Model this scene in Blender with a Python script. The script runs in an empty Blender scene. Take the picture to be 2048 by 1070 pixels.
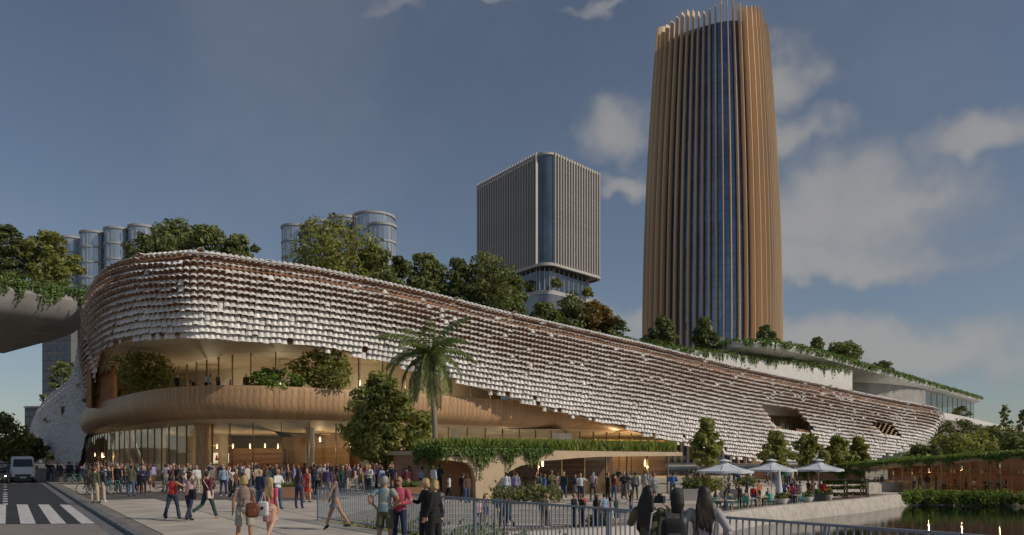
import bpy, bmesh, math, random
import numpy as np
from mathutils import Vector, Matrix, Euler
from mathutils.bvhtree import BVHTree
R = math.radians
rnd = random.Random(7)
nrg = np.random.default_rng(11)
scene = bpy.context.scene
col = scene.collection

# ------------------------------------------------------------------ camera
F, HZ, CZ = 1500.0, 914.0, 2.3          # focal length and horizon of the 2048 px wide photograph
cd = bpy.data.cameras.new('camera')
cd.sensor_width = 36.0
cd.lens = 36.0 * F / 2048
cd.shift_y = (HZ - 535) / 2048
cd.clip_start = 0.1
cd.clip_end = 6000
cam = bpy.data.objects.new('camera', cd)
cam.location = (0, 0, CZ)
cam.rotation_euler = (R(90), 0, 0)
col.objects.link(cam)
scene.camera = cam

# ------------------------------------------------------------------ sun, sky, exposure
SUN_AZ, SUN_EL = R(111), R(36)           # clockwise from +Y
sv = Vector((math.sin(SUN_AZ) * math.cos(SUN_EL), math.cos(SUN_AZ) * math.cos(SUN_EL), math.sin(SUN_EL)))
sl = bpy.data.lights.new('sun', 'SUN')
sl.energy = 5.0
sl.angle = R(0.6)
sl.color = (1.0, 0.88, 0.72)
so = bpy.data.objects.new('sun', sl)
so.rotation_euler = (-sv).to_track_quat('-Z', 'Y').to_euler()
so.location = (60, -30, 80)
col.objects.link(so)

vs = scene.view_settings
vs.view_transform = 'Standard'
vs.look = 'None'
vs.gamma = 1.0
vs.use_curve_mapping = False
vs.exposure = -1.0
scene.cycles.max_bounces = 8
scene.cycles.transparent_max_bounces = 16
scene.cycles.use_denoising = True
scene.cycles.sample_clamp_indirect = 6.0

world = bpy.data.worlds.new('World')
scene.world = world
world.use_nodes = True
wn, wl = world.node_tree.nodes, world.node_tree.links
wn.clear()

class NT:
    """small helper to write node maths"""
    def __init__(s, nodes, links): s.n, s.l = nodes, links
    def put(s, sock, v):
        if hasattr(v, 'node'): s.l.new(v, sock)
        else: sock.default_value = v
    def m(s, op, a, b=0.0, c=None, clamp=False):
        n = s.n.new('ShaderNodeMath'); n.operation = op; n.use_clamp = clamp
        s.put(n.inputs[0], a); s.put(n.inputs[1], b)
        if c is not None: s.put(n.inputs[2], c)
        return n.outputs[0]
    def mix(s, fac, a, b, blend='MIX'):
        n = s.n.new('ShaderNodeMix'); n.data_type = 'RGBA'; n.blend_type = blend
        s.put(n.inputs[0], fac)
        s.put(n.inputs[6], a if hasattr(a, 'node') or len(a) == 4 else (*a, 1))
        s.put(n.inputs[7], b if hasattr(b, 'node') or len(b) == 4 else (*b, 1))
        return n.outputs[2]
    def noise(s, vec, scale, detail=4, rough=0.55, dim='3D'):
        n = s.n.new('ShaderNodeTexNoise'); n.noise_dimensions = dim
        if vec is not None: s.l.new(vec, n.inputs['Vector'])
        n.inputs['Scale'].default_value = scale
        n.inputs['Detail'].default_value = detail
        n.inputs['Roughness'].default_value = rough
        return n.outputs['Fac']
    def ramp(s, v, lo, hi):
        n = s.n.new('ShaderNodeMapRange'); n.interpolation_type = 'SMOOTHSTEP'
        s.put(n.inputs[0], v); s.put(n.inputs[1], lo); s.put(n.inputs[2], hi)
        return n.outputs[0]

def build_world():
    t = NT(wn, wl)
    sky = wn.new('ShaderNodeTexSky')
    sky.sky_type = 'NISHITA'
    sky.sun_disc = False
    sky.sun_elevation = SUN_EL
    sky.sun_rotation = SUN_AZ
    sky.air_density = 1.0
    sky.dust_density = 0.5
    sky.ozone_density = 2.5
    sky.altitude = 0
    tc = wn.new('ShaderNodeTexCoord')
    sep = wn.new('ShaderNodeSeparateXYZ')
    wl.new(tc.outputs['Generated'], sep.inputs[0])
    x, y, z = sep.outputs
    az = t.m('ARCTAN2', x, y)
    hyp = t.m('SQRT', t.m('ADD', t.m('MULTIPLY', x, x), t.m('MULTIPLY', y, y)))
    el = t.m('ARCTAN2', z, hyp)
    n1 = t.noise(tc.outputs['Generated'], 5.0, 8, 0.55)
    n2 = t.noise(tc.outputs['Generated'], 16.0, 6, 0.6)
    # cumulus banks: azimuth, elevation, half-width, half-height (degrees)
    def ae(px, py):
        X = (px - 1024) / F; Z = (HZ - py) / F
        return math.atan2(X, 1), math.atan2(Z, math.hypot(X, 1))
    banks = []
    for px, py, rx, ry in ((1235, 265, 75, 80), (1265, 375, 60, 24), (1590, 185, 100, 55), (1600, 285, 85, 42),
                           (1660, 440, 260, 105), (1800, 400, 120, 50), (1650, 525, 290, 45), (1960, 275, 160, 60), (1900, 700, 330, 75),
                           (1640, 690, 180, 55), (780, 35, 70, 20), (1010, 4, 60, 12), (1180, 6, 70, 14), (1250, 640, 120, 40)):
        a, e = ae(px, py)
        k = math.cos(math.atan2(px - 1024, F))
        wt = 0.42 if py < 60 else 0.8 if px < 1300 else 1.12
        banks.append((a, e, 1.25 * rx / F * k * k, 1.3 * ry / F * k * k, wt))
    for i in range(14):                       # the same kind of cumulus goes on round the rest of the sky
        a = R(50 + i * 19 + (i * 37 % 11)); e = R(6 + (i * 53 % 19))
        banks.append((a if a < math.pi else a - 2 * math.pi, e, R(5 + i * 29 % 5), R(2.2 + i * 17 % 3), 0.9))
    # billowing outline: bend the directions with noise before measuring the banks
    def cnoise(scale, detail):
        n = wn.new('ShaderNodeTexNoise'); wl.new(tc.outputs['Generated'], n.inputs['Vector'])
        n.inputs['Scale'].default_value = scale; n.inputs['Detail'].default_value = detail; n.inputs['Roughness'].default_value = 0.55
        sp = wn.new('ShaderNodeSeparateColor'); wl.new(n.outputs['Color'], sp.inputs[0]); return sp.outputs
    c1, c2 = cnoise(9.0, 3), cnoise(30.0, 5)
    az2 = t.m('ADD', az, t.m('ADD', t.m('MULTIPLY', t.m('SUBTRACT', c1[0], 0.5), 0.17), t.m('MULTIPLY', t.m('SUBTRACT', c2[0], 0.5), 0.03)))
    el2 = t.m('ADD', el, t.m('ADD', t.m('MULTIPLY', t.m('SUBTRACT', c1[1], 0.5), 0.12), t.m('MULTIPLY', t.m('SUBTRACT', c2[1], 0.5), 0.026)))
    dens = None
    for a, e, ra, re, wt in banks:
        da = t.m('DIVIDE', t.m('SUBTRACT', az2, a), ra)
        de = t.m('DIVIDE', t.m('SUBTRACT', el2, e), re)
        de = t.m('MAXIMUM', de, t.m('MULTIPLY', de, -1.35))          # flatter bases
        d = t.m('SUBTRACT', wt, t.m('ADD', t.m('MULTIPLY', da, da), t.m('MULTIPLY', de, de)))
        dens = d if dens is None else t.m('SMOOTH_MAX', dens, d, 0.3)
    dens = t.m('MAXIMUM', dens, -1.2)
    tot = t.m('ADD', dens, t.m('ADD', t.m('MULTIPLY', t.m('SUBTRACT', n1, 0.5), 1.6), t.m('MULTIPLY', t.m('SUBTRACT', n2, 0.5), 0.8)))
    mask = t.m('MULTIPLY', t.ramp(tot, -0.40, 1.25), t.ramp(el, 0.0, 0.03))
    mask = t.m('MULTIPLY', mask, 0.74)
    # thin high veil
    veil = t.m('ADD', 0.05, t.m('MULTIPLY', t.ramp(t.noise(tc.outputs['Generated'], 2.2, 5, 0.6), 0.42, 0.75), 0.16))
    body = t.ramp(t.m('ADD', tot, t.m('MULTIPLY', n1, 0.8)), 0.1, 1.5)
    ccol = t.mix(body, (4.3, 4.35, 4.55), (6.2, 5.95, 5.6))
    hs = wn.new('ShaderNodeHueSaturation')
    hs.inputs['Saturation'].default_value = 0.88
    wl.new(sky.outputs[0], hs.inputs['Color'])
    c = t.mix(veil, hs.outputs[0], (5.2, 5.4, 5.8))
    c = t.mix(mask, c, ccol)
    bg = wn.new('ShaderNodeBackground')
    wl.new(c, bg.inputs['Color'])
    bg.inputs['Strength'].default_value = 0.118
    out = wn.new('ShaderNodeOutputWorld')
    wl.new(bg.outputs[0], out.inputs['Surface'])
build_world()

# ------------------------------------------------------------------ placing things
def P(px, py, d): return Vector(((px - 1024) / F * d, d, CZ + (HZ - py) / F * d))
def G(px, d, z=0.0): return Vector(((px - 1024) / F * d, d, z))
def proj(p): return 1024 + p[0] / p[1] * F, HZ - (p[2] - CZ) / p[1] * F

def thing(name, label, cat, loc=(0, 0, 0), rz=0.0, group=None, sc=1.0):
    o = bpy.data.objects.new(name, None)
    col.objects.link(o)
    o.location = loc; o.rotation_euler = (0, 0, rz); o.scale = (sc, sc, sc)
    o.empty_display_size = 0.2
    o['label'] = label; o['category'] = cat
    if group: o['group'] = group
    return o

def tag(o, label, cat, group=None, kind=None):
    o['label'] = label; o['category'] = cat
    if group: o['group'] = group
    if kind: o['kind'] = kind
    return o

def inst(name, me, parent=None, loc=(0, 0, 0), rot=(0, 0, 0), sc=(1, 1, 1)):
    o = bpy.data.objects.new(name, me)
    col.objects.link(o)
    o.parent = parent
    o.location = loc; o.rotation_euler = rot
    o.scale = (sc, sc, sc) if isinstance(sc, (int, float)) else sc
    return o

def copy_tree(o, parent=None):
    c = o.copy(); col.objects.link(c); c.parent = parent
    for ch in list(o.children): copy_tree(ch, c)
    return c

def mesh_np(name, v, f, mats, mi=None, smooth=False):
    """v: N x 3, f: M x 4 (quads) or M x 3"""
    v = np.asarray(v, dtype=np.float32); f = np.asarray(f, dtype=np.int32)
    me = bpy.data.meshes.new(name)
    k = f.shape[1]
    me.vertices.add(len(v)); me.vertices.foreach_set('co', v.ravel())
    me.loops.add(f.size); me.loops.foreach_set('vertex_index', f.ravel())
    me.polygons.add(len(f))
    me.polygons.foreach_set('loop_start', np.arange(0, f.size, k, dtype=np.int32))
    for m in mats: me.materials.append(m)
    if mi is not None: me.polygons.foreach_set('material_index', np.asarray(mi, dtype=np.int32))
    if smooth: me.polygons.foreach_set('use_smooth', np.ones(len(f), dtype=bool))
    me.update(calc_edges=True)
    return me

class MB:
    def __init__(s): s.v, s.f, s.m = [], [], []
    def add(s, v, f, m=0):
        b = len(s.v)
        s.v += [tuple(p) for p in v]
        s.f += [tuple(i + b for i in q) for q in f]
        s.m += [m] * len(f)
        return s
    def box(s, c, d, rz=0.0, m=0, M=None):
        x, y, z = d[0] / 2, d[1] / 2, d[2] / 2
        pts = [Vector((sx * x, sy * y, sz * z)) for sz in (-1, 1) for sy in (-1, 1) for sx in (-1, 1)]
        T = Matrix.Translation(c) @ Matrix.Rotation(rz, 4, 'Z')
        if M is not None: T = M @ T
        return s.add([T @ p for p in pts], [(0, 2, 3, 1), (4, 5, 7, 6), (0, 1, 5, 4), (2, 6, 7, 3), (0, 4, 6, 2), (1, 3, 7, 5)], m)
    def bar(s, a, b, w, h=None, m=0, up=(0, 0, 1)):
        a, b = Vector(a), Vector(b); h = h or w
        d = (b - a).normalized(); u = Vector(up)
        if abs(d.dot(u)) > 0.98: u = Vector((0, 1, 0))
        r = d.cross(u).normalized(); u = r.cross(d)
        pts = [q + r * sx * w / 2 + u * sz * h / 2 for q in (a, b) for sx, sz in ((-1, -1), (1, -1), (1, 1), (-1, 1))]
        return s.add(pts, [(0, 1, 2, 3), (7, 6, 5, 4), (0, 4, 5, 1), (1, 5, 6, 2), (2, 6, 7, 3), (3, 7, 4, 0)], m)
    def tube(s, pts, rad, n=8, m=0, cap=True):
        pts = [Vector(p) for p in pts]; k = len(pts)
        if not hasattr(rad, '__len__'): rad = [rad] * k
        ref = None; rings = []
        for i, p in enumerate(pts):
            d = (pts[min(i + 1, k - 1)] - pts[max(i - 1, 0)])
            d = d.normalized() if d.length > 1e-9 else Vector((0, 0, 1))
            if ref is None:
                ref = Vector((1, 0, 0)) if abs(d.x) < 0.9 else Vector((0, 1, 0))
            r = (ref - d * ref.dot(d)).normalized(); u = d.cross(r); ref = r
            ra = rad[i] if hasattr(rad[i], '__len__') else (rad[i], rad[i])
            rings.append([p + r * ra[0] * math.cos(2 * math.pi * j / n) + u * ra[1] * math.sin(2 * math.pi * j / n) for j in range(n)])
        v = [q for rg in rings for q in rg]
        f = [(i * n + j, i * n + (j + 1) % n, (i + 1) * n + (j + 1) % n, (i + 1) * n + j) for i in range(k - 1) for j in range(n)]
        if cap: f += [tuple(range(n - 1, -1, -1)), tuple(range((k - 1) * n, k * n))]
        return s.add(v, f, m)
    def lathe(s, prof, n=16, m=0, c=(0, 0, 0), sx=1.0, sy=1.0):
        c = Vector(c)
        v = [c + Vector((r * sx * math.cos(2 * math.pi * j / n), r * sy * math.sin(2 * math.pi * j / n), z)) for r, z in prof for j in range(n)]
        f = [(i * n + j, i * n + (j + 1) % n, (i + 1) * n + (j + 1) % n, (i + 1) * n + j) for i in range(len(prof) - 1) for j in range(n)]
        f += [tuple(range(n - 1, -1, -1)), tuple(range((len(prof) - 1) * n, len(prof) * n))]
        return s.add(v, f, m)
    def ball(s, c, r, n=10, k=7, m=0, M=None):
        r = r if hasattr(r, '__len__') else (r, r, r)
        c = Vector(c); v = []
        for i in range(k):
            th = math.pi * (i + 0.5) / k
            for j in range(n):
                ph = 2 * math.pi * j / n
                q = Vector((r[0] * math.sin(th) * math.cos(ph), r[1] * math.sin(th) * math.sin(ph), r[2] * math.cos(th)))
                v.append(c + (M @ q if M is not None else q))
        v.append(c + (M @ Vector((0, 0, r[2])) if M is not None else Vector((0, 0, r[2]))))
        v.append(c - (M @ Vector((0, 0, r[2])) if M is not None else Vector((0, 0, r[2]))))
        f = [(i * n + j, (i + 1) * n + j, (i + 1) * n + (j + 1) % n, i * n + (j + 1) % n) for i in range(k - 1) for j in range(n)]
        f += [(n * k, j, (j + 1) % n) for j in range(n)]
        f += [(n * k + 1, (k - 1) * n + (j + 1) % n, (k - 1) * n + j) for j in range(n)]
        return s.add(v, f, m)
    def grid(s, rows, m=0, closed=False, flip=False):
        n = len(rows[0]); v = [q for r in rows for q in r]; f = []
        for i in range(len(rows) - 1):
            for j in range(n if closed else n - 1):
                q = (i * n + j, i * n + (j + 1) % n, (i + 1) * n + (j + 1) % n, (i + 1) * n + j)
                f.append(q[::-1] if flip else q)
        return s.add(v, f, m)
    def prism(s, poly, z0, z1, m=0, ms=None):
        n = len(poly)
        a = sum(poly[i][0] * poly[(i + 1) % n][1] - poly[(i + 1) % n][0] * poly[i][1] for i in range(n))
        if a < 0: poly = poly[::-1]
        v = [(p[0], p[1], z0) for p in poly] + [(p[0], p[1], z1) for p in poly]
        s.add(v, [tuple(range(n - 1, -1, -1)), tuple(range(n, 2 * n))], m)
        s.add(v, [(i, (i + 1) % n, n + (i + 1) % n, n + i) for i in range(n)], m if ms is None else ms)
        return s
    def mesh(s, name, mats, smooth=False, bevel=0.0):
        me = bpy.data.meshes.new(name)
        me.from_pydata([tuple(p) for p in s.v], [], s.f)
        for m in (mats if isinstance(mats, (list, tuple)) else [mats]): me.materials.append(m)
        me.polygons.foreach_set('material_index', s.m)
        if smooth: me.polygons.foreach_set('use_smooth', [True] * len(me.polygons))
        me.update()
        if smooth == 'auto':
            me.set_sharp_from_angle(angle=R(38))
        return me
    def build(s, name, mats, parent=None, smooth=False, loc=(0, 0, 0), rz=0.0):
        return inst(name, s.mesh(name, mats, smooth), parent, loc, (0, 0, rz))

def struct(o):
    o['kind'] = 'structure'; return o

def cr(pts, n):
    """Catmull-Rom through tuples, n samples per span"""
    pts = [np.array(p, float) for p in pts]
    q = [2 * pts[0] - pts[1]] + pts + [2 * pts[-1] - pts[-2]]
    out = []
    for i in range(1, len(q) - 2):
        for k in range(n):
            t = k / n
            a, b, c, d = q[i - 1], q[i], q[i + 1], q[i + 2]
            out.append(0.5 * (2 * b + (c - a) * t + (2 * a - 5 * b + 4 * c - d) * t * t + (3 * b - a - 3 * c + d) * t ** 3))
    out.append(pts[-1])
    return out

# ------------------------------------------------------------------ materials
def newmat(name):
    m = bpy.data.materials.new(name); m.use_nodes = True
    n, l = m.node_tree.nodes, m.node_tree.links
    return m, NT(n, l), n['Principled BSDF'], n['Material Output']

def mat(name, c, rough=0.6, metal=0.0, var=0.12, scale=3.0, bump=0.0, bscale=30.0, spec=0.5, objrand=0.0, stretch=None, isl=0.0):
    m, t, b, o = newmat(name)
    tc = t.n.new('ShaderNodeTexCoord')
    vec = tc.outputs['Object']
    if stretch:
        mp = t.n.new('ShaderNodeMapping'); mp.inputs['Scale'].default_value = stretch
        t.l.new(vec, mp.inputs[0]); vec = mp.outputs[0]
    base = (*c, 1)
    if var > 0:
        nf = t.noise(vec, scale, 5, 0.6)
        f = t.ramp(nf, 0.3, 0.7)
        base = t.mix(f, tuple(x * (1 - var) for x in c), tuple(min(1, x * (1 + var)) for x in c))
    if objrand > 0 or isl > 0:
        r = None
        if objrand > 0:
            oi = t.n.new('ShaderNodeObjectInfo'); r = oi.outputs['Random']
        if isl > 0:
            g = t.n.new('ShaderNodeNewGeometry'); q = g.outputs['Random Per Island']
            r = q if r is None else t.m('FRACT', t.m('ADD', r, q))
        a = max(objrand, isl)
        k = t.m('ADD', 1 - a, t.m('MULTIPLY', r, 2 * a))
        cc = t.n.new('ShaderNodeCombineColor')
        for i in range(3): t.l.new(k, cc.inputs[i])
        base = t.mix(1.0, base, cc.outputs[0], 'MULTIPLY')
    t.put(b.inputs['Base Color'], base)
    b.inputs['Roughness'].default_value = rough
    b.inputs['Metallic'].default_value = metal
    b.inputs['Specular IOR Level'].default_value = spec
    if bump > 0:
        bn = t.n.new('ShaderNodeBump'); bn.inputs['Strength'].default_value = bump; bn.inputs['Distance'].default_value = 0.02
        t.l.new(t.noise(vec, bscale, 4, 0.6), bn.inputs['Height']); t.l.new(bn.outputs[0], b.inputs['Normal'])
    return m

def leafmat(name, c1, c2, trans=0.35, rough=0.5):
    m, t, b, o = newmat(name)
    g = t.n.new('ShaderNodeNewGeometry')
    c = t.mix(g.outputs['Random Per Island'], c1, c2)
    t.l.new(c, b.inputs['Base Color'])
    b.inputs['Roughness'].default_value = rough
    b.inputs['Specular IOR Level'].default_value = 0.35
    tr = t.n.new('ShaderNodeBsdfTranslucent')
    tcol = t.mix(1.0, c, (1.25, 1.25, 0.6), 'MULTIPLY')
    t.l.new(tcol, tr.inputs['Color'])
    mx = t.n.new('ShaderNodeMixShader'); mx.inputs[0].default_value = trans
    t.l.new(b.outputs[0], mx.inputs[1]); t.l.new(tr.outputs[0], mx.inputs[2]); t.l.new(mx.outputs[0], o.inputs[0])
    return m

def glassmat(name, tint=(0.9, 0.93, 0.92), refl=1.45, rough=0.015):
    m, t, b, o = newmat(name)
    t.n.remove(b)
    lw = t.n.new('ShaderNodeLayerWeight'); lw.inputs['Blend'].default_value = 0.5
    r0 = ((refl - 1) / (refl + 1)) ** 2
    fac = t.m('ADD', r0, t.m('MULTIPLY', t.m('POWER', lw.outputs['Facing'], 5.0), 0.8 - r0))
    gl = t.n.new('ShaderNodeBsdfGlossy'); gl.inputs['Roughness'].default_value = rough
    tr = t.n.new('ShaderNodeBsdfTransparent'); tr.inputs['Color'].default_value = (*tint, 1)
    mx = t.n.new('ShaderNodeMixShader')
    t.l.new(fac, mx.inputs[0]); t.l.new(tr.outputs[0], mx.inputs[1]); t.l.new(gl.outputs[0], mx.inputs[2])
    t.l.new(mx.outputs[0], o.inputs[0])
    return m

def emat(name, c, s):
    m, t, b, o = newmat(name)
    b.inputs['Base Color'].default_value = (*c, 1)
    b.inputs['Emission Color'].default_value = (*c, 1)
    b.inputs['Emission Strength'].default_value = s
    return m

M = {}
M['tile_white'] = mat('tile_white', (0.74, 0.72, 0.69), 0.38, var=0.08, scale=1.2, objrand=0.12, isl=0.12)
M['tile_under'] = mat('tile_under', (0.40, 0.235, 0.15), 0.6, var=0.2, scale=1.0, objrand=0.2, isl=0.2)
M['skin_back'] = mat('skin_back', (0.27, 0.145, 0.085), 0.75, var=0.3, scale=0.35)
M['wood_band'] = mat('wood_band', (0.44, 0.275, 0.145), 0.48, var=0.30, scale=2.2, stretch=(7, 7, 0.35), objrand=0.10)
M['wood_warm'] = mat('wood_warm', (0.42, 0.235, 0.11), 0.45, var=0.2, scale=2.0, stretch=(1, 1, 8), objrand=0.1)
M['wood_dark'] = mat('wood_dark', (0.16, 0.075, 0.035), 0.45, var=0.25, scale=2.0, stretch=(1, 1, 6))
M['soffit'] = mat('soffit', (0.66, 0.57, 0.45), 0.6, var=0.05, scale=0.3)
M['cream'] = mat('cream', (0.62, 0.55, 0.44), 0.6, var=0.06, scale=0.5)
M['bronze'] = mat('bronze', (0.17, 0.11, 0.065), 0.35, metal=0.6, var=0.1)
M['brass'] = mat('brass', (0.45, 0.32, 0.16), 0.3, metal=0.7, var=0.1)
M['concrete'] = mat('concrete', (0.30, 0.29, 0.28), 0.8, var=0.16, scale=0.35, bump=0.15, bscale=6)
M['white_con'] = mat('white_con', (0.70, 0.69, 0.66), 0.6, var=0.07, scale=0.4)
M['render_tan'] = mat('render_tan', (0.55, 0.42, 0.28), 0.7, var=0.08, scale=1.2, bump=0.1)
M['terracotta'] = mat('terracotta', (0.42, 0.22, 0.125), 0.7, var=0.15, scale=1.0)
M['glass'] = glassmat('glass')
M['glass_dim'] = glassmat('glass_dim', (0.72, 0.76, 0.76), 1.6)
M['dark_metal'] = mat('dark_metal', (0.035, 0.035, 0.04), 0.45, metal=0.4, var=0.1)
M['rail_blue'] = mat('rail_blue', (0.20, 0.245, 0.305), 0.45, metal=0.2, var=0.08)
M['bark'] = mat('bark', (0.15, 0.10, 0.065), 0.9, var=0.3, scale=6, stretch=(3, 3, 0.7), bump=0.5, bscale=20)
M['palm_bark'] = mat('palm_bark', (0.26, 0.22, 0.17), 0.9, var=0.25, scale=5, stretch=(1, 1, 6), bump=0.4)
M['leaf_dark'] = leafmat('leaf_dark', (0.05, 0.068, 0.03), (0.22, 0.25, 0.10), 0.4)
M['leaf_mid'] = leafmat('leaf_mid', (0.075, 0.10, 0.04), (0.31, 0.34, 0.135), 0.4)
M['leaf_gold'] = leafmat('leaf_gold', (0.11, 0.13, 0.04), (0.44, 0.45, 0.15), 0.45)
M['leaf_rust'] = leafmat('leaf_rust', (0.109, 0.078, 0.028), (0.34, 0.232, 0.078))
M['leaf_bright'] = leafmat('leaf_bright', (0.085, 0.145, 0.03), (0.28, 0.39, 0.09), 0.4)
M['grass'] = leafmat('grass', (0.14, 0.19, 0.05), (0.40, 0.45, 0.15), 0.5)
M['ivy'] = leafmat('ivy', (0.05, 0.095, 0.025), (0.22, 0.32, 0.085), 0.3)
M['palm_leaf'] = leafmat('palm_leaf', (0.054, 0.093, 0.031), (0.232, 0.279, 0.085), 0.25, 0.4)
# ------------------------------------------------------------------ ground, road, terraces, water
M['earth'] = mat('earth', (0.10, 0.085, 0.06), 0.95, var=0.3, scale=0.5)
M['asphalt'] = mat('asphalt', (0.03, 0.034, 0.042), 0.8, var=0.25, scale=0.6, bump=0.2, bscale=60)
def speckle_mat():
    m, t, b, o = newmat('exposed_aggregate')
    tc = t.n.new('ShaderNodeTexCoord')
    a = t.ramp(t.noise(tc.outputs['Object'], 26.0, 3, 0.7), 0.42, 0.6)
    c = t.mix(a, (0.13, 0.12, 0.115), (0.38, 0.345, 0.315))
    c = t.mix(t.ramp(t.noise(tc.outputs['Object'], 0.5, 3), 0.3, 0.75), c, (0.22, 0.205, 0.19))
    t.l.new(c, b.inputs['Base Color']); b.inputs['Roughness'].default_value = 0.85
    bn = t.n.new('ShaderNodeBump'); bn.inputs['Strength'].default_value = 0.4; bn.inputs['Distance'].default_value = 0.02
    t.l.new(a, bn.inputs['Height']); t.l.new(bn.outputs[0], b.inputs['Normal'])
    return m
M['aggregate'] = speckle_mat()
M['paving'] = mat('paving', (0.46, 0.42, 0.36), 0.75, var=0.2, scale=0.45, bump=0.12, bscale=25, objrand=0.07)
M['paving_shade'] = mat('paving_shade', (0.115, 0.105, 0.095), 0.7, var=0.2, scale=0.9, objrand=0.1)  # slab colour darkened to stand in for shade
M['kerb'] = mat('kerb', (0.15, 0.155, 0.17), 0.7, var=0.2, scale=2.0, objrand=0.12)
M['paint'] = mat('paint', (0.56, 0.55, 0.54), 0.65, var=0.25, scale=3.5)
M['stone'] = mat('stone', (0.46, 0.42, 0.37), 0.8, var=0.16, scale=1.6, bump=0.25, bscale=14, objrand=0.08)
M['paver_light'] = mat('paver_light', (0.50, 0.45, 0.39), 0.75, var=0.1, scale=1.5, objrand=0.08)
M['paver_dark'] = mat('paver_dark', (0.13, 0.13, 0.135), 0.7, var=0.15, scale=1.5, objrand=0.1)
M['timber'] = mat('timber', (0.21, 0.13, 0.08), 0.6, var=0.25, scale=3.0, objrand=0.1)
def water_mat():
    m, t, b, o = newmat('water')
    b.inputs['Base Color'].default_value = (0.006, 0.010, 0.010, 1)
    b.inputs['Roughness'].default_value = 0.04
    tc = t.n.new('ShaderNodeTexCoord')
    mp = t.n.new('ShaderNodeMapping'); mp.inputs['Scale'].default_value = (0.5, 1.6, 1)
    t.l.new(tc.outputs['Object'], mp.inputs[0])
    bn = t.n.new('ShaderNodeBump'); bn.inputs['Strength'].default_value = 0.10; bn.inputs['Distance'].default_value = 0.06
    t.l.new(t.noise(mp.outputs[0], 1.6, 4, 0.5), bn.inputs['Height']); t.l.new(bn.outputs[0], b.inputs['Normal'])
    return m
M['water'] = water_mat()

o = MB().grid([[(-3000, -400, 0), (3000, -400, 0)], [(-3000, 4500, 0), (3000, 4500, 0)]]).build('ground', M['earth'], loc=(0, 0, -3.2))
struct(o)

RD = Vector((-0.5600, 0.8285, 0)); RN = Vector((0.8285, 0.56, 0)); K0 = Vector((-10.76, 22.1, 0))
def kx(y): return K0.x - 0.676 * (y - K0.y)
def rp(s, q, z=0.0):                      # along the road s, to its left q
    p = K0 + RD * s - RN * q; p.z = z; return p

road = MB()
road.prism([rp(-60, 0.42), rp(600, 0.42), rp(600, 11.5), rp(-60, 11.5)], -3.1, -0.12)
road = struct(road.build('road', M['asphalt']))
agg = MB().grid([[(kx(-10) - 0.75, -10, -0.112), (kx(27) - 0.75, 27.0, -0.112)], [(kx(-10) - 22, -10, -0.112), (kx(26.6) - 14, 26.6, -0.112)]], flip=True)
struct(agg.build('road_apron', M['aggregate']))
struct(MB().prism([rp(-60, 11.5), rp(600, 11.5), rp(600, 60), rp(-60, 60)], -3.1, 0.0).build('pavement_across_road', M['paving']))
for k in range(12):
    a = 0.85 + 1.09 * k
    MB().add([(kx(27.2) - a, 27.2 - 0.02 * k, 0), (kx(38.2) - a, 38.2, 0), (kx(38.2) - a - 0.56, 38.2, 0), (kx(27.2) - a - 0.56, 27.2 - 0.02 * k, 0)], [(0, 1, 2, 3)]).build('crosswalk_stripe', M['paint'], road, loc=(0, 0, -0.115))
me = MB().add([rp(0, -0.11), rp(1.3, -0.11), rp(1.3, 0.11), rp(0, 0.11)], [(0, 1, 2, 3)]).mesh('lane_dash', M['paint'])
for k in range(24):
    s = 21.5 + k * 2.9 if k < 5 else 21.5 + 5 * 2.9 + (k - 5) * 6
    p = RD * s - RN * 3.45
    inst('lane_dash', me, road, (p.x, p.y, -0.115))
me = MB().add([(-0.35, -0.16, 0), (0.35, -0.16, 0), (0.35, 0.16, 0), (-0.35, 0.16, 0)], [(0, 1, 2, 3)]).mesh('give_way_dash', M['paint'])
for k in range(6):
    inst('give_way_dash', me, road, (kx(68.5) - 0.9 - k * 1.25, 68.5, -0.115))

# street level pavement
FL = Vector((-7.1, 27.4, 0)); FD = Vector((14.0, -17.3, 0)).normalized()
T0 = [(11.9, -11), (23.97, -11), (-7.1, 27.4), (-4.5, 44), (-4, 66), (-40, 353), tuple(rp(420, 0)[:2]), tuple(rp(-42, 0)[:2])]
M['paving_bed'] = mat('paving_bed', (0.20, 0.18, 0.155), 0.85, var=0.2, scale=0.8)
pav = struct(MB().prism(T0, -3.1, -0.02).build('pavement', M['paving_bed']))
def inside(poly, x, y):
    c = False; n = len(poly)
    for i in range(n):
        x1, y1 = poly[i][0], poly[i][1]; x2, y2 = poly[(i + 1) % n][0], poly[(i + 1) % n][1]
        if (y1 > y) != (y2 > y) and x < (x2 - x1) * (y - y1) / (y2 - y1) + x1: c = not c
    return c
ang = math.atan2(RD.y, RD.x)
def slab_mesh(nm, a, b, m, h=0.02):
    mb = MB(); e = 0.006
    mb.add([(-a, -b, 0), (a, -b, 0), (a, b, 0), (-a, b, 0), (-a + e, -b + e, h), (a - e, -b + e, h), (a - e, b - e, h), (-a + e, b - e, h)],
           [(0, 1, 5, 4), (1, 2, 6, 5), (2, 3, 7, 6), (3, 0, 4, 7), (4, 5, 6, 7)])
    return mb.mesh(nm, m)
sl_l = slab_mesh('paving_slab', 1.474, 1.474, M['paving'])
sl_shade = slab_mesh('shade_paving_slab', 1.485, 1.485, M['paving_shade'])
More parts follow.
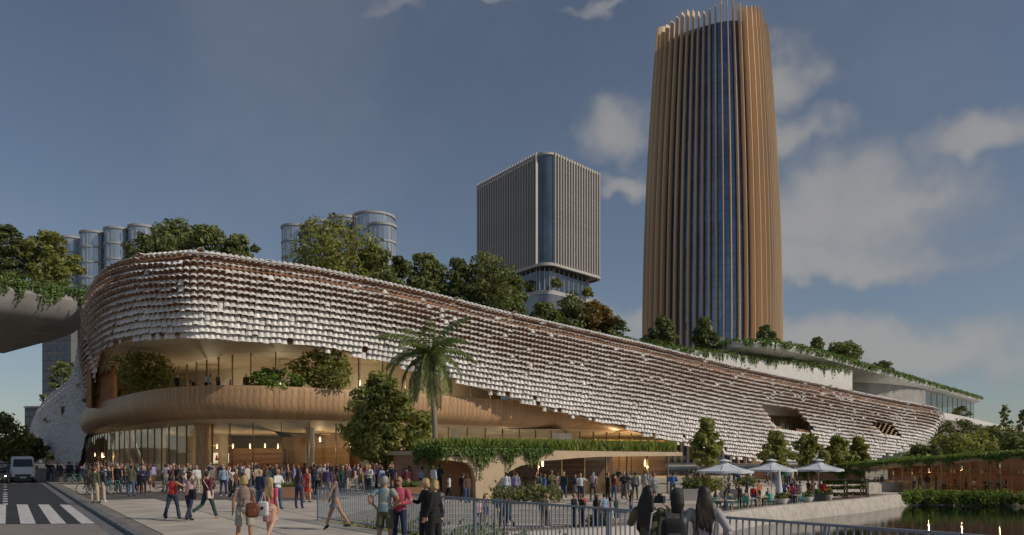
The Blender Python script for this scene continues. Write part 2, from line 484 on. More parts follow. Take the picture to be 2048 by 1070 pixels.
for i in range(-12, 30):
    for j in range(0, 16):
        p = rp(i * 3.0 + 1.5, -(0.42 + 1.5 + j * 3.0))
        if not (9 < p.y < 62): continue
        cs = [p + RD * a + RN * b for a in (-1.5, 1.5) for b in (-1.5, 1.5)]
        px = proj((p.x, p.y, 0.001))[0]
        if not all(inside(T0, c.x, c.y) for c in cs):
            if not any(inside(T0, c.x, c.y) for c in cs) or p.y > 42: continue
            # cut the slab along the railing or the step down to the promenade
            ln = (FL, FD) if p.y < 27.4 else (FL, Vector((2.6, 16.6, 0)).normalized())
            nv = Vector((-ln[1].y, ln[1].x, 0))
            if nv.dot(Vector((-20, 20, 0)) - ln[0]) < 0: nv = -nv
            q4 = [p + RD * a * 1.474 + RN * b * 1.474 for a, b in ((-1, -1), (1, -1), (1, 1), (-1, 1))]; out_ = []
            for k_ in range(4):
                u_, w_ = q4[k_], q4[(k_ + 1) % 4]; du, dw_ = (u_ - ln[0]).dot(nv) - 0.06, (w_ - ln[0]).dot(nv) - 0.06
                if du >= 0: out_.append(u_)
                if du * dw_ < 0: out_.append(u_.lerp(w_, du / (du - dw_)))
            if len(out_) >= 3:
                MB().prism([(c.x, c.y) for c in out_], -0.0195, 0.0005).build('paving_slab', M['paving'], pav)
            continue
        if px < 40 or px > 1500: continue
        dark = 39.5 < p.y < 49 and p.x < -9  # band of shade in front of the hall, painted as darker slabs
        inst('paving_slab', sl_shade if dark else sl_l, pav, (p.x, p.y, -0.0195), (0, 0, ang))
# kerb stones and gutter
ks = MB(); ks.box((0, 0, -0.08), (1.19, 0.30, 0.17)); ksm = ks.mesh('kerb_stone', M['kerb'])
kerb = struct(MB().prism([rp(-42, 0), rp(420, 0), rp(420, 0.27), rp(-42, 0.27)], -3.1, -0.03).build('kerb', M['kerb']))
struct(MB().prism([rp(-42, 0.27), rp(420, 0.27), rp(420, 0.75), rp(-42, 0.75)], -3.0, -0.108).build('gutter', M['kerb']))
for i in range(-10, 60):
    p = rp(i * 1.2, 0.15, 0.0)
    inst('kerb_stone', ksm, kerb, (p.x, p.y, 0.008), (0, 0, ang))

# promenade, lower plaza, pond
ZP, ZL, ZW = -0.45, -1.45, -2.5
T1 = [(-4.5, 44), (12, 44), (13.5, 58), (24, 70), (44, 84), (80, 100), (125, 140), (220, 353), (-40, 353), (-4, 66)]
prom = struct(MB().prism(T1, -3.1, ZP - 0.012).build('promenade', M['paver_light']))
EPX = [(905, 33.5), (1000, 36), (1130, 37.6), (1270, 40), (1360, 43.5), (1440, 48.5), (1550, 55.7), (1640, 60.5), (1720, 65.5), (1790, 73), (1850, 75.5), (2000, 74), (2300, 70)]
ED = [Vector((q[0], q[1], 0)) for q in cr([tuple(G(a, b)[:2]) for a, b in EPX], 5)]
T2 = [tuple(q[:2]) for q in ED] + [(90, 110), (60, 98), (24, 71), (13.5, 59), (11.8, 43.9), (-3.5, 43.9), (-4.2, 40)]
plaza = struct(MB().prism(T2, -3.1, ZL - 0.012).build('lower_plaza', M['paver_light']))
gar = [(-7.05, 27.25), (3.6, 14.2), (4.6, 20), (2.0, 27), tuple(ED[0][:2]), (-4.2, 40), (-4.55, 43.9)]
struct(MB().prism(gar, -3.1, -1.0).build('garden_bed', M['earth']))
struct(MB().grid([[(-12, 4, ZW), (260, 4, ZW)], [(-12, 140, ZW), (260, 140, ZW)]]).build('water', M['water']))
stone_s = MB()
for k in range(3):                         # long seat steps from the promenade to the lower plaza
    y1 = 44 - 0.55 * k; z = ZP - 0.25 * (k + 1)
    st = struct(MB().box((3.9, y1 - 0.28, (z - 3.1) / 2), (15.6, 0.56, z + 3.1)).build('step', M['stone']))
pm = {0: slab_mesh('paver', 0.59, 0.29, M['paver_light'], 0.012), 1: slab_mesh('dark_paver', 0.59, 0.29, M['paver_dark'], 0.012)}
def pavers(host, z, x0, x1, y0, y1, poly, p_dark):
    for j in range(int((y1 - y0) / 0.6)):
        for i in range(int((x1 - x0) / 1.2)):
            x = x0 + 0.6 + i * 1.2 + (0.6 if j % 2 else 0); y = y0 + 0.3 + j * 0.6
            if all(inside(poly, x + a, y + b) for a in (-0.6, 0.6) for b in (-0.3, 0.3)):
                inst('paver', pm[1 if rnd.random() < p_dark else 0], host, (x, y, z - 0.0118))
pavers(plaza, ZL, -3.4, 13, 37, 42.3, T2, 0.26)
pavers(prom, ZP, -4, 13, 44, 51.2, T1, 0.16)
# curved stone bank with timber edge
bank = MB(); tim = MB(); rows = []
for i, p in enumerate(ED):
    t = (ED[min(i + 1, len(ED) - 1)] - ED[max(i - 1, 0)]).normalized(); n = Vector((t.y, -t.x, 0))
    rows.append([p - n * 0.6 + Vector((0, 0, ZL + 0.10)), p + n * 0.10 + Vector((0, 0, ZL + 0.10)), p + n * 0.15 + Vector((0, 0, ZL + 0.05)),
                 p + n * 0.45 + Vector((0, 0, ZW + 0.25)), p + n * 0.6 + Vector((0, 0, ZW - 0.4))])
    if i % 1 == 0 and i < len(ED) - 1 and i < 45:
        pass
bank.grid(rows); struct(bank.build('pond_bank', M['stone'], smooth='auto'))
deck = struct(MB().grid([[p + Vector((0, 0, ZL + 0.004)) for p in (lambda i: [ED[i] - (lambda t: Vector((t.y, -t.x, 0)))((ED[min(i + 1, len(ED) - 1)] - ED[max(i - 1, 0)]).normalized()) * w for w in (0.6, 2.6)])(i)] for i in range(len(ED) - 14)], flip=True).build('timber_edge', M['timber']))
# a deck board every 0.5 m along the edge in front of the cafe tables
bm_ = MB().box((0, 0, 0), (0.46, 1.95, 0.03)).mesh('deck_board', M['timber'])
acc = 0.0
for i in range(len(ED) - 15):
    a, b = ED[i], ED[i + 1]; L = (b - a).length; t = (b - a).normalized(); n = Vector((t.y, -t.x, 0))
    while acc < L:
        p = a + t * acc - n * 1.6
        inst('deck_board', bm_, deck, (p.x, p.y, ZL + 0.02), (0, 0, math.atan2(t.y, t.x)))
        acc += 0.49
    acc -= L
# ------------------------------------------------------------------ the market hall with its tiled skin
hall = thing('market_hall', 'long curved hall with white scale tile skin and wooden balcony under tall arch', 'building')
# px, depth, top z, bottom z along the plan of the skin, from its street wing round the corner to its far end
SK = [(60, 163, 9.0, 7.4), (74, 158, 12.6, 5.2), (95, 152, 14.8, 3.0), (118, 147, 16.2, 1.2), (138, 143, 17.6, 0.4), (150, 137, 19.6, 2.6), (158, 124, 21.2, 6.0), (163, 110, 21.8, 8.6),
      (169, 95, 21.4, 11.0), (180, 81, 20.6, 13.4), (208, 70.5, 20.0, 13.3), (262, 64.5, 19.6, 12.8), (330, 62.8, 19.5, 12.7), (400, 62.6, 19.55, 12.75),
      (520, 65.8, 19.7, 12.9), (620, 68.8, 19.85, 12.7), (700, 71.3, 19.75, 12.6), (790, 74.4, 19.55, 11.9), (870, 77.2, 19.2, 11.2), (930, 79.5, 18.9, 10.6), (1000, 82.3, 18.5, 9.6), (1080, 85.6, 18.1, 8.5),
      (1150, 88.9, 17.75, 7.5), (1230, 92.9, 17.3, 6.6), (1300, 96.8, 16.9, 5.5), (1370, 101, 16.3, 4.4), (1450, 106.5, 15.65, 3.2), (1500, 110, 15.25, 2.2),
      (1600, 117.6, 14.5, 1.9), (1680, 125, 13.85, 1.9), (1750, 132.2, 13.2, 2.0), (1800, 138, 12.75, 3.2), (1840, 142.5, 12.4, 4.4), (1868, 146, 12.1, 6.0), (1880, 149, 11.9, 7.4), (1886, 156, 11.5, 8.2)]
raw = cr([(*G(a, b)[:2], c, d) for a, b, c, d in SK], 14)
raw = np.array(raw)
seg = np.r_[0, np.cumsum(np.hypot(np.diff(raw[:, 0]), np.diff(raw[:, 1])))]
SL = seg[-1]
def skin_at(s):
    s = min(max(s, 0), SL - 1e-4)
    v = [np.interp(s, seg, raw[:, k]) for k in range(4)]
    a = [np.interp(min(s + 0.7, SL), seg, raw[:, k]) for k in (0, 1)]; b = [np.interp(max(s - 0.7, 0), seg, raw[:, k]) for k in (0, 1)]
    t = Vector((a[0] - b[0], a[1] - b[1], 0)).normalized()
    return Vector((v[0], v[1], 0)), v[2], v[3], t, Vector((t.y, -t.x, 0))
S_CORNER = float(np.interp(9, np.arange(len(SK)), seg[::14]))         # where the street side turns into the front
S_FRONT = float(np.interp(13, np.arange(len(SK)), seg[::14]))
def off(w, H, s):
    o = -0.75 * max(0, 1 - w / 1.6) ** 2
    o -= 1.1 * (w / max(H, 3)) ** 2.2
    return o
def skin_pt(s, w, extra=0.0):
    p, zt, zb, t, n = skin_at(s)
    q = p + n * (off(w, zt - zb, s) + extra); q.z = zt - w
    return q
HOLES = [[(1513, 804), (1560, 812), (1592, 822), (1612, 842), (1632, 862), (1575, 860), (1545, 850), (1535, 832)],
         [(1732, 842), (1780, 846), (1803, 874), (1766, 870)], [(86, 838), (95, 834), (106, 840), (96, 848)], [(122, 812), (132, 806), (131, 826), (126, 833)]]
def in_hole(p, grow=0.0):
    px, py = proj(p)
    for k, h in enumerate(HOLES):
        if inside(h, px, py) or (grow and (inside(h, px, py + grow) or inside(h, px, py - grow))): return k + 1
    return 0
# backing shell
def shell(extra, name, m, ds, dw, flip):
    vs, fs, idx = [], [], {}
    ns = int(SL / ds)
    for i in range(ns + 1):
        p, zt, zb, t, n = skin_at(i * SL / ns)
        k = max(2, int(math.ceil((zt - zb) / dw)))
        for j in range(40):
            w = min(j * dw, zt - zb)
            idx[i, j] = len(vs); vs.append(skin_pt(i * SL / ns, w, extra))
    for i in range(ns):
        p, zt, zb, t, n = skin_at((i + 0.5) * SL / ns)
        for j in range(39):
            if j * dw >= zt - zb - 0.05: break
            q = (idx[i, j], idx[i + 1, j], idx[i + 1, j + 1], idx[i, j + 1])
            c = (vs[q[0]] + vs[q[2]]) / 2
            if in_hole(c): continue
            fs.append(q[::-1] if flip else q)
    mb = MB(); mb.add(vs, fs); return mb.build(name, m, hall, smooth=True)
shell(-0.35, 'tile_backing', M['skin_back'], 1.0, 0.55, True)
shell(-1.0, 'inner_lining', M['soffit'], 1.6, 0.9, False)

# one tile: a half-barrel shell, lip down the -Z axis, outside towards -Y
def tile_arrays(n=5, w=0.30, L=0.60, rise=0.23, th=0.025):
    v, f, mi = [], [], []
    for (r0, zz, tp) in ((0, 0.0, 0.8), (0, -L, 1.0), (1, 0.0, 0.8), (1, -L, 1.0)):
        for j in range(n + 1):
            a = math.pi * (0.06 + 0.88 * j / n)
            v.append((-math.cos(a) * (w - r0 * th) * tp, -math.sin(a) * (rise - r0 * th) * tp, zz))
    k = n + 1
    for j in range(n):
        f.append((j, j + 1, k + j + 1, k + j)); mi.append(0)
        f.append((2 * k + j, 3 * k + j, 3 * k + j + 1, 2 * k + j + 1)); mi.append(1)
        f.append((k + j, k + j + 1, 3 * k + j + 1, 3 * k + j)); mi.append(0)
    return np.array(v), np.array(f), np.array(mi)
TV, TF, TM = tile_arrays()
tile_me = mesh_np('tile', TV, TF, [M['tile_white'], M['tile_under']], TM, smooth=False)
tile_me.polygons.foreach_set('use_smooth', [True] * len(tile_me.polygons)); tile_me.set_sharp_from_angle(angle=R(50))
mats_list = []
ROW, COLW = 0.52, 0.545
for c in range(int(SL / COLW)):
    s = (c + 0.5) * COLW
    p, zt, zb, t, n = skin_at(s)
    H = zt - zb
    nr = int((H + rnd.uniform(-0.1, 0.2)) / ROW)
    front = (s - S_CORNER) / (S_FRONT - S_CORNER)
    for r in range(nr + 1):
        w = r * ROW
        if w > H + 0.15: break
        q = skin_pt(s, w)
        h = in_hole(q)
        if h and not (h == 2 and False): continue
        fr = w / H
        if fr > 0.9 and rnd.random() < (fr - 0.88) * 1.2: continue
        q2 = skin_pt(s, w + 0.3); dn = (q2 - q).normalized()
        nn = (n - dn * n.dot(dn)).normalized()
        # upper rows stand open, lower rows lie flat; patches differ
        wave = 0.5 + 0.5 * math.sin(s * 0.21 + 2.0 * math.sin(s * 0.047)) * math.cos(w * 0.5 + s * 0.08)
        g_ = min(1, max(0, (fr - 0.28) / 0.62)); g_ = g_ * g_ * (3 - 2 * g_)
        open_ = (31 + 7 * min(1, max(0, (s - S_FRONT - 20) / 30))) * (1 - g_) + 16 + 17 * wave + rnd.uniform(-6, 6)
        if s < S_CORNER - 30: open_ = 14 + rnd.uniform(-4, 8)
        if r == 0: open_ = 16
        if rnd.random() < 0.07: open_ = rnd.uniform(8, 40) if fr > 0.55 else rnd.uniform(26, 52)
        skew = rnd.uniform(-4, 4)
        if front > -0.2:
            k = max(0.0, 1 - max(0.0, s - S_CORNER - 2) / 32.0)
            skew -= 42 * k
        k2 = math.exp(-((proj(q)[0] - 760) / 130) ** 2)
        skew += 16 * k2 * fr
        X = t; Z = -dn; Y = -nn
        B = Matrix((X, Y, Z)).transposed()
        A = B @ Matrix.Rotation(R(skew), 3, 'Y') @ Matrix.Rotation(R(-open_), 3, 'X')
        A = A @ Matrix.Diagonal((rnd.uniform(0.95, 1.06), 1, rnd.uniform(0.92, 1.08)))
        T = A.to_4x4(); T.translation = q - dn * 0.10
        mats_list.append(T)
def tile_size(T):
    p = T.translation; px, py = proj(p)
    if px < 160 or px > 1000: return 0
    return 1.0 / p.y
# the 300 that show largest are tiles of their own, the rest one field
order = sorted(range(len(mats_list)), key=lambda i: -tile_size(mats_list[i]))
own = set(order[:300])
for i in own:
    o = bpy.data.objects.new('tile', tile_me); col.objects.link(o); o.parent = hall; o.matrix_local = mats_list[i]
rest = [np.array(mats_list[i]) for i in range(len(mats_list)) if i not in own]
RM = np.stack(rest)
V = np.einsum('nij,kj->nki', RM[:, :3, :3], TV) + RM[:, None, :3, 3]
Fq = (TF[None] + (np.arange(len(rest)) * len(TV))[:, None, None])
fo = inst('tile_field', mesh_np('tile_field', V.reshape(-1, 3), Fq.reshape(-1, 4), [M['tile_white'], M['tile_under']], np.tile(TM, len(rest)), smooth=True), hall)
fo.data.set_sharp_from_angle(angle=R(50))
fo['kind'] = 'stuff'
# top rail of the skin and green roof behind it
rail = MB(); ros = []
for i in range(0, int(SL / 1.5)):
    s = i * 1.5
    ros.append(skin_pt(s, 0, -0.45) + Vector((0, 0, 0.12)))
rail.tube(ros, 0.06, 5); rail.build('top_rail', M['white_con'], hall)
roof = MB(); ra = []
i0 = S_CORNER - 20
for i in range(60):
    s = i0 + (SL - i0 - 1) * i / 59
    p, zt, zb, t, n = skin_at(s)
    q = p - n * 1.9; q.z = zt - 0.5
    far = q + Vector((-0.35, 0.93, 0)) * (34 if i > 6 else 12 + 3.5 * i); far.z = zt - 0.3
    ra.append([q, far])
roof.grid(ra, flip=True); roof.build('green_roof', M['earth'], hall)
# skin underside lip closing the arch: soffit between skin bottom and the upper glass wall
U2 = [(168, 120), (190, 104), (240, 97), (300, 95), (356, 93), (430, 85), (500, 81), (600, 80), (700, 80), (800, 84), (900, 88), (1000, 93), (1100, 98), (1200, 104), (1320, 112)]
U2p = [Vector((q[0], q[1], 0)) for q in cr([tuple(G(a, b)[:2]) for a, b in U2], 4)]
ZS = 13.6
so_ = MB(); rr = []
N = 70
sa, sb = S_CORNER - 26, float(np.interp(23, np.arange(len(SK)), seg[::14]))
for i in range(N + 1):
    f = i / N
    s = sa + (sb - sa) * f
    p, zt, zb, t, n = skin_at(s)
    a = skin_pt(s, zt - zb, -0.2)
    k = f * (len(U2p) - 1); j = min(int(k), len(U2p) - 2); b = U2p[j].lerp(U2p[j + 1], k - j)
    b = Vector((b.x, b.y, ZS)) + Vector((0, 6, 0))
    zt_ = a.z + 0.1
    row = []
    for m_ in range(7):
        e = m_ / 6; q = a.lerp(b, e); q.z = zt_ + (ZS - zt_) * (1 - (1 - e) ** 2.2); row.append(q)
    rr.append(row)
so_.grid(rr); so_.build('arch_soffit', M['soffit'], hall, smooth=True)

# ---- wooden balcony band
BP = [(172, 140), (163, 124), (168, 106), (192, 93), (232, 83.5), (280, 76), (335, 71.5), (400, 69.4), (500, 69.2), (600, 70.8), (700, 73.4), (800, 77), (900, 81), (1000, 86), (1100, 91.5), (1200, 98), (1300, 105.5), (1400, 114)]
braw = np.array(cr([tuple(G(a, b)[:2]) for a, b in BP], 10))
bseg = np.r_[0, np.cumsum(np.hypot(np.diff(braw[:, 0]), np.diff(braw[:, 1])))]
BL = bseg[-1]
def band_at(s):
    x = np.interp(s, bseg, braw[:, 0]); y = np.interp(s, bseg, braw[:, 1])
    a = [np.interp(min(s + 0.4, BL), bseg, braw[:, k]) for k in (0, 1)]; b = [np.interp(max(s - 0.4, 0), bseg, braw[:, k]) for k in (0, 1)]
    t = Vector((a[0] - b[0], a[1] - b[1], 0)).normalized()
    return Vector((x, y, 0)), t, Vector((t.y, -t.x, 0))
BPROF = [(0.0, 8.9), (0.06, 8.6), (0.10, 7.9), (0.07, 7.3), (-0.08, 6.8), (-0.42, 6.35), (-0.95, 6.02), (-1.6, 5.88)]
band = hall
core = MB(); rows = []
for i in range(0, 121):
    p, t, n = band_at(BL * i / 120)
    rows.append([p + n * -0.7 + Vector((0, 0, 8.9))] + [p + n * (o_ - 0.06) + Vector((0, 0, z)) for o_, z in BPROF] )
core.grid(rows, flip=True); core.build('balcony_core', M['wood_band'], hall, smooth='auto')
pw = 0.56
npk = int(BL / pw)
a0 = npk - 300 if npk > 300 else 0
plank = MB()
prof = BPROF
for side in (-1, 1):
    pass
w2 = pw / 2 - 0.005
rows = [[Vector((-w2, -o_ - 0.0, z)), Vector((-w2 * 0.97, -o_ - 0.035, z)), Vector((w2 * 0.97, -o_ - 0.035, z)), Vector((w2, -o_ - 0.0, z))] for o_, z in prof]
plank.grid(rows, flip=False)
plank.add([rows[0][0] + Vector((0, 0, 0.02)), rows[0][3] + Vector((0, 0, 0.02)), rows[0][3] + Vector((0, 0.6, 0.02)), rows[0][0] + Vector((0, 0.6, 0.02))], [(0, 1, 2, 3)])
plank_me = plank.mesh('plank', M['wood_band'], smooth='auto')
for i in range(a0, npk):
    p, t, n = band_at((i + 0.5) * pw)
    inst('plank', plank_me, hall, p, (0, 0, math.atan2(t.y, t.x)))
# balcony floor and ground-floor ceiling
slab = MB(); rows = []; rows2 = []; rows3 = []; rows4 = []
for i in range(0, 61):
    p, t, n = band_at(BL * i / 60)
    back = p - n * (20 if i > 14 else 8 + i); back.y = max(back.y, p.y + 4)
    rows.append([p - n * 0.65 + Vector((0, 0, 8.35)), back + Vector((0, 6, 8.35))])
    rows2.append([p - n * 1.58 + Vector((0, 0, 5.88)), p - n * 4 + Vector((0, 0.0, 5.7)), p - n * 9 + Vector((0, 2, 5.15)), back + Vector((0, 8, 4.8))])
slab.grid(rows, flip=True); slab.build('balcony_floor', M['paving'], hall)
MB().grid(rows2).build('ground_floor_ceiling', M['cream'], hall, smooth=True)

# ---- glazing lines: mullions and panes
mul = MB().box((0, 0, 0.5), (0.07, 0.16, 1.0)).mesh('mullion', M['bronze'])
pane = MB().box((0, 0, 0.5), (1.0, 0.03, 1.0)).mesh('glass_pane', M['glass'])
def glaze(path, z0, z1, pitch, par, skip=(), triple=False, pm=None):
    raw_ = np.array(cr([tuple(G(a, b)[:2]) for a, b in path], 8))
    sg = np.r_[0, np.cumsum(np.hypot(np.diff(raw_[:, 0]), np.diff(raw_[:, 1])))]
    def at(s): return Vector((np.interp(s, sg, raw_[:, 0]), np.interp(s, sg, raw_[:, 1]), 0))
    k = int(sg[-1] / pitch)
    for i in range(k):
        a, b = at(i * pitch), at((i + 1) * pitch); d = b - a; rz = math.atan2(d.y, d.x)
        inst('mullion', mul, par, (a.x, a.y, z0), (0, 0, rz), (1, 1, z1 - z0))
        c = (a + b) / 2
        inst('glass_pane', pm or pane, par, (c.x, c.y, z0), (0, 0, rz), (d.length - 0.14, 1, z1 - z0))
    return at, sg[-1]
U2g = [(356, 93), (430, 85), (500, 81), (600, 80), (700, 80), (800, 84), (900, 88), (1000, 93), (1100, 98), (1200, 104)]
glaze(U2g, 8.36, 13.55, 3.0, hall)
G0 = [(172, 128), (215, 106), (262, 95), (318, 86), (370, 79.5), (430, 75.5), (500, 73.6), (600, 74.4), (700, 77), (800, 80.4), (880, 83.6), (1000, 89.5), (1100, 95), (1200, 101.5), (1300, 109)]
glaze(G0, -0.45, 5.7, 2.7, hall)
# upper gallery back wall, warm
def wall(path, z0, z1, name, m, par, th=0.25):
    raw_ = cr([tuple(G(a, b)[:2]) for a, b in path], 5)
    mb = MB(); ro = []
    for i, q in enumerate(raw_):
        a = np.array(raw_[min(i + 1, len(raw_) - 1)]) - np.array(raw_[max(i - 1, 0)]); a = Vector((a[0], a[1], 0)).normalized(); n = Vector((a.y, -a.x, 0)) * th / 2
        p = Vector((q[0], q[1], 0))
        ro.append([p + n + Vector((0, 0, z0)), p + n + Vector((0, 0, z1)), p - n + Vector((0, 0, z1)), p - n + Vector((0, 0, z0)), p + n + Vector((0, 0, z0))])
    mb.grid(ro, flip=True)
    mb.add([ro[0][k] for k in range(4)], [(0, 1, 2, 3)]); mb.add([ro[-1][k] for k in range(4)], [(3, 2, 1, 0)])
    return mb.build(name, m, par, smooth='auto')
wall([(200, 112), (300, 108), (420, 100), (560, 94), (760, 92), (900, 98), (1000, 106)], 7.76, 13.9, 'gallery_wall', M['cream'], hall)
# brown inner wall at the corner of the arch
wall([(178, 90), (186, 92), (200, 91.5), (215, 90.5), (231, 90)], 8.3, 13.9, 'corner_wall', M['terracotta'], hall, 0.5)
# ground floor interior
wall([(175, 150), (260, 128), (330, 112), (420, 96), (455, 94)], -0.2, 5.6, 'interior_wall', M['cream'], hall)
wall([(400, 108), (560, 104), (760, 100), (820, 100)], -0.2, 5.7, 'rear_wall', M['cream'], hall)
MB().add([G(150, 118, 13.75), G(300, 94, 13.75), G(450, 83.5, 13.75), G(700, 81, 13.75), G(1120, 92, 13.75), G(1160, 125, 13.75), G(170, 150, 13.75)], [(6, 5, 4, 3, 2, 1, 0)]).build('gallery_ceiling', M['soffit'], hall)
MB().add([G(300, 84, 5.72), G(1120, 92, 5.72), G(1160, 125, 5.72), G(170, 150, 5.72)], [(3, 2, 1, 0)]).build('inner_ceiling', M['cream'], hall)
wall([(418, 97), (470, 96), (520, 95.5), (567, 95)], -0.2, 3.4, 'bar_wall', M['wood_warm'], hall)
wall([(566, 96.5), (620, 93), (680, 89.5), (760, 88)], -0.2, 5.15, 'screen_wall', M['wood_dark'], hall)
sm = MB().box((0, 0, 0), (1, 0.06, 0.11)).mesh('slat', M['wood_band'])
a_, b_ = G(566, 96.2), G(700, 88.2)
for k in range(34):
    d = b_ - a_; c = (a_ + b_) / 2
    inst('slat', sm, hall, (c.x, c.y - 0.25, 0.1 + k * 0.15), (0, 0, math.atan2(d.y, d.x)), (d.length, 1, 1))
wall([(780, 92), (860, 96), (960, 100), (1060, 106), (1180, 113), (1330, 122)], -0.5, 5.6, 'back_wall', M['cream'], hall)
sm2 = MB().box((0, 0, 0), (1, 0.08, 0.16)).mesh('slat', M['wood_warm'])
a_, b_ = G(1185, 108), G(1330, 116)
for k in range(20):
    d = b_ - a_; c = (a_ + b_) / 2
    inst('slat', sm2, hall, (c.x, c.y, 0.1 + k * 0.25), (0, 0, math.atan2(d.y, d.x)), (d.length, 1, 1))
# columns on the ground floor
for px, d, w in ((405, 76, 1.3), (318, 90, 1.5), (238, 108, 1.7), (620, 80, 0.9), (730, 82, 1.0), (905, 88, 1.0)):
    p = G(px, d)
    mb = MB(); mb.lathe([(w / 2, -0.45), (w / 2, 4.9), (w / 2 * 1.12, 5.3), (w / 2 * 1.5, 5.75)], 20)
    mb.build('column', M['cream'] if px != 405 else M['wood_band'], hall, smooth='auto', loc=p)
for px, d, lean_ in ((236, 103, 1.0), (262, 99, 1.3), (284, 96, 1.5)):          # raking columns seen through the street corner glass
    p = G(px, d)
    MB().bar((p.x - lean_, p.y, 5.6), (p.x + 0.6, p.y, -0.1), 0.35, 0.3).build('raking_column', M['white_con'], hall)
for px, d, w_ in ((206, 122, 2.4), (250, 113, 2.8), (300, 102, 1.5)):               # brown lift and stair cores behind the street glass
    p = G(px, d)
    MB().box((p.x, p.y + 1.2, 2.7), (w_, 2.0, 5.4)).build('core', M['terracotta'], hall)
p = G(1125, 96.5)
MB().box((p.x, p.y, 4.6), (2.6, 0.2, 1.5), rz=0.5).build('projection_screen', M['white_con'], hall)
# interior behind the opening in the skin
for (x0, x1, d, z0, z1, mm) in ((1505, 1650, 124, 4.5, 12.5, 'cream'), (1725, 1815, 143, 4.5, 11, 'skin_back')):
    a, b = G(x0, d), G(x1, d + 7)
    sd = lambda q_: float(np.interp(q_, [k_[0] for k_ in SK[10:]], [k_[1] for k_ in SK[10:]])) + 1.3
    a2, b2 = G(x0, sd(x0)), G(x1, sd(x1))
    wall([(x0, d), ((x0 + x1) / 2, d + 3.5), (x1, d + 8)], z0, z1, 'recess_wall', M[mm], hall)
    MB().add([a + Vector((0, 0, z1 - 1.2)), b + Vector((0, 0, z1 - 1.2)), b2 + Vector((0, 0, z1 - 1.2)), a2 + Vector((0, 0, z1 - 1.2))], [(0, 1, 2, 3)]).build('recess_ceiling', M['soffit'], hall)
    MB().add([a + Vector((0, 0, z0 + 1.6)), b + Vector((0, 0, z0 + 1.6)), b2 + Vector((0, 0, z0 + 1.6)), a2 + Vector((0, 0, z0 + 1.6))], [(3, 2, 1, 0)]).build('recess_floor', M['soffit'], hall)
glaze([(1560, 118.5), (1625, 124)], 6.0, 8.6, 1.6, hall)
# lattice of small bare tiles in the second opening
lat = MB().box((0, 0, 0), (0.42, 0.2, 0.22)).mesh('lattice_block', M['render_tan'])
for i in range(11):
    for j in range(7):
        if (i + j) % 2: continue
        px = 1742 + i * 5 + j * 3; py = 848 + j * 3.6
        if inside(HOLES[1], px, py):
            p = P(px, py, 134.5); inst('lattice_block', lat, hall, p, (0, 0, 0.6))

# ---- upper right terraces of the hall
def ribbon(path, z0, z1, name, m, par, th=0.5): return wall(path, z0, z1, name, m, par, th)
ribbon([(1235, 99), (1300, 104.5), (1400, 110.5), (1500, 117), (1600, 125), (1702, 135)], 9, 17.9, 'terrace_wall', M['white_con'], hall)
sl2 = [(1425, 128), (1440, 119), (1480, 115.5), (1560, 118), (1650, 129.5), (1740, 148), (1800, 162), (1880, 189), (1962, 227)]
eg = cr([tuple(G(a, b)[:2]) for a, b in sl2], 6)
up = MB(); rows = []
for q in eg:
    p = Vector((q[0], q[1], 0))
    inn = p + Vector((-8, 48, 0))
    rows.append([inn + Vector((0, 0, 20.2)), p + Vector((0, 0, 20.2)), p + Vector((0.1, -0.25, 19.8)), p + Vector((0, 0, 19.2)), p + Vector((-0.8, 2.2, 18.5)), p + Vector((-3, 12, 18.2)), inn + Vector((0, 0, 18.0))])
up.grid(rows, flip=False); up.build('roof_slab', M['white_con'], hall, smooth='auto')
wall([(1640, 158), (1740, 163), (1800, 170), (1850, 182)], 10, 18.4, 'upper_wall', M['concrete'], hall)
glaze([(1850, 182), (1900, 200), (1955, 226)], 11.8, 18.3, 5.5, hall, pm=MB().box((0, 0, 0.5), (1.0, 0.03, 1.0)).mesh('glass_pane', M['glass_dim']))
te = cr([tuple(G(a, b)[:2]) for a, b in ((1800, 150), (1872, 154), (1940, 176), (2010, 205), (2120, 232))], 5)
tm = MB(); rows = []
for i, q in enumerate(te):
    p = Vector((q[0], q[1], 0)); z = 11.6 - 0.10 * max(0, i - 9)
    rows.append([p + Vector((-3, 16, z)), p + Vector((0, 0, z)), p + Vector((0, 0.2, z - 1.3)), p + Vector((-1, 4, z - 1.9)), p + Vector((-3, 16, z - 2.0))])
tm.grid(rows); tm.build('terrace_slab', M['white_con'], hall, smooth='auto')

# ---- signs and lamps in the ground floor
def pendant(p, r=0.16, e=35, drop=1.2, name='pendant_lamp', lab='', gm='lamp_glow'):
    o = thing(name, lab, 'lamp', p)
    MB().lathe([(r * 0.4, 0.34), (r, 0.1), (r * 1.05, 0.0), (r * 0.9, -0.12), (r * 0.5, -0.2)], 10).build('lamp_shade', M[gm], o, smooth=True)
    MB().tube([(0, 0, 0.3), (0, 0, drop)], 0.02, 5).build('cord', M['dark_metal'], o)
    return o
M['lamp_glow'] = emat('lamp_glow', (1.0, 0.78, 0.5), 3)
M['dome_glow'] = emat('dome_glow', (1.0, 0.85, 0.66), 0.4)
M['cove_glow'] = emat('cove_glow', (1.0, 0.42, 0.12), 2.6)
M['menu_glow'] = emat('menu_glow', (1.0, 0.86, 0.66), 1.4)
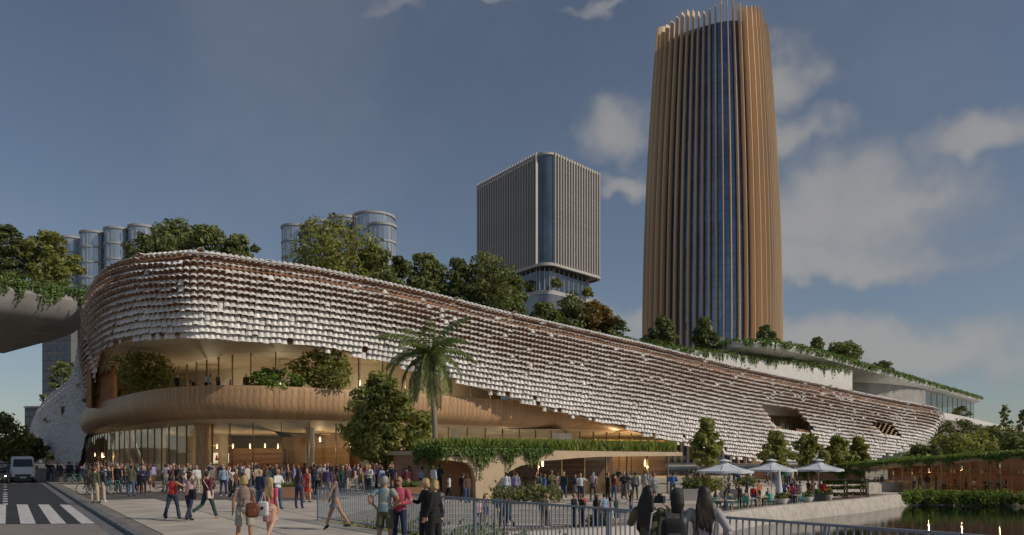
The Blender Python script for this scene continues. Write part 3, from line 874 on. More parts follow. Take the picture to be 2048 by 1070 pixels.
# ------------------------------------------------------------------ towers and far buildings
M['fin_wood'] = mat('fin_wood', (0.72, 0.52, 0.33), 0.5, var=0.10, scale=0.12, stretch=(1, 1, 0.1), objrand=0.06)
M['tower_glass'] = mat('tower_glass', (0.18, 0.28, 0.43), 0.07, metal=0.85, var=0.2, scale=0.12)
M['tower_band'] = mat('tower_band', (0.10, 0.18, 0.30), 0.25, metal=0.6, var=0.1)
M['fin_grey'] = mat('fin_grey', (0.50, 0.47, 0.44), 0.55, var=0.06, scale=0.1, objrand=0.04)
M['grey_glass'] = mat('grey_glass', (0.22, 0.22, 0.23), 0.12, metal=0.6, var=0.2, scale=0.1)
M['blue_glass'] = mat('blue_glass', (0.15, 0.18, 0.21), 0.06, metal=0.8, var=0.2, scale=0.1)
M['pale_glass'] = mat('pale_glass', (0.48, 0.53, 0.58), 0.12, metal=0.7, var=0.15, scale=0.08)
M['band_grey'] = mat('band_grey', (0.42, 0.42, 0.42), 0.6, var=0.05)

def rsq(u, a, n, rot):
    """rounded square outline: angle u, half side a, exponent n"""
    c, s = math.cos(u), math.sin(u)
    r = a / (abs(c) ** n + abs(s) ** n) ** (1.0 / n)
    x, y = r * c, r * s
    return Vector((x * math.cos(rot) - y * math.sin(rot), x * math.sin(rot) + y * math.cos(rot), 0))
tw = thing('high_rise_tower', 'tall tapering tower with vertical timber coloured fins over blue glass', 'tower', G(1425, 296))
TROT = R(-30)
def tw_a(z):
    pts = [(0, 22.6), (30, 23.3), (55, 23.5), (80, 23.1), (110, 22.1), (140, 20.5), (160, 19.1), (172, 18.2)]
    return float(np.interp(z, [p[0] for p in pts], [p[1] for p in pts]))
us = [2 * math.pi * i / 720 for i in range(720)]
dense = [rsq(u, 1.0, 3.2, TROT) for u in us]
per = np.r_[0, np.cumsum([(dense[(i + 1) % 720] - dense[i]).length for i in range(720)])]
def at_per(f):
    k = np.interp(f * per[-1], per, np.arange(721)); i = int(k) % 720; e = k - int(k)
    p = dense[i].lerp(dense[(i + 1) % 720], e); t = (dense[(i + 1) % 720] - dense[i]).normalized()
    return p, t, Vector((t.y, -t.x, 0))
zs = [0, 20, 40, 55, 70, 85, 100, 115, 130, 145, 155, 163]
gl = MB()
gl.grid([[rsq(2 * math.pi * j / 72, tw_a(z) - 1.0, 3.2, TROT) + Vector((0, 0, z)) for j in range(72)] for z in zs], closed=True)
gl.add([rsq(2 * math.pi * j / 72, tw_a(163) - 1.0, 3.2, TROT) + Vector((0, 0, 163)) for j in range(72)], [tuple(range(72))])
gl.build('glazing', M['tower_glass'], tw, smooth='auto')
for k in range(10, 41):
    z = k * 4.0; mb = MB()
    mb.grid([[rsq(2 * math.pi * j / 60, tw_a(z) - 0.93 + d, 3.2, TROT) + Vector((0, 0, z + h)) for j in range(60)] for d, h in ((-0.1, 0), (-0.02, 0), (-0.02, 0.18), (-0.1, 0.18))], closed=True)
    mb.build('floor_band', M['tower_band'], tw)
NF = 62
for k in range(NF):
    p0, t, n = at_per((k + 0.5) / NF)
    if (Vector((1, 1, 0)) * 0 + n).y > 0.55: continue
    mb = MB(); rows = []
    ztop = 168.6 + 1.2 * math.sin(k * 0.9)
    for z in zs + [ztop]:
        p = p0 * tw_a(z); c = p + Vector((0, 0, z))
        g = 0.42 if z < 130 else 0.42 - 0.16 * (z - 130) / 40
        rows.append([c - n * 0.9 + t * g * 0.5, c + n * 0.9 + t * g, c + n * 1.9 + t * 0.10, c + n * 1.9 - t * 0.10, c + n * 0.9 - t * g, c - n * 0.9 - t * g * 0.5])
    mb.grid(rows, closed=True); mb.add(rows[-1], [(0, 1, 2, 3, 4, 5)])
    mb.build('fin', M['fin_wood'], tw, smooth='auto')

# office block
off_b = thing('office_block', 'grey office block with close vertical fins and one rounded blue glass corner', 'office tower')
def rounded(poly, r, k=6):
    out = []; n = len(poly)
    for i in range(n):
        p, a, b = Vector(poly[i]), Vector(poly[i - 1]), Vector(poly[(i + 1) % n])
        u, w = (a - p).normalized(), (b - p).normalized()
        h = math.acos(max(-1, min(1, u.dot(w)))) / 2
        tl = r / math.tan(h); c = p + (u + w).normalized() * (r / math.sin(h))
        s0, s1 = p + u * tl - c, p + w * tl - c
        for j in range(k + 1):
            q = s0.lerp(s1, j / k).normalized() * r; out.append(c + q)
    return out
OC = [(10.2, 228.5), (29.8, 249.5), (7.5, 279), (-12.6, 260)]
def inset(poly, d):
    c = sum((Vector(p) for p in poly), Vector((0, 0))) / len(poly)
    return [Vector(p) + (c - Vector(p)).normalized() * d for p in poly]
def ring(poly, z): return [Vector((p[0], p[1], z)) for p in poly]
body = rounded(OC, 4.0); nb = len(body)
mb = MB(); mb.grid([ring(body, 61.5), ring(body, 95.2)], closed=True); mb.add(ring(body, 95.2), [tuple(range(nb))]); mb.add(ring(body, 61.5), [tuple(range(nb - 1, -1, -1))])
mb.build('glazing', M['grey_glass'], off_b, smooth='auto')
def band(poly, z0, z1, grow, nm, m, par):
    pa = [Vector(p) for p in poly]; n = len(pa); c = sum(pa, Vector((0, 0))) / n
    o = [p + (p - c).normalized() * grow for p in pa]
    mb = MB(); mb.grid([ring(pa, z0), ring(o, z0), ring(o, z1), ring(pa, z1)], closed=True)
    return mb.build(nm, m, par, smooth='auto')
band(body, 61.2, 62.0, 0.9, 'base_collar', M['fin_grey'], off_b)
band(body, 95.3, 96.0, 0.7, 'roof_edge', M['fin_grey'], off_b)
for k in range(1, 9): band(body, 62 + k * 3.7, 62.22 + k * 3.7, 0.12, 'floor_band', M['fin_grey'], off_b)
cg = [body[i] for i in range(0, 7)]
cc = sum((Vector(p) for p in body), Vector((0, 0))) / nb
mb = MB(); mb.grid([[Vector((*(p + (p - cc).normalized() * 0.15), z)) for p in cg] for z in (62, 95.2)]); mb.build('corner_glazing', M['blue_glass'], off_b, smooth=True)
for a, b, n in ((OC[3], OC[0], 25), (OC[0], OC[1], 18)):
    a, b = Vector(a), Vector(b); d = (b - a).normalized(); nn = Vector((d.y, -d.x))
    L = (b - a).length
    fm = MB().box((0, 0, 17.2), (0.34, 0.9, 34.4)).mesh('fin', M['fin_grey'])
    for k in range(n):
        f = 2.2 + (L - 4.4 - 1.6) * k / (n - 1) + (0 if b == Vector(OC[0]) else 1.6) - (1.6 if b == Vector(OC[0]) else 0) * 0
        q = a + d * f + nn * 0.45
        inst('fin', fm, off_b, (q.x, q.y, 61.7), (0, 0, math.atan2(d.y, d.x)))
nk = rounded([tuple(p) for p in inset(OC, 3.0)], 4.0)
mb = MB(); mb.grid([ring(nk, 44), ring(nk, 61.4)], closed=True); mb.build('neck_glazing', M['blue_glass'], off_b, smooth='auto')
band(rounded([tuple(p) for p in inset(OC, 1.0)], 4.0), 52.6, 53.9, 0.5, 'garden_terrace', M['band_grey'], off_b)
tp = rounded([tuple(p) for p in inset(OC, 1.0)], 4.0)
MB().add(ring(tp, 53.6), [tuple(range(len(tp)))]).build('terrace_floor', M['band_grey'], off_b)
for i in range(nb):
    p = Vector(nk[i]); q = Vector(nk[(i + 1) % nb]); L = (q - p).length
    for j in range(max(1, int(L / 2.2))):
        r_ = p.lerp(q, j / max(1, int(L / 2.2)))
        if r_.y < 262: MB().box((r_.x, r_.y, 55), (0.25, 0.4, 12.8)).build('mullion', M['fin_grey'], off_b)
mb = MB(); lw = rounded([tuple(p) for p in inset(OC, 0.5)], 4.0); mb.grid([ring(lw, 0), ring(lw, 52.5)], closed=True); mb.build('lower_glazing', M['grey_glass'], off_b, smooth='auto')

# apartment cylinders
def cyl_tower(name, label, bays, d0):
    o = thing(name, label, 'apartment tower')
    for px, py, rp_, dd in bays:
        d = d0 + dd; c = G(px, d); r = rp_ / F * d; zt = CZ + (HZ - py) / F * d
        MB().lathe([(r, 0), (r, zt - 1.0)], 24).build('glazing', M['pale_glass'], o, smooth='auto', loc=c)
        k = 0; z = zt
        while k < 8 and z > 30:
            MB().lathe([(r + 0.1, z - (1.3 if k == 0 else 0.9)), (r + 0.7, z - 1.2), (r + 0.8, z), (r - 0.6, z)] if k == 0 else [(r, z - 0.9), (r + 0.5, z - 0.9), (r + 0.5, z), (r, z)], 24).build('floor_band', M['band_grey'], o, smooth='auto', loc=c)
            z -= 9.0; k += 1
        for j in range(11):
            a = math.pi * (1.0 + j / 10.0)
            MB().box((c.x + (r + 0.05) * math.cos(a), c.y + (r + 0.05) * math.sin(a), zt - 42), (0.18, 0.18, 82)).build('mullion', M['fin_grey'], o)
    return o
cyl_tower('apartment_tower', 'row of joined glass cylinders rising behind the left end of the hall', [(143, 477, 22, 0), (189, 467, 25, -6), (237, 460, 25, -10), (285, 455, 25, -12), (335, 462, 26, -8)], 450)
cyl_tower('apartment_tower', 'joined glass cylinders with curved balconies behind the big pale green roof tree', [(592, 455, 27, 0), (640, 446, 26, -5), (686, 438, 28, -12), (748, 434, 40, -20), (764, 452, 27, -40)], 440)

# slab blocks down the street
M['block_grey'] = mat('block_grey', (0.16, 0.165, 0.175), 0.7, var=0.1, scale=0.1)
M['block_blue'] = mat('block_blue', (0.07, 0.09, 0.12), 0.15, var=0.2, scale=0.1, spec=0.8)
def block(name, label, x0, x1, ytop, d, depth, rows, colsn, h=3.3):
    a, b = G(x0, d), G(x1, d); zt = CZ + (HZ - ytop) / F * d
    o = thing(name, label, 'building', ((a.x + b.x) / 2, d, 0), R(-14))
    w = (b - a).length
    MB().box((0, depth / 2, zt / 2), (w, depth, zt)).build('wall', M['block_grey'], o)
    for r in range(rows):
        for c in range(colsn):
            cw = w / colsn
            wi = MB().box((0, 0, 0), (cw * 0.72, 0.15, h * 0.62)).build('window', M['block_blue'], o, loc=(-w / 2 + cw * (c + 0.5), -0.02, zt - h * (r + 0.75)))
    ro = MB().box((0, depth / 2, zt + 0.3), (w + 0.6, depth + 0.6, 0.6)).build('roof', M['band_grey'], o)
    return o
block('slab_block', 'dark grey slab block under the bridge soffit', 78, 148, 640, 250, 26, 12, 4)
block('slab_block', 'low grey block beside the tall dark slab block', 46, 82, 815, 300, 30, 3, 3)
block('slab_block', 'pale low block closing the far end of the road', -60, 34, 880, 420, 20, 2, 8)

# concrete bridge at the left, planted on top
brg = thing('planted_bridge', 'wide concrete bridge over the road with plants along its edge', 'bridge')
A = G(172, 92); B = A + (G(-190, 78) - A).normalized() * 95
D = (B - A).normalized(); NB = Vector((-D.y, D.x, 0))
if NB.y > 0: NB = -NB
sec = [(34, 22.6), (0.4, 22.6), (0.0, 22.3), (0.0, 21.7), (-0.25, 21.2), (-0.05, 20.3), (0.5, 19.3), (1.6, 18.4), (3.4, 17.9), (8, 17.6), (27, 17.3), (31, 18.2), (34, 20)]
mb = MB(); mb.grid([[A + D * s - NB * o_ + Vector((0, 0, z)) for o_, z in sec] for s in np.linspace(0, (B - A).length, 30)], flip=True)
mb.build('deck', M['concrete'], brg, smooth='auto')
pj = MB().box((0, 0, 0), (0.03, 0.06, 3.2)).mesh('panel_joint', M['block_grey'])
for s in np.linspace(3, 30, 7):
    p = A + D * s + NB * 0.02; inst('panel_joint', pj, brg, (p.x, p.y, 20.9), (0, 0, math.atan2(D.y, D.x)))
for s_ in (48, 92):
    p = A + D * s_ - NB * 15
    mb = MB(); mb.lathe([(1.6, 0), (1.5, 12), (1.9, 15), (3.2, 17.4)], 18); mb.build('pier', M['concrete'], brg, smooth='auto', loc=(p.x, p.y, -0.1))
# low wooded hills on the horizon
M['hill'] = mat('hill', (0.045, 0.06, 0.04), 0.95, var=0.3, scale=0.01)
rows = []
for i in range(121):
    a = -1.6 + 3.2 * i / 120; hgt = 14 + 10 * math.sin(a * 5.1 + 1) + 8 * math.sin(a * 13) + 4 * math.sin(a * 31)
    rows.append([Vector((r_ * math.sin(a), r_ * math.cos(a), z_)) for r_, z_ in ((1700, -4), (1850, max(3, hgt * 0.7)), (2050, max(5, hgt)), (2500, -4))])
struct(MB().grid(rows).build('hills', M['hill'], smooth=True))
# ------------------------------------------------------------------ plants
def leaves(pos, nrm, size, rng, ratio=1.9, jitter=0.9):
    n = len(pos)
    nn = nrm + rng.normal(0, jitter, (n, 3)); nn /= np.linalg.norm(nn, axis=1)[:, None] + 1e-9
    a = rng.normal(0, 1, (n, 3)); a -= nn * (a * nn).sum(1)[:, None]; a /= np.linalg.norm(a, axis=1)[:, None] + 1e-9
    b = np.cross(nn, a)
    s = size * rng.uniform(0.6, 1.35, n)[:, None]
    la, lb = a * s * ratio * 0.5, b * s * 0.5
    v = np.stack([pos - la, pos + lb * 0.8 - la * 0.1 + nn * s * 0.12, pos + la, pos - lb * 0.8 - la * 0.1 + nn * s * 0.12], 1).reshape(-1, 3)
    f = np.arange(4 * n).reshape(-1, 4)
    return v, f
def blob_points(blobs, n, rng, core=0.5):
    bl = np.array(blobs); w = (bl[:, 3] * bl[:, 4] * bl[:, 5]) ** 0.66; w /= w.sum()
    k = rng.choice(len(bl), n, p=w)
    d = rng.normal(0, 1, (n, 3)); d /= np.linalg.norm(d, axis=1)[:, None]
    r = core + (1 - core) * rng.uniform(0, 1, n) ** 0.6
    r *= 1 + 0.16 * rng.normal(0, 1, n)
    p = bl[k, :3] + d * r[:, None] * bl[k, 3:6]
    return p, d
def make_tree(name, label, base, h, w, trunk=0.25, seed=1, n=3000, leaf=0.3, m='leaf_mid', form='round', nb=26, cat='tree', group=None, tr=None, depth=None):
    rng = np.random.default_rng(seed)
    o = thing(name, label, cat, base, rng.uniform(-0.3, 0.3), group)
    cz0 = h * trunk; ch = h - cz0; rw = w / 2
    blobs = []; nb = int(nb * 1.7)
    for i in range(nb):
        u = (i + 0.5) / nb
        z = cz0 + ch * (0.10 + 0.84 * u)
        if form == 'round': env = math.sqrt(max(0.08, 1 - (2 * (0.10 + 0.84 * u) - 0.92) ** 2))
        elif form == 'egg': env = 1.0 - 0.72 * (u - 0.32) / 0.68 if u > 0.32 else 0.68 + u
        elif form == 'cone': env = 1.05 - 0.82 * u if u > 0.18 else 0.75 + u
        elif form == 'spread': env = 0.55 + 0.55 * math.sin(math.pi * min(1, u * 0.85 + 0.1))
        else: env = 0.5 + 0.5 * (1 - abs(2 * u - 0.8))
        a = i * 2.39996 + rng.uniform(-0.4, 0.4)
        env *= 1 + 0.22 * math.sin(2 * a + seed) + 0.16 * math.sin(3 * a + 5 * u + 2.1 * seed)
        br = (0.165 if form != 'cone' else 0.15) * w * rng.uniform(0.55, 1.15) * (0.55 + 0.45 * env)
        rad = max(0, rw * env - br * 0.6) * math.sqrt(rng.uniform(0.12, 1.25))
        blobs.append((rad * math.cos(a), rad * math.sin(a), z, br, br, br * rng.uniform(0.55, 0.8)))
    p, d = blob_points(blobs, n, rng)
    d[:, 2] += 0.35
    v, f = leaves(p, d, leaf, rng, jitter=0.55)
    inst('crown', mesh_np('crown', v, f, [M[m]]), o)
    r0 = tr or max(0.08, w * 0.028)
    mb = MB(); bend = rng.uniform(-0.05, 0.05, 2) * h
    top = Vector((bend[0], bend[1], cz0 + ch * 0.7))
    mb.tube([(0, 0, -0.05), (bend[0] * 0.2, bend[1] * 0.2, cz0 * 0.5), (bend[0] * 0.5, bend[1] * 0.5, cz0 + ch * 0.2), top], [r0 * 1.25, r0, r0 * 0.75, r0 * 0.25], 7)
    for b in blobs[::2]:
        q = Vector(b[:3]); s = Vector((bend[0] * 0.4, bend[1] * 0.4, min(q.z - 0.1 * h, cz0 + ch * 0.45))) if q.z > cz0 else Vector((0, 0, cz0 * 0.8))
        mid = s.lerp(q, 0.5) + Vector((0, 0, -0.03 * h))
        mb.tube([s, mid, q], [r0 * 0.42, r0 * 0.28, r0 * 0.1], 5)
    mb.build('trunk', M['bark'], o, smooth=True)
    return o
def tree_px(name, label, px, ytop, wpx, d, zb, **k):
    b = G(px, d, zb); h = CZ + (HZ - ytop) / F * d - zb
    return make_tree(name, label, b, h, wpx / F * d, **k)

g_roof = 'trees on the green roof of the hall'
RT = [
    ('roof_tree', 'low dark roof tree at the left end of the hall roof', 300, 464, 100, 86, 18.4, 'leaf_dark', 'spread'),
    ('roof_tree', 'tallest feathery tree above the rounded corner of the hall', 345, 430, 125, 92, 18.4, 'leaf_mid', 'round'),
    ('roof_tree', 'bushy green roof tree beside the feathery tall corner tree', 412, 452, 120, 86, 18.4, 'leaf_mid', 'spread'),
    ('roof_tree', 'roof tree where the corner group ends, before the sky gap', 478, 464, 80, 84, 18.6, 'leaf_mid', 'round'),
    ('roof_tree', 'large pale green spreading tree in front of the glass cylinders', 665, 440, 185, 92, 18.6, 'leaf_gold', 'spread'),
    ('roof_tree', 'green roof tree leaning out below the balconied cylinder', 745, 488, 110, 94, 18.4, 'leaf_mid', 'round'),
    ('roof_tree', 'small dark roof tree just past the pale spreading tree', 798, 510, 80, 97, 18.2, 'leaf_dark', 'round'),
    ('roof_tree', 'upright roof tree midway along the hall roof', 850, 500, 85, 100, 18.0, 'leaf_mid', 'round'),
    ('roof_tree', 'dense dark roof tree left of the office block', 915, 512, 100, 102, 17.6, 'leaf_dark', 'round'),
    ('roof_tree', 'broad roof tree rising against the left edge of the office block', 972, 503, 130, 103, 17.4, 'leaf_mid', 'round'),
    ('roof_tree', 'roof tree standing before the left face of the office block', 1022, 540, 80, 106, 17.2, 'leaf_mid', 'round'),
    ('roof_tree', 'low roof tree below the neck of the office block', 1088, 602, 85, 112, 16.6, 'leaf_mid', 'round'),
    ('roof_tree', 'dark roof tree under the rounded corner of the office block', 1140, 590, 110, 116, 16.4, 'leaf_dark', 'round'),
    ('roof_tree', 'rust coloured roof tree among the green ones', 1186, 598, 85, 118, 16.2, 'leaf_rust', 'round'),
    ('roof_tree', 'thin sparse roof tree at the right end of the row', 1228, 630, 65, 118, 16.0, 'leaf_dark', 'spread'),
    ('terrace_tree', 'round tree at the left foot of the fin tower', 1327, 627, 64, 122, 17.5, 'leaf_mid', 'egg'),
    ('terrace_tree', 'round tree before the middle of the fin tower', 1410, 632, 62, 124, 17.5, 'leaf_mid', 'egg'),
    ('terrace_tree', 'small tree at the right foot of the fin tower', 1530, 650, 54, 134, 19.8, 'leaf_mid', 'egg'),
    ('terrace_tree', 'small pointed tree on the cantilevered roof', 1634, 673, 46, 150, 20.0, 'leaf_mid', 'egg'),
    ('terrace_tree', 'wide low tree on the cantilevered roof', 1685, 686, 74, 156, 20.0, 'leaf_mid', 'spread'),
    ('terrace_tree', 'sparse little shrub furthest out on the cantilevered roof', 1765, 724, 46, 172, 20.0, 'leaf_dark', 'spread'),
    ('bridge_tree', 'dark leafy tree on the bridge at the picture edge', 16, 446, 84, 97, 22.4, 'leaf_dark', 'round'),
    ('bridge_tree', 'golden green tree on the bridge next to the hall corner', 96, 458, 96, 98, 22.4, 'leaf_gold', 'round')]
for i, (nm, lb, px, yt, w, d, zb, mm, fm) in enumerate(RT):
    sp = 0.55 if 'sparse' in lb else 1.0
    tree_px(nm, lb, px, yt, w, d, zb, seed=100 + i, n=int(4400 * sp * (1 if w > 70 else 0.6)), leaf=0.34 if d < 110 else 0.40, m=mm, form=fm, trunk=0.10, nb=int(18 + w / 6), group=g_roof if nm == 'roof_tree' else None)
# street and plaza trees
tree_px('plaza_tree', 'big leafy plaza tree next to the palm', 766, 742, 156, 57, -0.02, seed=33, n=8500, leaf=0.25, m='leaf_gold', form='egg', trunk=0.17, nb=44, tr=0.2)
g_s = 'clipped young trees in front of the tile skin'
for i, (px, yt, w, d, lb) in enumerate(((1413, 834, 78, 76, 'young tree beside the planted pavilion roof, apart from the other four'), (1552, 860, 76, 84, 'first of four young trees behind the umbrellas, nearest the lone one'),
                                        (1617, 864, 68, 86, 'second of four young trees behind the umbrellas'), (1673, 868, 60, 88, 'third of four young trees behind the umbrellas'), (1717, 872, 52, 90, 'last and smallest of four young trees behind the umbrellas'))):
    tree_px('young_tree', lb, px, yt, w, d, ZP, seed=50 + i, n=3400, leaf=0.26, m='leaf_gold', form='egg', trunk=0.20, nb=26, group=g_s)
FT = [(-8, 826, 110, 84, 'leaf_mid', 'round', 'street tree hanging over the road at the picture edge'), (52, 872, 60, 150, 'leaf_dark', 'round', 'dark street tree behind the white van'), (92, 868, 70, 172, 'leaf_dark', 'round', 'dark tree behind the lowest tip of the tile wing'),
      (20, 892, 50, 190, 'leaf_dark', 'spread', 'far street tree closing the view down the road'), (130, 712, 70, 196, 'leaf_mid', 'spread', 'tall green tree between the dark slab block and the tile wing')]
for i, (px, yt, w, d, mm, fm, lb) in enumerate(FT):
    tree_px('street_tree', lb, px, yt, w, d, 0, seed=70 + i, n=3800, leaf=0.30 if d < 100 else 0.55, m=mm, form=fm, trunk=0.22, nb=26)
BT = [(1915, 838, 90, 150, 'leaf_dark', 'spread', 'dark tree under the terrace slab at the far end of the hall'), (1900, 868, 90, 118, 'leaf_gold', 'spread', 'yellow green bushy tree behind the ivy pavilion'), (1950, 862, 80, 122, 'leaf_gold', 'round', 'golden tree behind the ivy pavilion'),
      (1990, 846, 100, 126, 'leaf_mid', 'round', 'broad green tree behind the ivy pavilion, below the thin one'), (2042, 862, 80, 120, 'leaf_mid', 'round', 'green tree behind the ivy pavilion at the picture edge'), (2010, 800, 40, 170, 'leaf_mid', 'cone', 'thin tall tree rising above the terrace ramp'),
      (2046, 812, 44, 168, 'leaf_dark', 'cone', 'dark thin tree at the edge of the terrace ramp'), (1846, 890, 60, 112, 'leaf_dark', 'spread', 'dark shrubby tree where the tile skin meets the ground')]
for i, (px, yt, w, d, mm, fm, lb) in enumerate(BT):
    tree_px('garden_tree', lb, px, yt, w, d, -1.4, seed=90 + i, n=3200 if fm != 'cone' else 1500, leaf=0.36, m=mm, form=fm, trunk=0.12, nb=24)
tree_px('terrace_shrub', 'small dark shrub inside the glass balustrade of the far terrace', 1922, 812, 34, 190, 11.5, seed=12, n=500, leaf=0.4, m='leaf_dark', form='spread', trunk=0.1, nb=10, cat='shrub')
# office terrace trees
for i, (px, yt, w, d, lb) in enumerate(((1060, 560, 26, 236, 'small tree at the left of the office garden terrace'), (1115, 556, 26, 229, 'small tree at the corner of the office garden terrace'), (1176, 575, 24, 242, 'small tree at the right of the office garden terrace'))):
    tree_px('terrace_tree', lb, px, yt, w, d, 53.7, seed=140 + i, n=700, leaf=0.5, m='leaf_gold', form='round', trunk=0.1, nb=10)
# balcony planting
tree_px('balcony_shrub', 'feathery tall shrub near the left end of the wooden balcony', 292, 702, 112, 78.5, 8.35, seed=201, n=2600, leaf=0.24, m='leaf_gold', form='spread', trunk=0.06, nb=34, cat='shrub')
tree_px('balcony_shrub', 'small fern like shrub where the balcony curls back to the street', 206, 762, 60, 92, 8.35, seed=202, n=900, leaf=0.26, m='leaf_gold', form='spread', trunk=0.05, nb=16, cat='shrub')
tree_px('balcony_shrub', 'dense round clipped shrub in the middle of the wooden balcony', 546, 737, 84, 71.2, 8.35, seed=203, n=3200, leaf=0.17, m='leaf_bright', form='round', trunk=0.02, nb=30, cat='shrub')
tree_px('balcony_shrub', 'feathery shrub on the balcony above the plaza tree', 648, 701, 104, 73.5, 8.35, seed=204, n=2600, leaf=0.24, m='leaf_gold', form='spread', trunk=0.06, nb=34, cat='shrub')

# coconut palm
def make_palm(base, h):
    o = thing('palm_tree', 'coconut palm with drooping fronds in front of the tile skin', 'palm tree', base)
    mb = MB(); pts = [(0.22 * math.sin(k * 0.35), 0, h * k / 12) for k in range(13)]
    mb.tube(pts, [0.24 - 0.10 * k / 12 + (0.08 if k == 0 else 0) for k in range(13)], 9); mb.build('trunk', M['palm_bark'], o, smooth=True)
    top = Vector(pts[-1]); rng = random.Random(5)
    for k in range(26):
        a = k * 2.39996; up = 1.25 - 2.1 * (k / 25.0); L = 3.7 + rng.uniform(-0.4, 0.4)
        d = Vector((math.cos(a), math.sin(a), 0))
        pts_ = []; p = top.copy(); ang_ = up
        for j in range(15):
            pts_.append(p.copy()); st = L / 14
            p = p + (d * math.cos(ang_) + Vector((0, 0, math.sin(ang_)))) * st
            ang_ -= (0.085 + 0.05 * (1 - abs(up))) * (1 if ang_ > -1.4 else 0)
        fr = MB(); fr.tube(pts_, [0.045 * (1 - j / 16) for j in range(15)], 4)
        side = Vector((-d.y, d.x, 0))
        for j in range(1, 15):
            for e in range(3):
                q = pts_[j].lerp(pts_[min(j + 1, 14)], e / 3.0)
                t = (pts_[min(j + 1, 14)] - pts_[j - 1]).normalized()
                ll = 0.85 * math.sin(math.pi * (0.12 + 0.86 * (j + e / 3) / 15.5)) ** 0.7 + 0.08
                for sg in (-1, 1):
                    dirv = (side * sg * 0.75 + t * 0.55 + Vector((0, 0, -0.55 - 0.3 * rng.random()))).normalized()
                    tip = q + dirv * ll; wv = t * 0.045
                    mid = q.lerp(tip, 0.5) + Vector((0, 0, 0.05))
                    fr.add([q - wv * 0.5, q + wv * 0.5, mid + wv, mid - wv], [(0, 1, 2, 3)]); fr.add([mid - wv, mid + wv, tip], [(0, 1, 2)])
        fr.build('frond', M['palm_leaf'], o)
    for k in range(7):
        a = k * 0.9; MB().ball(top + Vector((0.26 * math.cos(a), 0.26 * math.sin(a), -0.32 - 0.08 * (k % 3))), (0.14, 0.14, 0.18), 8, 6).build('coconut', M['coconut'], o, smooth=True)
    return o
M['coconut'] = mat('coconut', (0.30, 0.20, 0.06), 0.5)
make_palm(G(864, 52, -0.45), 9.9)

# trailing plants
def ivy(name, label, pts, hang, dens, leaf=0.16, up=0.25, depth=0.35, m='ivy', cat='ivy', seed=3, clump=1.0):
    rng = np.random.default_rng(seed); pos, nr = [], []
    P3 = [np.array(p) for p in pts]
    sg = np.r_[0, np.cumsum([np.linalg.norm(P3[i + 1] - P3[i]) for i in range(len(P3) - 1)])]
    L = sg[-1]; A_ = np.array(P3)
    n = int(L * dens)
    for i in range(n):
        s = rng.uniform(0, L)
        b = np.array([np.interp(s, sg, A_[:, k]) for k in range(3)])
        e = np.array([np.interp(min(s + 0.5, L), sg, A_[:, k]) for k in range(3)]) - b
        nrm = np.array([e[1], -e[0], 0]); nrm /= np.linalg.norm(nrm) + 1e-9
        lo = hang(s / L) * (0.35 + 0.65 * (0.5 + 0.5 * math.sin(s * 2.3 + 2 * math.sin(s * 0.7))) ** clump)
        if rng.uniform() < 0.08: lo *= 1.7
        ln = lo * rng.uniform(0.3, 1.0)
        k = max(2, int(ln / (leaf * 0.55)))
        off_ = rng.uniform(0.02, depth * 0.5)
        for j in range(k):
            q = b + nrm * (off_ + rng.normal(0, 0.03)) + np.array([rng.normal(0, 0.04), rng.normal(0, 0.04), -ln * j / k])
            pos.append(q); nr.append(nrm + np.array([0, 0, 0.3]))
        for j in range(3):
            pos.append(b - nrm * rng.uniform(-0.2, depth) + np.array([0, 0, rng.uniform(-0.05, up)])); nr.append(np.array([0, 0, 1.0]))
    v, f = leaves(np.array(pos), np.array(nr), leaf, rng, 1.4, 0.6)
    o = inst(name, mesh_np(name, v, f, [M[m]]))
    return tag(o, label, cat, kind='stuff')
ivy('trailing_ivy', 'trailing green plants hanging over the edge of the concrete bridge', [A + D * s + NB * 0.1 + Vector((0, 0, 22.6)) for s in np.linspace(62, -1, 14)], lambda f: 2.4, 16, 0.24, 0.9, 1.2)
ivy('trailing_ivy', 'ivy along the top of the white terrace wall behind the tile skin', [Vector((*q, 17.95)) for q in cr([tuple(G(a, b)[:2]) for a, b in ((1235, 98.6), (1300, 104.1), (1400, 110.1), (1500, 116.6), (1600, 124.6), (1700, 134.3))], 4)], lambda f: 1.7 - 0.6 * f, 9, 0.26, 0.5, 0.8, seed=4)
ivy('trailing_ivy', 'ivy fringe along the edge of the cantilevered roof slab', [Vector((q[0], q[1] - 0.25, 20.2)) for q in eg], lambda f: 1.5 - 0.5 * f, 9, 0.30, 0.5, 1.2, seed=5)
ivy('roof_edge_plants', 'low green plants just behind the top row of tiles', [skin_pt(s, 0, -1.4) + Vector((0, 0, 0.0)) for s in np.linspace(S_CORNER + 6, SL - 8, 60)], lambda f: 0.4, 6, 0.22, 0.35, 0.9, m='leaf_mid', cat='plants', seed=6)
# ------------------------------------------------------------------ garden pavilion with arched pier
gp = thing('garden_pavilion', 'low tan pavilion with planted roof and one arched pier beside the steps', 'pavilion')
La, Ra = G(885, 47.0), G(1365, 57.0)
GD = (Ra - La).normalized(); GN = Vector((GD.y, -GD.x, 0)); GL = (Ra - La).length
def gpx(px, py, back=0.0):
    """point of the pavilion front plane under a picture column"""
    k = (px - 1024) / F
    s = (k * La.y - La.x) / (GD.x - k * GD.y)
    p = La + GD * s; d = p.y
    return p - GN * back + Vector((0, 0, CZ + (HZ - py) / F * d))
outline = [(1365, 904.5), (1365, 911.5), (1290, 912), (1200, 913.5), (1155, 916), (1085, 922), (1040, 932), (1020, 942), (1004, 955), (992, 970), (986, 984), (984, 1004), (952, 1004), (951, 960), (946, 938), (936, 926), (905, 921), (885, 920), (885, 897), (960, 898), (1100, 901), (1250, 903)]
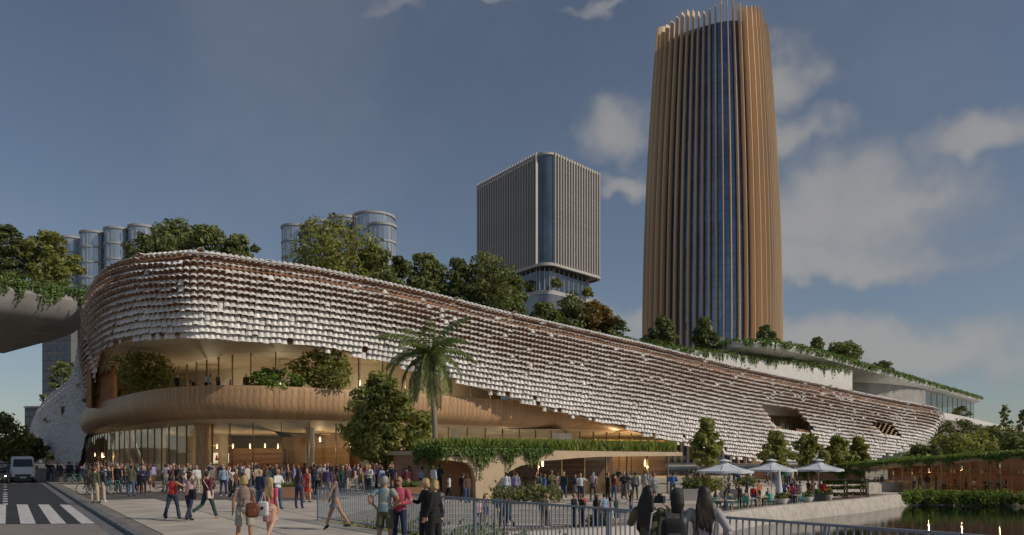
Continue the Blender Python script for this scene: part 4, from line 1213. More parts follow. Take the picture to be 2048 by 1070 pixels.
fr = [gpx(*q) for q in outline]; bk = [p - GN * 0.4 for p in fr]
mb = MB(); n_ = len(fr)
# front and back faces triangulated by bmesh
def poly_face(mb, pts, flip=False):
    from mathutils.geometry import tessellate_polygon
    uv = [Vector(((p - La).dot(GD), p.z, 0)) for p in pts]
    mb.add(pts, [tuple(t[::-1]) if flip else tuple(t) for t in tessellate_polygon([uv])])
poly_face(mb, fr); poly_face(mb, bk, True)
mb.add(fr + bk, [(i, n_ + i, n_ + (i + 1) % n_, (i + 1) % n_) for i in range(n_)])
mb.build('arched_front', M['render_tan'], gp, smooth='auto')
q = [La, Ra, Ra - GN * 10, La - GN * 10]
z0 = 2.45
rf = MB().prism([(p.x, p.y) for p in [La - GN * 0.4, Ra - GN * 0.4, Ra - GN * 10, La - GN * 10]], 2.42, 2.72).build('roof', M['render_tan'], gp)
MB().prism([(p.x, p.y) for p in [La - GN * 0.3 + GD * 0.3, Ra - GN * 0.3 - GD * 0.3, Ra - GN * 9.6 - GD * 0.3, La - GN * 9.6 + GD * 0.3]], 2.66, 2.80).build('planting_soil', M['earth'], gp)
MB().prism([(p.x, p.y) for p in [La - GN * 2.6 + GD * 0.2, La - GN * 2.6 + GD * 3.6, La - GN * 9 + GD * 3.6, La - GN * 9 + GD * 0.2]], ZP, 2.40).build('side_room', M['terracotta'], gp)
MB().prism([(p.x, p.y) for p in [La - GN * 8.6 + GD * 3.6, Ra - GN * 8.6, Ra - GN * 9, La - GN * 9 + GD * 3.6]], ZP, 2.40).build('back_wall', M['wood_dark'], gp)
pn = MB().box((0, 0, 0.5), (1, 0.03, 1)).mesh('glass_pane', M['glass'])
ml = MB().box((0, 0, 0.5), (0.07, 0.14, 1)).mesh('mullion', M['brass'])
s = 3.7; rz = math.atan2(GD.y, GD.x)
while s < GL - 0.4:
    w_ = 1.95
    p = La + GD * s - GN * 0.9
    inst('mullion', ml, gp, (p.x, p.y, ZP), (0, 0, rz), (1, 1, 2.86))
    if not (9.0 < s < 11.0):
        c = p + GD * w_ / 2
        inst('glass_pane', pn, gp, (c.x, c.y, ZP), (0, 0, rz), (w_ - 0.08, 1, 2.85))
    s += w_
for k, (s0, s1) in enumerate(((5.2, 8.2), (13.6, 18.0))):                    # counters inside
    c = La + GD * (s0 + s1) / 2 - GN * 4.6
    MB().box((0, 0, 0.55), (s1 - s0, 0.8, 1.1)).build('counter', M['white_con'] if k == 0 else M['wood_band'], gp, loc=(c.x, c.y, ZP), rz=rz)
for k in range(4):
    c = La + GD * 13 - GN * 8.45
    MB().box((0, 0, 0), (10, 0.3, 0.05)).build('shelf', M['wood_warm'], gp, loc=(c.x, c.y, ZP + 0.8 + 0.45 * k), rz=rz)
gr_n = np.random.default_rng(77)
def grass(name, label, pts_w, n, h, m='grass', seed=1, cat='grass', wide=0.05):
    """blades on an area given by a function returning a base point"""
    rng = np.random.default_rng(seed)
    b = np.array([pts_w(rng) for _ in range(n)]); hh = h * rng.uniform(0.5, 1.25, n)[:, None]
    a = rng.uniform(0, 2 * math.pi, n); side = np.stack([np.cos(a), np.sin(a), np.zeros(n)], 1) * wide
    lean = rng.normal(0, 0.35, (n, 3)); lean[:, 2] = 1.0; lean /= np.linalg.norm(lean, axis=1)[:, None]
    mid = b + lean * hh * 0.55; bend = rng.normal(0, 0.3, (n, 3)); bend[:, 2] = 0.25
    tip = mid + (lean * 0.5 + bend * 0.6) * hh * 0.6
    v = np.stack([b - side, b + side, mid + side * 0.8, mid - side * 0.8, tip], 1).reshape(-1, 3)
    k = np.arange(n)[:, None] * 5
    f = np.concatenate([k + np.array([[0, 1, 2, 3]]), k + np.array([[3, 2, 4, 4]])], 0)
    v2 = np.stack([b - side, b + side, mid + side * 0.8, mid - side * 0.8, mid - side * 0.8, mid + side * 0.8, tip + side * 0.1, tip - side * 0.1], 1).reshape(-1, 3)
    f2 = np.arange(8 * n).reshape(-1, 4)
    o = inst(name, mesh_np(name, v2, f2, [M[m]]))
    return tag(o, label, cat, kind='stuff')
def on_roof(rng):
    s, b = rng.uniform(0.2, GL - 0.3), rng.uniform(0.2, 5.0)
    p = La + GD * s - GN * b
    return (p.x, p.y, 2.76)
grass('roof_grass', 'tall soft grass growing on the garden pavilion roof', on_roof, 12000, 0.8, seed=8, wide=0.07)
def on_roof2(rng):
    s, b = rng.uniform(0.3, 9), rng.uniform(0.2, 3.0)
    p = La + GD * s - GN * b
    return (p.x, p.y, 2.78)
grass('roof_plants', 'bright leafy plants on the left half of the garden pavilion roof', on_roof2, 4200, 0.62, 'leaf_bright', seed=9, cat='plants', wide=0.11)
ivy('trailing_ivy', 'ivy curtain hanging from the left half of the garden pavilion roof', [La - GN * 4, La - GN * 1.5 - GD * 0.12] + [La + GD * s + GN * 0.03 for s in (0.0, 2, 4, 6, 8)] if False else [p + Vector((0, 0, 2.84)) for p in ([La - GN * 4 - GD * 0.1, La - GD * 0.1] + [La + GD * s + GN * 0.04 for s in np.linspace(0.2, 8.2, 8)])], lambda f: 1.5 - 1.1 * max(0, f - 0.5), 60, 0.12, 0.2, 0.5, m='ivy', seed=21, clump=1.3)

# ------------------------------------------------------------------ ivy pavilion over the pond
ip = thing('ivy_pavilion', 'long glass dining pavilion under an ivy covered roof above the pond', 'pavilion')
IPX = [(1690, 930, 86), (1730, 928, 84), (1800, 922, 81.5), (1880, 917, 79), (1960, 911, 77), (2048, 905, 75), (2160, 897, 72.5), (2300, 886, 70)]
IPt = [Vector(q) for q in cr([tuple(P(*q)) for q in IPX], 4)]
rows = []; rows_g = []
for i, p in enumerate(IPt):
    t = (IPt[min(i + 1, len(IPt) - 1)] - IPt[max(i - 1, 0)]); t.z = 0; t.normalize(); n = Vector((t.y, -t.x, 0))
    rows.append([p - n * 14, p, p + n * 0.05 - Vector((0, 0, 0.25)), p - Vector((0, 0, 0.55)), p - n * 0.6 - Vector((0, 0, 0.6)), p - n * 14 - Vector((0, 0, 0.6))])
    rows_g.append((p, t, n))
MB().grid(rows).build('roof', M['render_tan'], ip, smooth='auto')
MB().grid([[p + n * 0.3 + Vector((0, 0, -p.z + ZL + 0.05)), p - n * 13 + Vector((0, 0, -p.z + ZL + 0.05))] for p, t, n in rows_g], flip=True).build('floor', M['wood_band'], ip)
mb = MB()
for (a, ta, na), (b, tb, nb_) in zip(rows_g[:-1], rows_g[1:]):
    pa, pb = a - na * 0.9, b - nb_ * 0.9; h = min(a.z, b.z) - 0.58 - (ZL + 0.05)
    d = pb - pa; d.z = 0; c = (pa + pb) / 2; rz_ = math.atan2(d.y, d.x)
    inst('glass_pane', pn, ip, (c.x, c.y, ZL + 0.05), (0, 0, rz_), (d.length - 0.06, 1, h))
    inst('mullion', ml, ip, (pa.x, pa.y, ZL + 0.05), (0, 0, rz_), (0.8, 0.8, h))
MB().grid([[p - n * 8.5 + Vector((0, 0, -p.z + ZL + 0.06)), p - n * 8.5 - Vector((0, 0, 0.6))] for p, t, n in rows_g]).build('back_wall', M['terracotta'], ip)
M['shelf_light'] = mat('shelf_light', (0.60, 0.45, 0.28), 0.5)
for k, hh in enumerate((1.9, 2.35)):
    MB().grid([[p - n * b_ + Vector((0, 0, -p.z + ZL + hh + e)) for b_, e in ((8.4, 0.04), (7.9, 0.04), (7.9, 0.0), (8.4, 0.0))] for p, t, n in rows_g[6:]]).build('shelf', M['shelf_light'], ip)
bcol = [M['white_con'], M['terracotta'], M['brass'], M['bronze']]
bt = [MB().lathe([(0.06, 0), (0.065, 0.18), (0.03, 0.24), (0.025, 0.32)], 8).mesh('bottle', m_) for m_ in bcol]
ORD = ['first', 'second', 'third', 'fourth', 'fifth', 'sixth', 'seventh', 'eighth', 'ninth', 'tenth', 'eleventh', 'twelfth']
cnt = {}
for j, (p, t, n) in enumerate(rows_g[8:24]):
    for e in range(3):
        q = p - n * 8.15 + t * (e * 0.9); c_, u_ = (j * 3 + e) % 4, (j + e) % 2
        o = inst('bottle', bt[c_], None, (q.x, q.y, ZL + 1.945 + 0.45 * u_), (0, 0, 0), 1.4)
        k_ = cnt.get((c_, u_), 0); cnt[c_, u_] = k_ + 1
        tag(o, '%s %s bottle from the left on the %s shelf of the dining pavilion' % (ORD[k_], ('white', 'terracotta', 'brass coloured', 'dark bronze')[c_], ('lower', 'upper')[u_]), 'bottle', 'bottles on the pavilion shelves')
ivy('trailing_ivy', 'thick ivy hanging along the roof edge of the glass dining pavilion', [p + Vector((0, 0, 0.05)) for p in IPt], lambda f: 0.85 + 0.2 * f, 42, 0.17, 0.18, 1.6, m='ivy', seed=33, clump=1.4)
ivy('roof_creeper', 'bright green creeper covering the top of the dining pavilion roof', [p + Vector((0, 0.4, 0.10)) for p in IPt], lambda f: 0.25, 40, 0.20, 0.22, 2.2, m='leaf_bright', seed=34)
# terracotta garden wall behind the umbrellas
wl_ = wall([(1490, 93), (1560, 91), (1640, 88), (1730, 84.5)], ZP - 1, 0.62, 'terracotta_wall', M['terracotta'], None, 0.3)
tag(wl_, 'low curved terracotta wall behind the cafe umbrellas', 'wall')
ivy('trailing_ivy', 'ivy patch hanging down the terracotta wall behind the umbrellas', [Vector((*q, 0.66)) for q in cr([tuple(G(a, b)[:2]) for a, b in ((1565, 90.6), (1640, 87.7), (1725, 84.4))], 4)], lambda f: 1.1, 26, 0.2, 0.2, 0.4, seed=35, clump=2.0)
wl_ = wall([(1500, 74), (1600, 75), (1690, 77), (1760, 79)], ZL, -0.55, 'stone_wall', M['stone'], None, 0.4)
tag(wl_, 'low pale stone wall behind the cafe tables', 'wall')
# hedge along the pond
def hedge(name, label, path, w, z0, z1, n, leaf, m, seed, cat='hedge'):
    rng = np.random.default_rng(seed); pts_ = cr(path, 8); blobs = []
    for i, q in enumerate(pts_):
        for e in range(2):
            blobs.append((q[0] + rng.normal(0, 0.12), q[1] + rng.normal(0, w * 0.25), (z0 + z1) / 2 + rng.normal(0, 0.08), w * 0.55, w * 0.55, (z1 - z0) * 0.55 * rng.uniform(0.75, 1.15)))
    p, d = blob_points(blobs, n, rng, 0.55)
    v, f = leaves(p, d, leaf, rng)
    o = inst(name, mesh_np(name, v, f, [M[m]]))
    return tag(o, label, cat)
hedge('pond_hedge', 'bright green hedge along the pond below the dining pavilion', [tuple(G(a, b)[:2]) for a, b in ((1806, 74), (1860, 74.6), (1930, 73.8), (2000, 73), (2100, 71.6), (2250, 70))], 0.9, -2.3, -1.05, 9000, 0.17, 'leaf_bright', 40)
hedge('clipped_hedge', 'flat clipped hedge between the tile skin and the ivy pavilion', [tuple(G(a, b)[:2]) for a, b in ((1790, 100), (1830, 100), (1870, 100))], 1.4, -0.5, 2.4, 2200, 0.26, 'leaf_bright', 41)
for k, (px, d, w_, z, h_, mm, lb) in enumerate(((1020, 44.6, 1.6, ZP, 0.9, 'leaf_mid', 'green flower bed behind the woman in black'), (1085, 44.8, 1.8, ZP, 1.0, 'leaf_mid', 'leafy flower bed behind the man in camouflage brown'), (1395, 56, 1.2, ZP, 1.3, 'leaf_gold', 'yellow flowering shrub behind the brown haired woman'),
                                                (1425, 60, 1.6, ZP, 1.1, 'leaf_gold', 'yellow flowering shrub beside the first umbrella pole'), (1492, 71, 1.4, ZP, 0.8, 'leaf_mid', 'low green shrub on the promenade between umbrellas'), (1575, 78, 1.2, ZP, 1.1, 'leaf_mid', 'round green shrub beside the folded umbrella'),
                                                (1200, 41, 0.8, ZL, 0.6, 'leaf_gold', 'small shrub on the lower plaza edge'))):
    p = G(px, d)
    hedge('flower_shrub', lb, [(p.x - w_ / 2, p.y), (p.x, p.y + 0.2), (p.x + w_ / 2, p.y)], 0.8, z, z + h_, 700, 0.14, mm, 60 + k, 'shrub')
for k in range(9):                                    # planting in the bed behind the railing
    f = k / 8.0
    p = FL + FD * (0.8 + 9.5 * f) + Vector((FD.y, -FD.x, 0)) * (-1.1 - 0.5 * (k % 3))
    hedge('bed_plant', '%s plant in the bed behind the railing' % ('leftmost low silvery', 'second low green', 'third tall grassy', 'fourth yellow flowering', 'fifth bushy', 'sixth low yellow', 'seventh green mounded', 'eighth pale grassy', 'last low green')[k], [(p.x - 0.6, p.y), (p.x, p.y + 0.3), (p.x + 0.6, p.y + 0.1)], 0.7, -1.0, -0.1 + 0.25 * (k % 2), 420, 0.13, ('leaf_gold', 'leaf_mid', 'leaf_bright')[k % 3], 80 + k, 'plant')
for k in range(7):                                    # stone seat blocks in the bed
    p = FL + FD * (1.0 + 2.3 * (k % 4)) + Vector((FD.y, -FD.x, 0)) * (-2.6 - 1.4 * (k // 4) - 0.3 * (k % 2))
    mb = MB().box((0, 0, 0.28), (2.0, 0.6, 0.56)); o = mb.build('seat_block', M['stone'], loc=(p.x, p.y, -1.0), rz=R(12 * (k % 3)))
    tag(o, 'pale stone seat block %s behind the railing' % ('nearest the left fence end', 'second along the front row', 'third along the front row', 'fourth along the front row', 'at the left of the back row', 'in the middle of the back row', 'at the right of the back row')[k], 'stone block')

# ------------------------------------------------------------------ railing
fence = thing('railing', 'blue grey steel bar railing running across the whole foreground', 'railing', FL)
FA = math.atan2(FD.y, FD.x); fence.rotation_euler = (0, 0, FA)
LF = 25.0
MB().box((LF / 2, 0, 1.19), (LF, 0.07, 0.045)).build('top_rail', M['rail_blue'], fence)
MB().box((LF / 2, 0, 0.10), (LF, 0.05, 0.035)).build('bottom_rail', M['rail_blue'], fence)
bar_me = MB().box((0, 0, 0.645), (0.014, 0.05, 1.06)).mesh('bar', M['rail_blue'])
bar_me = MB().box((0, 0, 0.645), (0.024, 0.024, 1.06)).mesh('bar', M['rail_blue'])
for k in range(int(LF / 0.135)): inst('bar', bar_me, fence, (0.07 + k * 0.135, 0, 0))
post_me = MB().box((0, 0, 0.595), (0.042, 0.042, 1.22)).mesh('post', M['rail_blue'])
for k in range(6): inst('post', post_me, fence, (0.0 + k * 4.86, 0.0, -0.02))

# ------------------------------------------------------------------ umbrellas, cafe furniture, planters
M['canvas'] = mat('canvas', (0.62, 0.66, 0.70), 0.8, var=0.05)
M['teal'] = mat('teal', (0.10, 0.42, 0.34), 0.45, var=0.06)
M['table_top'] = mat('table_top', (0.58, 0.50, 0.38), 0.5, var=0.1)
M['white_pot'] = mat('white_pot', (0.62, 0.61, 0.58), 0.6, var=0.08)
M['white_paint'] = mat('white_paint', (0.66, 0.68, 0.70), 0.3, var=0.03)
def umbrella(px, d, w_, label, z=ZL):
    o = thing('cafe_umbrella', label, 'umbrella', G(px, d, z), R(22.5 + px % 7), 'open cafe umbrellas')
    n = 8; r = w_ / 2; hz, ha = 2.72, 3.45
    mb = MB(); rows_ = []
    for e in range(7):
        f = e / 6.0; row = []
        for j in range(32):
            a = 2 * math.pi * j / 32; c = abs(math.cos(4 * a))
            rr_ = r * f * (0.925 + 0.075 * c); sag = 0.10 * (1 - c) * f * 0.0
            zz = ha - (ha - hz) * (f ** 0.92) - 0.10 * math.sin(math.pi * f) - sag
            row.append((max(rr_, 0.02) * math.cos(a), max(rr_, 0.02) * math.sin(a), zz))
        rows_.append(row)
    rows_.append([(x * 1.0, y * 1.0, z_ - 0.16 - 0.03 * math.cos(8 * math.atan2(y, x))) for x, y, z_ in rows_[-1]])
    mb.grid(rows_, closed=True, flip=True); mb.build('canopy', M['canvas'], o, smooth='auto')
    mb = MB(); mb.lathe([(0.45, ha - 0.02), (0.42, ha + 0.04), (0.02, ha + 0.16)], 16); mb.build('vent_cap', M['canvas'], o)
    MB().tube([(0, 0, 0), (0, 0, ha)], 0.035, 8).build('pole', M['white_paint'], o)
    MB().lathe([(0.4, 0), (0.4, 0.07), (0.08, 0.12), (0.06, 0.3)], 14).build('base', M['dark_metal'], o)
    for j in range(8):
        a = 2 * math.pi * j / 8
        MB().bar((0.1 * math.cos(a), 0.1 * math.sin(a), ha - 0.15), (r * 0.97 * math.cos(a), r * 0.97 * math.sin(a), hz + 0.0), 0.025).build('rib', M['white_paint'], o)
        MB().bar((0.05 * math.cos(a), 0.05 * math.sin(a), 2.35), (r * 0.5 * math.cos(a), r * 0.5 * math.sin(a), hz + 0.26), 0.02).build('strut', M['white_paint'], o)
    MB().lathe([(0.08, 2.28), (0.09, 2.42)], 10).build('runner', M['white_paint'], o)
    return o
umbrella(1449, 56, 4.2, 'white cafe umbrella nearest the planted pavilion')
umbrella(1543, 62, 4.0, 'white cafe umbrella in the middle of the three open ones')
umbrella(1637, 63, 4.0, 'white cafe umbrella nearest the ivy pavilion')
o = thing('folded_umbrella', 'folded grey umbrella standing among the cafe tables', 'umbrella', G(1558, 59, ZL))
MB().lathe([(0.03, 2.75), (0.09, 2.6), (0.16, 2.0), (0.25, 1.3), (0.30, 0.85), (0.24, 0.8)], 12).build('canopy', M['canvas'], o, smooth='auto')
MB().tube([(0, 0, 0), (0, 0, 0.9)], 0.035, 8).build('pole', M['white_paint'], o)
MB().lathe([(0.35, 0), (0.35, 0.06), (0.06, 0.1)], 12).build('base', M['dark_metal'], o)
def chair(px, d, rz_, label):
    o = thing('cafe_chair', label, 'chair', G(px, d, ZL + 0.035), rz_, 'turquoise cafe chairs')
    MB().box((0, 0, 0.45), (0.46, 0.46, 0.035)).build('seat', M['teal'], o)
    for sx in (-1, 1):
        MB().tube([(sx * 0.19, -0.19, 0.44), (sx * 0.23, -0.24, 0)], 0.018, 6).build('leg', M['teal'], o)
        MB().tube([(sx * 0.19, 0.19, 0.44), (sx * 0.23, 0.26, 0)], 0.018, 6).build('leg', M['teal'], o)
        MB().tube([(sx * 0.21, 0.19, 0.44), (sx * 0.21, 0.30, 0.92)], 0.017, 6).build('back_post', M['teal'], o)
    mb = MB()
    for k in range(3): mb.box((-0.13 + 0.13 * k, 0.26, 0.70), (0.07, 0.015, 0.42), m=0)
    mb2 = MB().grid([[(-0.21, 0.22, 0.52), (0.21, 0.22, 0.52)], [(-0.2, 0.30, 0.93), (0.2, 0.30, 0.93)]]); mb2.grid([[(-0.21, 0.235, 0.52), (0.21, 0.235, 0.52)], [(-0.2, 0.315, 0.93), (0.2, 0.315, 0.93)]], flip=True)
    mb2.build('backrest', M['teal'], o)
    return o
def table(px, d, label, r=0.42, h=0.74):
    o = thing('cafe_table', label, 'table', G(px, d, ZL + 0.035), 0, 'round cafe tables')
    MB().lathe([(r, h - 0.03), (r + 0.01, h - 0.015), (r, h)], 20).build('table_top', M['table_top'], o)
    for k in range(4):
        a = math.pi / 4 + k * math.pi / 2
        MB().tube([(r * 0.5 * math.cos(a), r * 0.5 * math.sin(a), h - 0.03), (r * 0.85 * math.cos(a), r * 0.85 * math.sin(a), 0)], 0.022, 6).build('leg', M['table_top'], o)
    return o
table(1449, 51.8, 'round table nearest the pond bank', 0.75); table(1525, 56.2, 'round table under the gap between umbrellas'); table(1500, 54.2, 'round table behind the woman with pink bag'); table(1588, 59, 'round table near the bowl planters'); table(1420, 53, 'round table partly behind the brown haired woman')
CH = [(1471, 52.3, -1.9, 'turquoise chair standing nearest the pond bank'), (1542, 57, 1.9, 'turquoise chair turned side on beside the biggest bowl planter'), (1512, 55.4, 0.2, 'turquoise chair tucked at the middle table'), (1432, 52.4, 2.4, 'turquoise chair left of the nearest table'),
      (1491, 54, 2.8, 'turquoise chair with a pale jacket sitter'), (1536, 57.4, -2.6, 'turquoise chair on the far side of the middle table'), (1577, 59.2, 0.6, 'turquoise chair between the two bowl planters'), (1600, 59.6, -1.2, 'turquoise chair right of the far table'), (1594, 61, 2.9, 'turquoise chair behind the far table'), (1458, 53.4, 2.9, 'turquoise chair behind the nearest table')]
for a in CH: chair(*a)
def bowl(px, d, label, r, m='leaf_mid', seed=1):
    o = thing('bowl_planter', label, 'planter', G(px, d, ZL + 0.035))
    MB().lathe([(r * 0.45, 0), (r * 0.75, 0.12), (r * 0.97, 0.38), (r, 0.5), (r * 0.92, 0.5), (r * 0.9, 0.44)], 20).build('bowl', M['white_pot'], o, smooth='auto')
    rng = np.random.default_rng(seed)
    p, dd = blob_points([(0, 0, 0.55, r * 0.85, r * 0.85, 0.35), (r * 0.3, 0, 0.7, r * 0.5, r * 0.5, 0.3)], 420, rng, 0.3); p[:, 2] = np.maximum(p[:, 2], 0.46)
    v, f = leaves(p, dd, 0.14, rng); inst('foliage', mesh_np('foliage', v, f, [M[m]]), o)
bowl(1562, 58.4, 'largest white bowl planter with low green plants', 0.56, seed=1); bowl(1614, 61, 'middle white bowl planter behind the railing', 0.5, seed=2); bowl(1657, 64, 'smallest white bowl planter near the plant racks', 0.36, seed=3); bowl(1277, 40.5, 'white round pot behind the long black haired woman', 0.42, 'leaf_bright', seed=4)
def box_planter(px, d, z, w_, dp, h_, m, label, lm='leaf_mid', seed=1, rz_=0.0, ph=0.4):
    o = thing('box_planter', label, 'planter', G(px, d, z), rz_)
    mb = MB(); a, b, t_ = w_ / 2, dp / 2, 0.05
    for c, s_ in (((0, -b + t_ / 2, h_ / 2), (w_, t_, h_)), ((0, b - t_ / 2, h_ / 2), (w_, t_, h_)), ((-a + t_ / 2, 0, h_ / 2), (t_, dp - 2 * t_, h_ - 0.002)), ((a - t_ / 2, 0, h_ / 2), (t_, dp - 2 * t_, h_ - 0.002)), ((0, 0, h_ * 0.45), (w_ - 2 * t_, dp - 2 * t_, h_ * 0.85))): mb.box(c, s_)
    mb.build('box', M[m], o)
    rng = np.random.default_rng(seed); bl = [(x, 0, h_ + ph * 0.25, 0.4, dp * 0.42, ph * 0.6) for x in np.linspace(-a + 0.35, a - 0.35, max(1, int(w_ / 0.5)))]
    p, dd = blob_points(bl, int(260 * w_), rng, 0.3); p[:, 2] = np.maximum(p[:, 2], h_ * 0.9)
    v, f = leaves(p, dd, 0.13, rng); inst('foliage', mesh_np('foliage', v, f, [M[lm]]), o)
box_planter(588, 43, 0, 1.5, 0.9, 0.6, 'terracotta', 'low tan planter box behind the woman with white tote', seed=1, ph=0.25)
box_planter(826, 43, -0.02, 1.2, 0.7, 0.6, 'terracotta', 'tan planter box with shrubs behind the women in black', seed=2)
box_planter(1384, 47.5, ZP, 1.3, 0.9, 0.75, 'concrete', 'grey planter box with dark shrub behind the cap wearer', 'leaf_dark', 3, ph=0.9)
box_planter(1637, 63, ZL + 0.035, 0.9, 0.7, 0.7, 'dark_metal', 'black planter box with bright green leaves', 'leaf_bright', 4)
def plant_rack(px, d, label, seed):
    o = thing('plant_rack', label, 'rack', G(px, d, ZL), R(-6))
    for sx in (-1, 1):
        for sy in (-1, 1): MB().box((sx * 0.95, sy * 0.35, 0.85), (0.06, 0.06, 1.7)).build('post', M['dark_metal'], o)
    MB().box((0, 0, 1.72), (2.0, 0.8, 0.05)).build('top', M['dark_metal'], o)
    rng = np.random.default_rng(seed)
    for z_ in (0.25, 0.85, 1.30):
        MB().box((0, 0, z_), (1.84, 0.7, 0.04)).build('shelf', M['timber'], o)
        p, dd = blob_points([(x, 0, z_ + 0.16, 0.25, 0.28, 0.16) for x in np.linspace(-0.8, 0.8, 7)], 420, rng, 0.3)
        v, f = leaves(p, dd, 0.12, rng); inst('foliage', mesh_np('foliage', v, f, [M['leaf_bright' if z_ > 0.5 else 'leaf_dark']]), o)
plant_rack(1670, 67, 'black plant rack with leafy shelves beside the bowl planters', 5); plant_rack(1712, 68.5, 'black plant rack nearest the dining pavilion', 6)

# ------------------------------------------------------------------ vehicles and bicycles
M['tyre'] = mat('tyre', (0.015, 0.015, 0.015), 0.8, var=0.1)
M['car_glass'] = mat('car_glass', (0.012, 0.015, 0.02), 0.05, var=0.0, spec=0.9)
M['lamp_lens'] = mat('lamp_lens', (0.6, 0.6, 0.58), 0.15, var=0.0)
M['plate'] = mat('plate', (0.7, 0.7, 0.68), 0.5, var=0.0)
def wheel(o, x, y, r=0.34, w_=0.22):
    t = MB(); t.lathe([(r * 0.6, -w_ / 2), (r * 0.95, -w_ / 2), (r, -w_ / 2 + 0.03), (r, w_ / 2 - 0.03), (r * 0.95, w_ / 2), (r * 0.6, w_ / 2)], 18)
    wh = inst('wheel', t.mesh('wheel', M['tyre'], 'auto'), o, (x, y, r), (0, R(90), 0))
    inst('rim', MB().lathe([(r * 0.62, -w_ / 2 - 0.005), (r * 0.2, -w_ / 2 - 0.02), (r * 0.2, w_ / 2 + 0.02), (r * 0.62, w_ / 2 + 0.005)], 14).mesh('rim', M['lamp_lens'], 'auto'), wh)
def body_loft(secs, m, par, nm='body'):
    """secs: (y, half width bottom, half width belt, half width top, z bottom, z belt, z top)"""
    rows_ = []
    for y, wb, wm, wt, zb, zm, zt in secs:
        rows_.append([(-wb, y, zb), (-wm, y, zb + 0.18), (-wm, y, zm), (-wt, y, zt - 0.06), (-wt + 0.10, y, zt), (wt - 0.10, y, zt), (wt, y, zt - 0.06), (wm, y, zm), (wm, y, zb + 0.18), (wb, y, zb)])
    mb = MB(); mb.grid(rows_, closed=True); mb.add(rows_[0], [tuple(range(10))]); mb.add(rows_[-1], [tuple(range(9, -1, -1))])
    return mb.build(nm, m, par, smooth='auto')
va = math.atan2(RD.y, RD.x) - math.pi / 2
vp = rp((G(45, 74) - K0).dot(RD), -(G(45, 74) - K0).dot(RN), -0.12)
van = thing('delivery_van', 'white delivery van driving towards the crossing', 'van', vp, va)
body_loft([(-2.75, 0.82, 0.92, 0.84, 0.42, 0.78, 0.98), (-2.55, 0.94, 0.99, 0.90, 0.3, 0.95, 1.22), (-2.0, 0.97, 1.0, 0.90, 0.28, 1.1, 1.42), (-1.25, 0.97, 1.0, 0.86, 0.28, 1.15, 2.28), (-0.9, 0.97, 1.0, 0.88, 0.28, 1.2, 2.46), (2.8, 0.97, 1.0, 0.88, 0.28, 1.2, 2.5), (2.95, 0.92, 0.96, 0.84, 0.4, 1.2, 2.4)], M['white_paint'], van)
MB().add([(-0.82, -2.0, 1.50), (0.82, -2.0, 1.50), (0.74, -1.38, 2.22), (-0.74, -1.38, 2.22)], [(0, 1, 2, 3)]).build('windscreen', M['car_glass'], van)
MB().box((0, -2.74, 0.66), (1.3, 0.10, 0.20)).build('grille', M['dark_metal'], van)
MB().box((0, -2.72, 0.42), (1.84, 0.22, 0.22)).build('bumper', M['dark_metal'], van)
MB().box((0, -2.845, 0.46), (0.52, 0.02, 0.13)).build('number_plate', M['plate'], van)
for sx in (-1, 1):
    MB().ball((sx * 0.76, -2.66, 0.88), (0.16, 0.10, 0.13), 10, 6).build('headlight', M['lamp_lens'], van, smooth=True)
    MB().box((sx * 1.14, -1.75, 1.45), (0.18, 0.12, 0.32)).build('mirror', M['dark_metal'], van)
    MB().add([(sx * 1.006, -1.6, 1.35), (sx * 1.006, -0.6, 1.35), (sx * 0.935, -0.65, 2.1), (sx * 0.93, -1.25, 2.05)], [(0, 1, 2, 3)]).build('side_window', M['car_glass'], van)
    wheel(van, sx * 0.9, -1.75); wheel(van, sx * 0.9, 1.9)
M['car_dark'] = mat('car_dark', (0.02, 0.024, 0.03), 0.25, var=0.0, spec=0.8)
M['car_grey'] = mat('car_grey', (0.10, 0.11, 0.12), 0.25, var=0.0, spec=0.8)
def car(px, d, m, label):
    p = rp((G(px, d) - K0).dot(RD), -(G(px, d) - K0).dot(RN), -0.12)
    o = thing('parked_car', label, 'car', p, va)
    body_loft([(-2.1, 0.70, 0.80, 0.74, 0.35, 0.55, 0.68), (-1.9, 0.82, 0.88, 0.8, 0.25, 0.65, 0.82), (-0.9, 0.85, 0.9, 0.82, 0.22, 0.8, 0.98), (0, 0.85, 0.9, 0.82, 0.22, 0.8, 1.0), (1.6, 0.85, 0.9, 0.82, 0.22, 0.8, 1.0), (2.05, 0.75, 0.84, 0.76, 0.4, 0.7, 0.95)], M[m], o)
    body_loft([(-0.85, 0.7, 0.76, 0.66, 0.9, 0.98, 1.02), (-0.25, 0.72, 0.78, 0.60, 0.9, 1.0, 1.44), (1.0, 0.72, 0.78, 0.60, 0.9, 1.0, 1.46), (1.75, 0.7, 0.76, 0.62, 0.9, 0.98, 1.04)], M['car_glass'], o, 'cabin')
    for sx in (-1, 1):
        MB().ball((sx * 0.62, -2.02, 0.64), (0.15, 0.10, 0.09), 8, 5).build('headlight', M['lamp_lens'], o)
        wheel(o, sx * 0.8, -1.3, 0.31, 0.2); wheel(o, sx * 0.8, 1.3, 0.31, 0.2)
    MB().box((0, -2.09, 0.42), (0.5, 0.03, 0.12)).build('number_plate', M['plate'], o)
car(-6, 70, 'car_dark', 'dark car cut off by the picture edge beside the van'); car(21, 150, 'car_grey', 'small grey car far down the road behind the van')
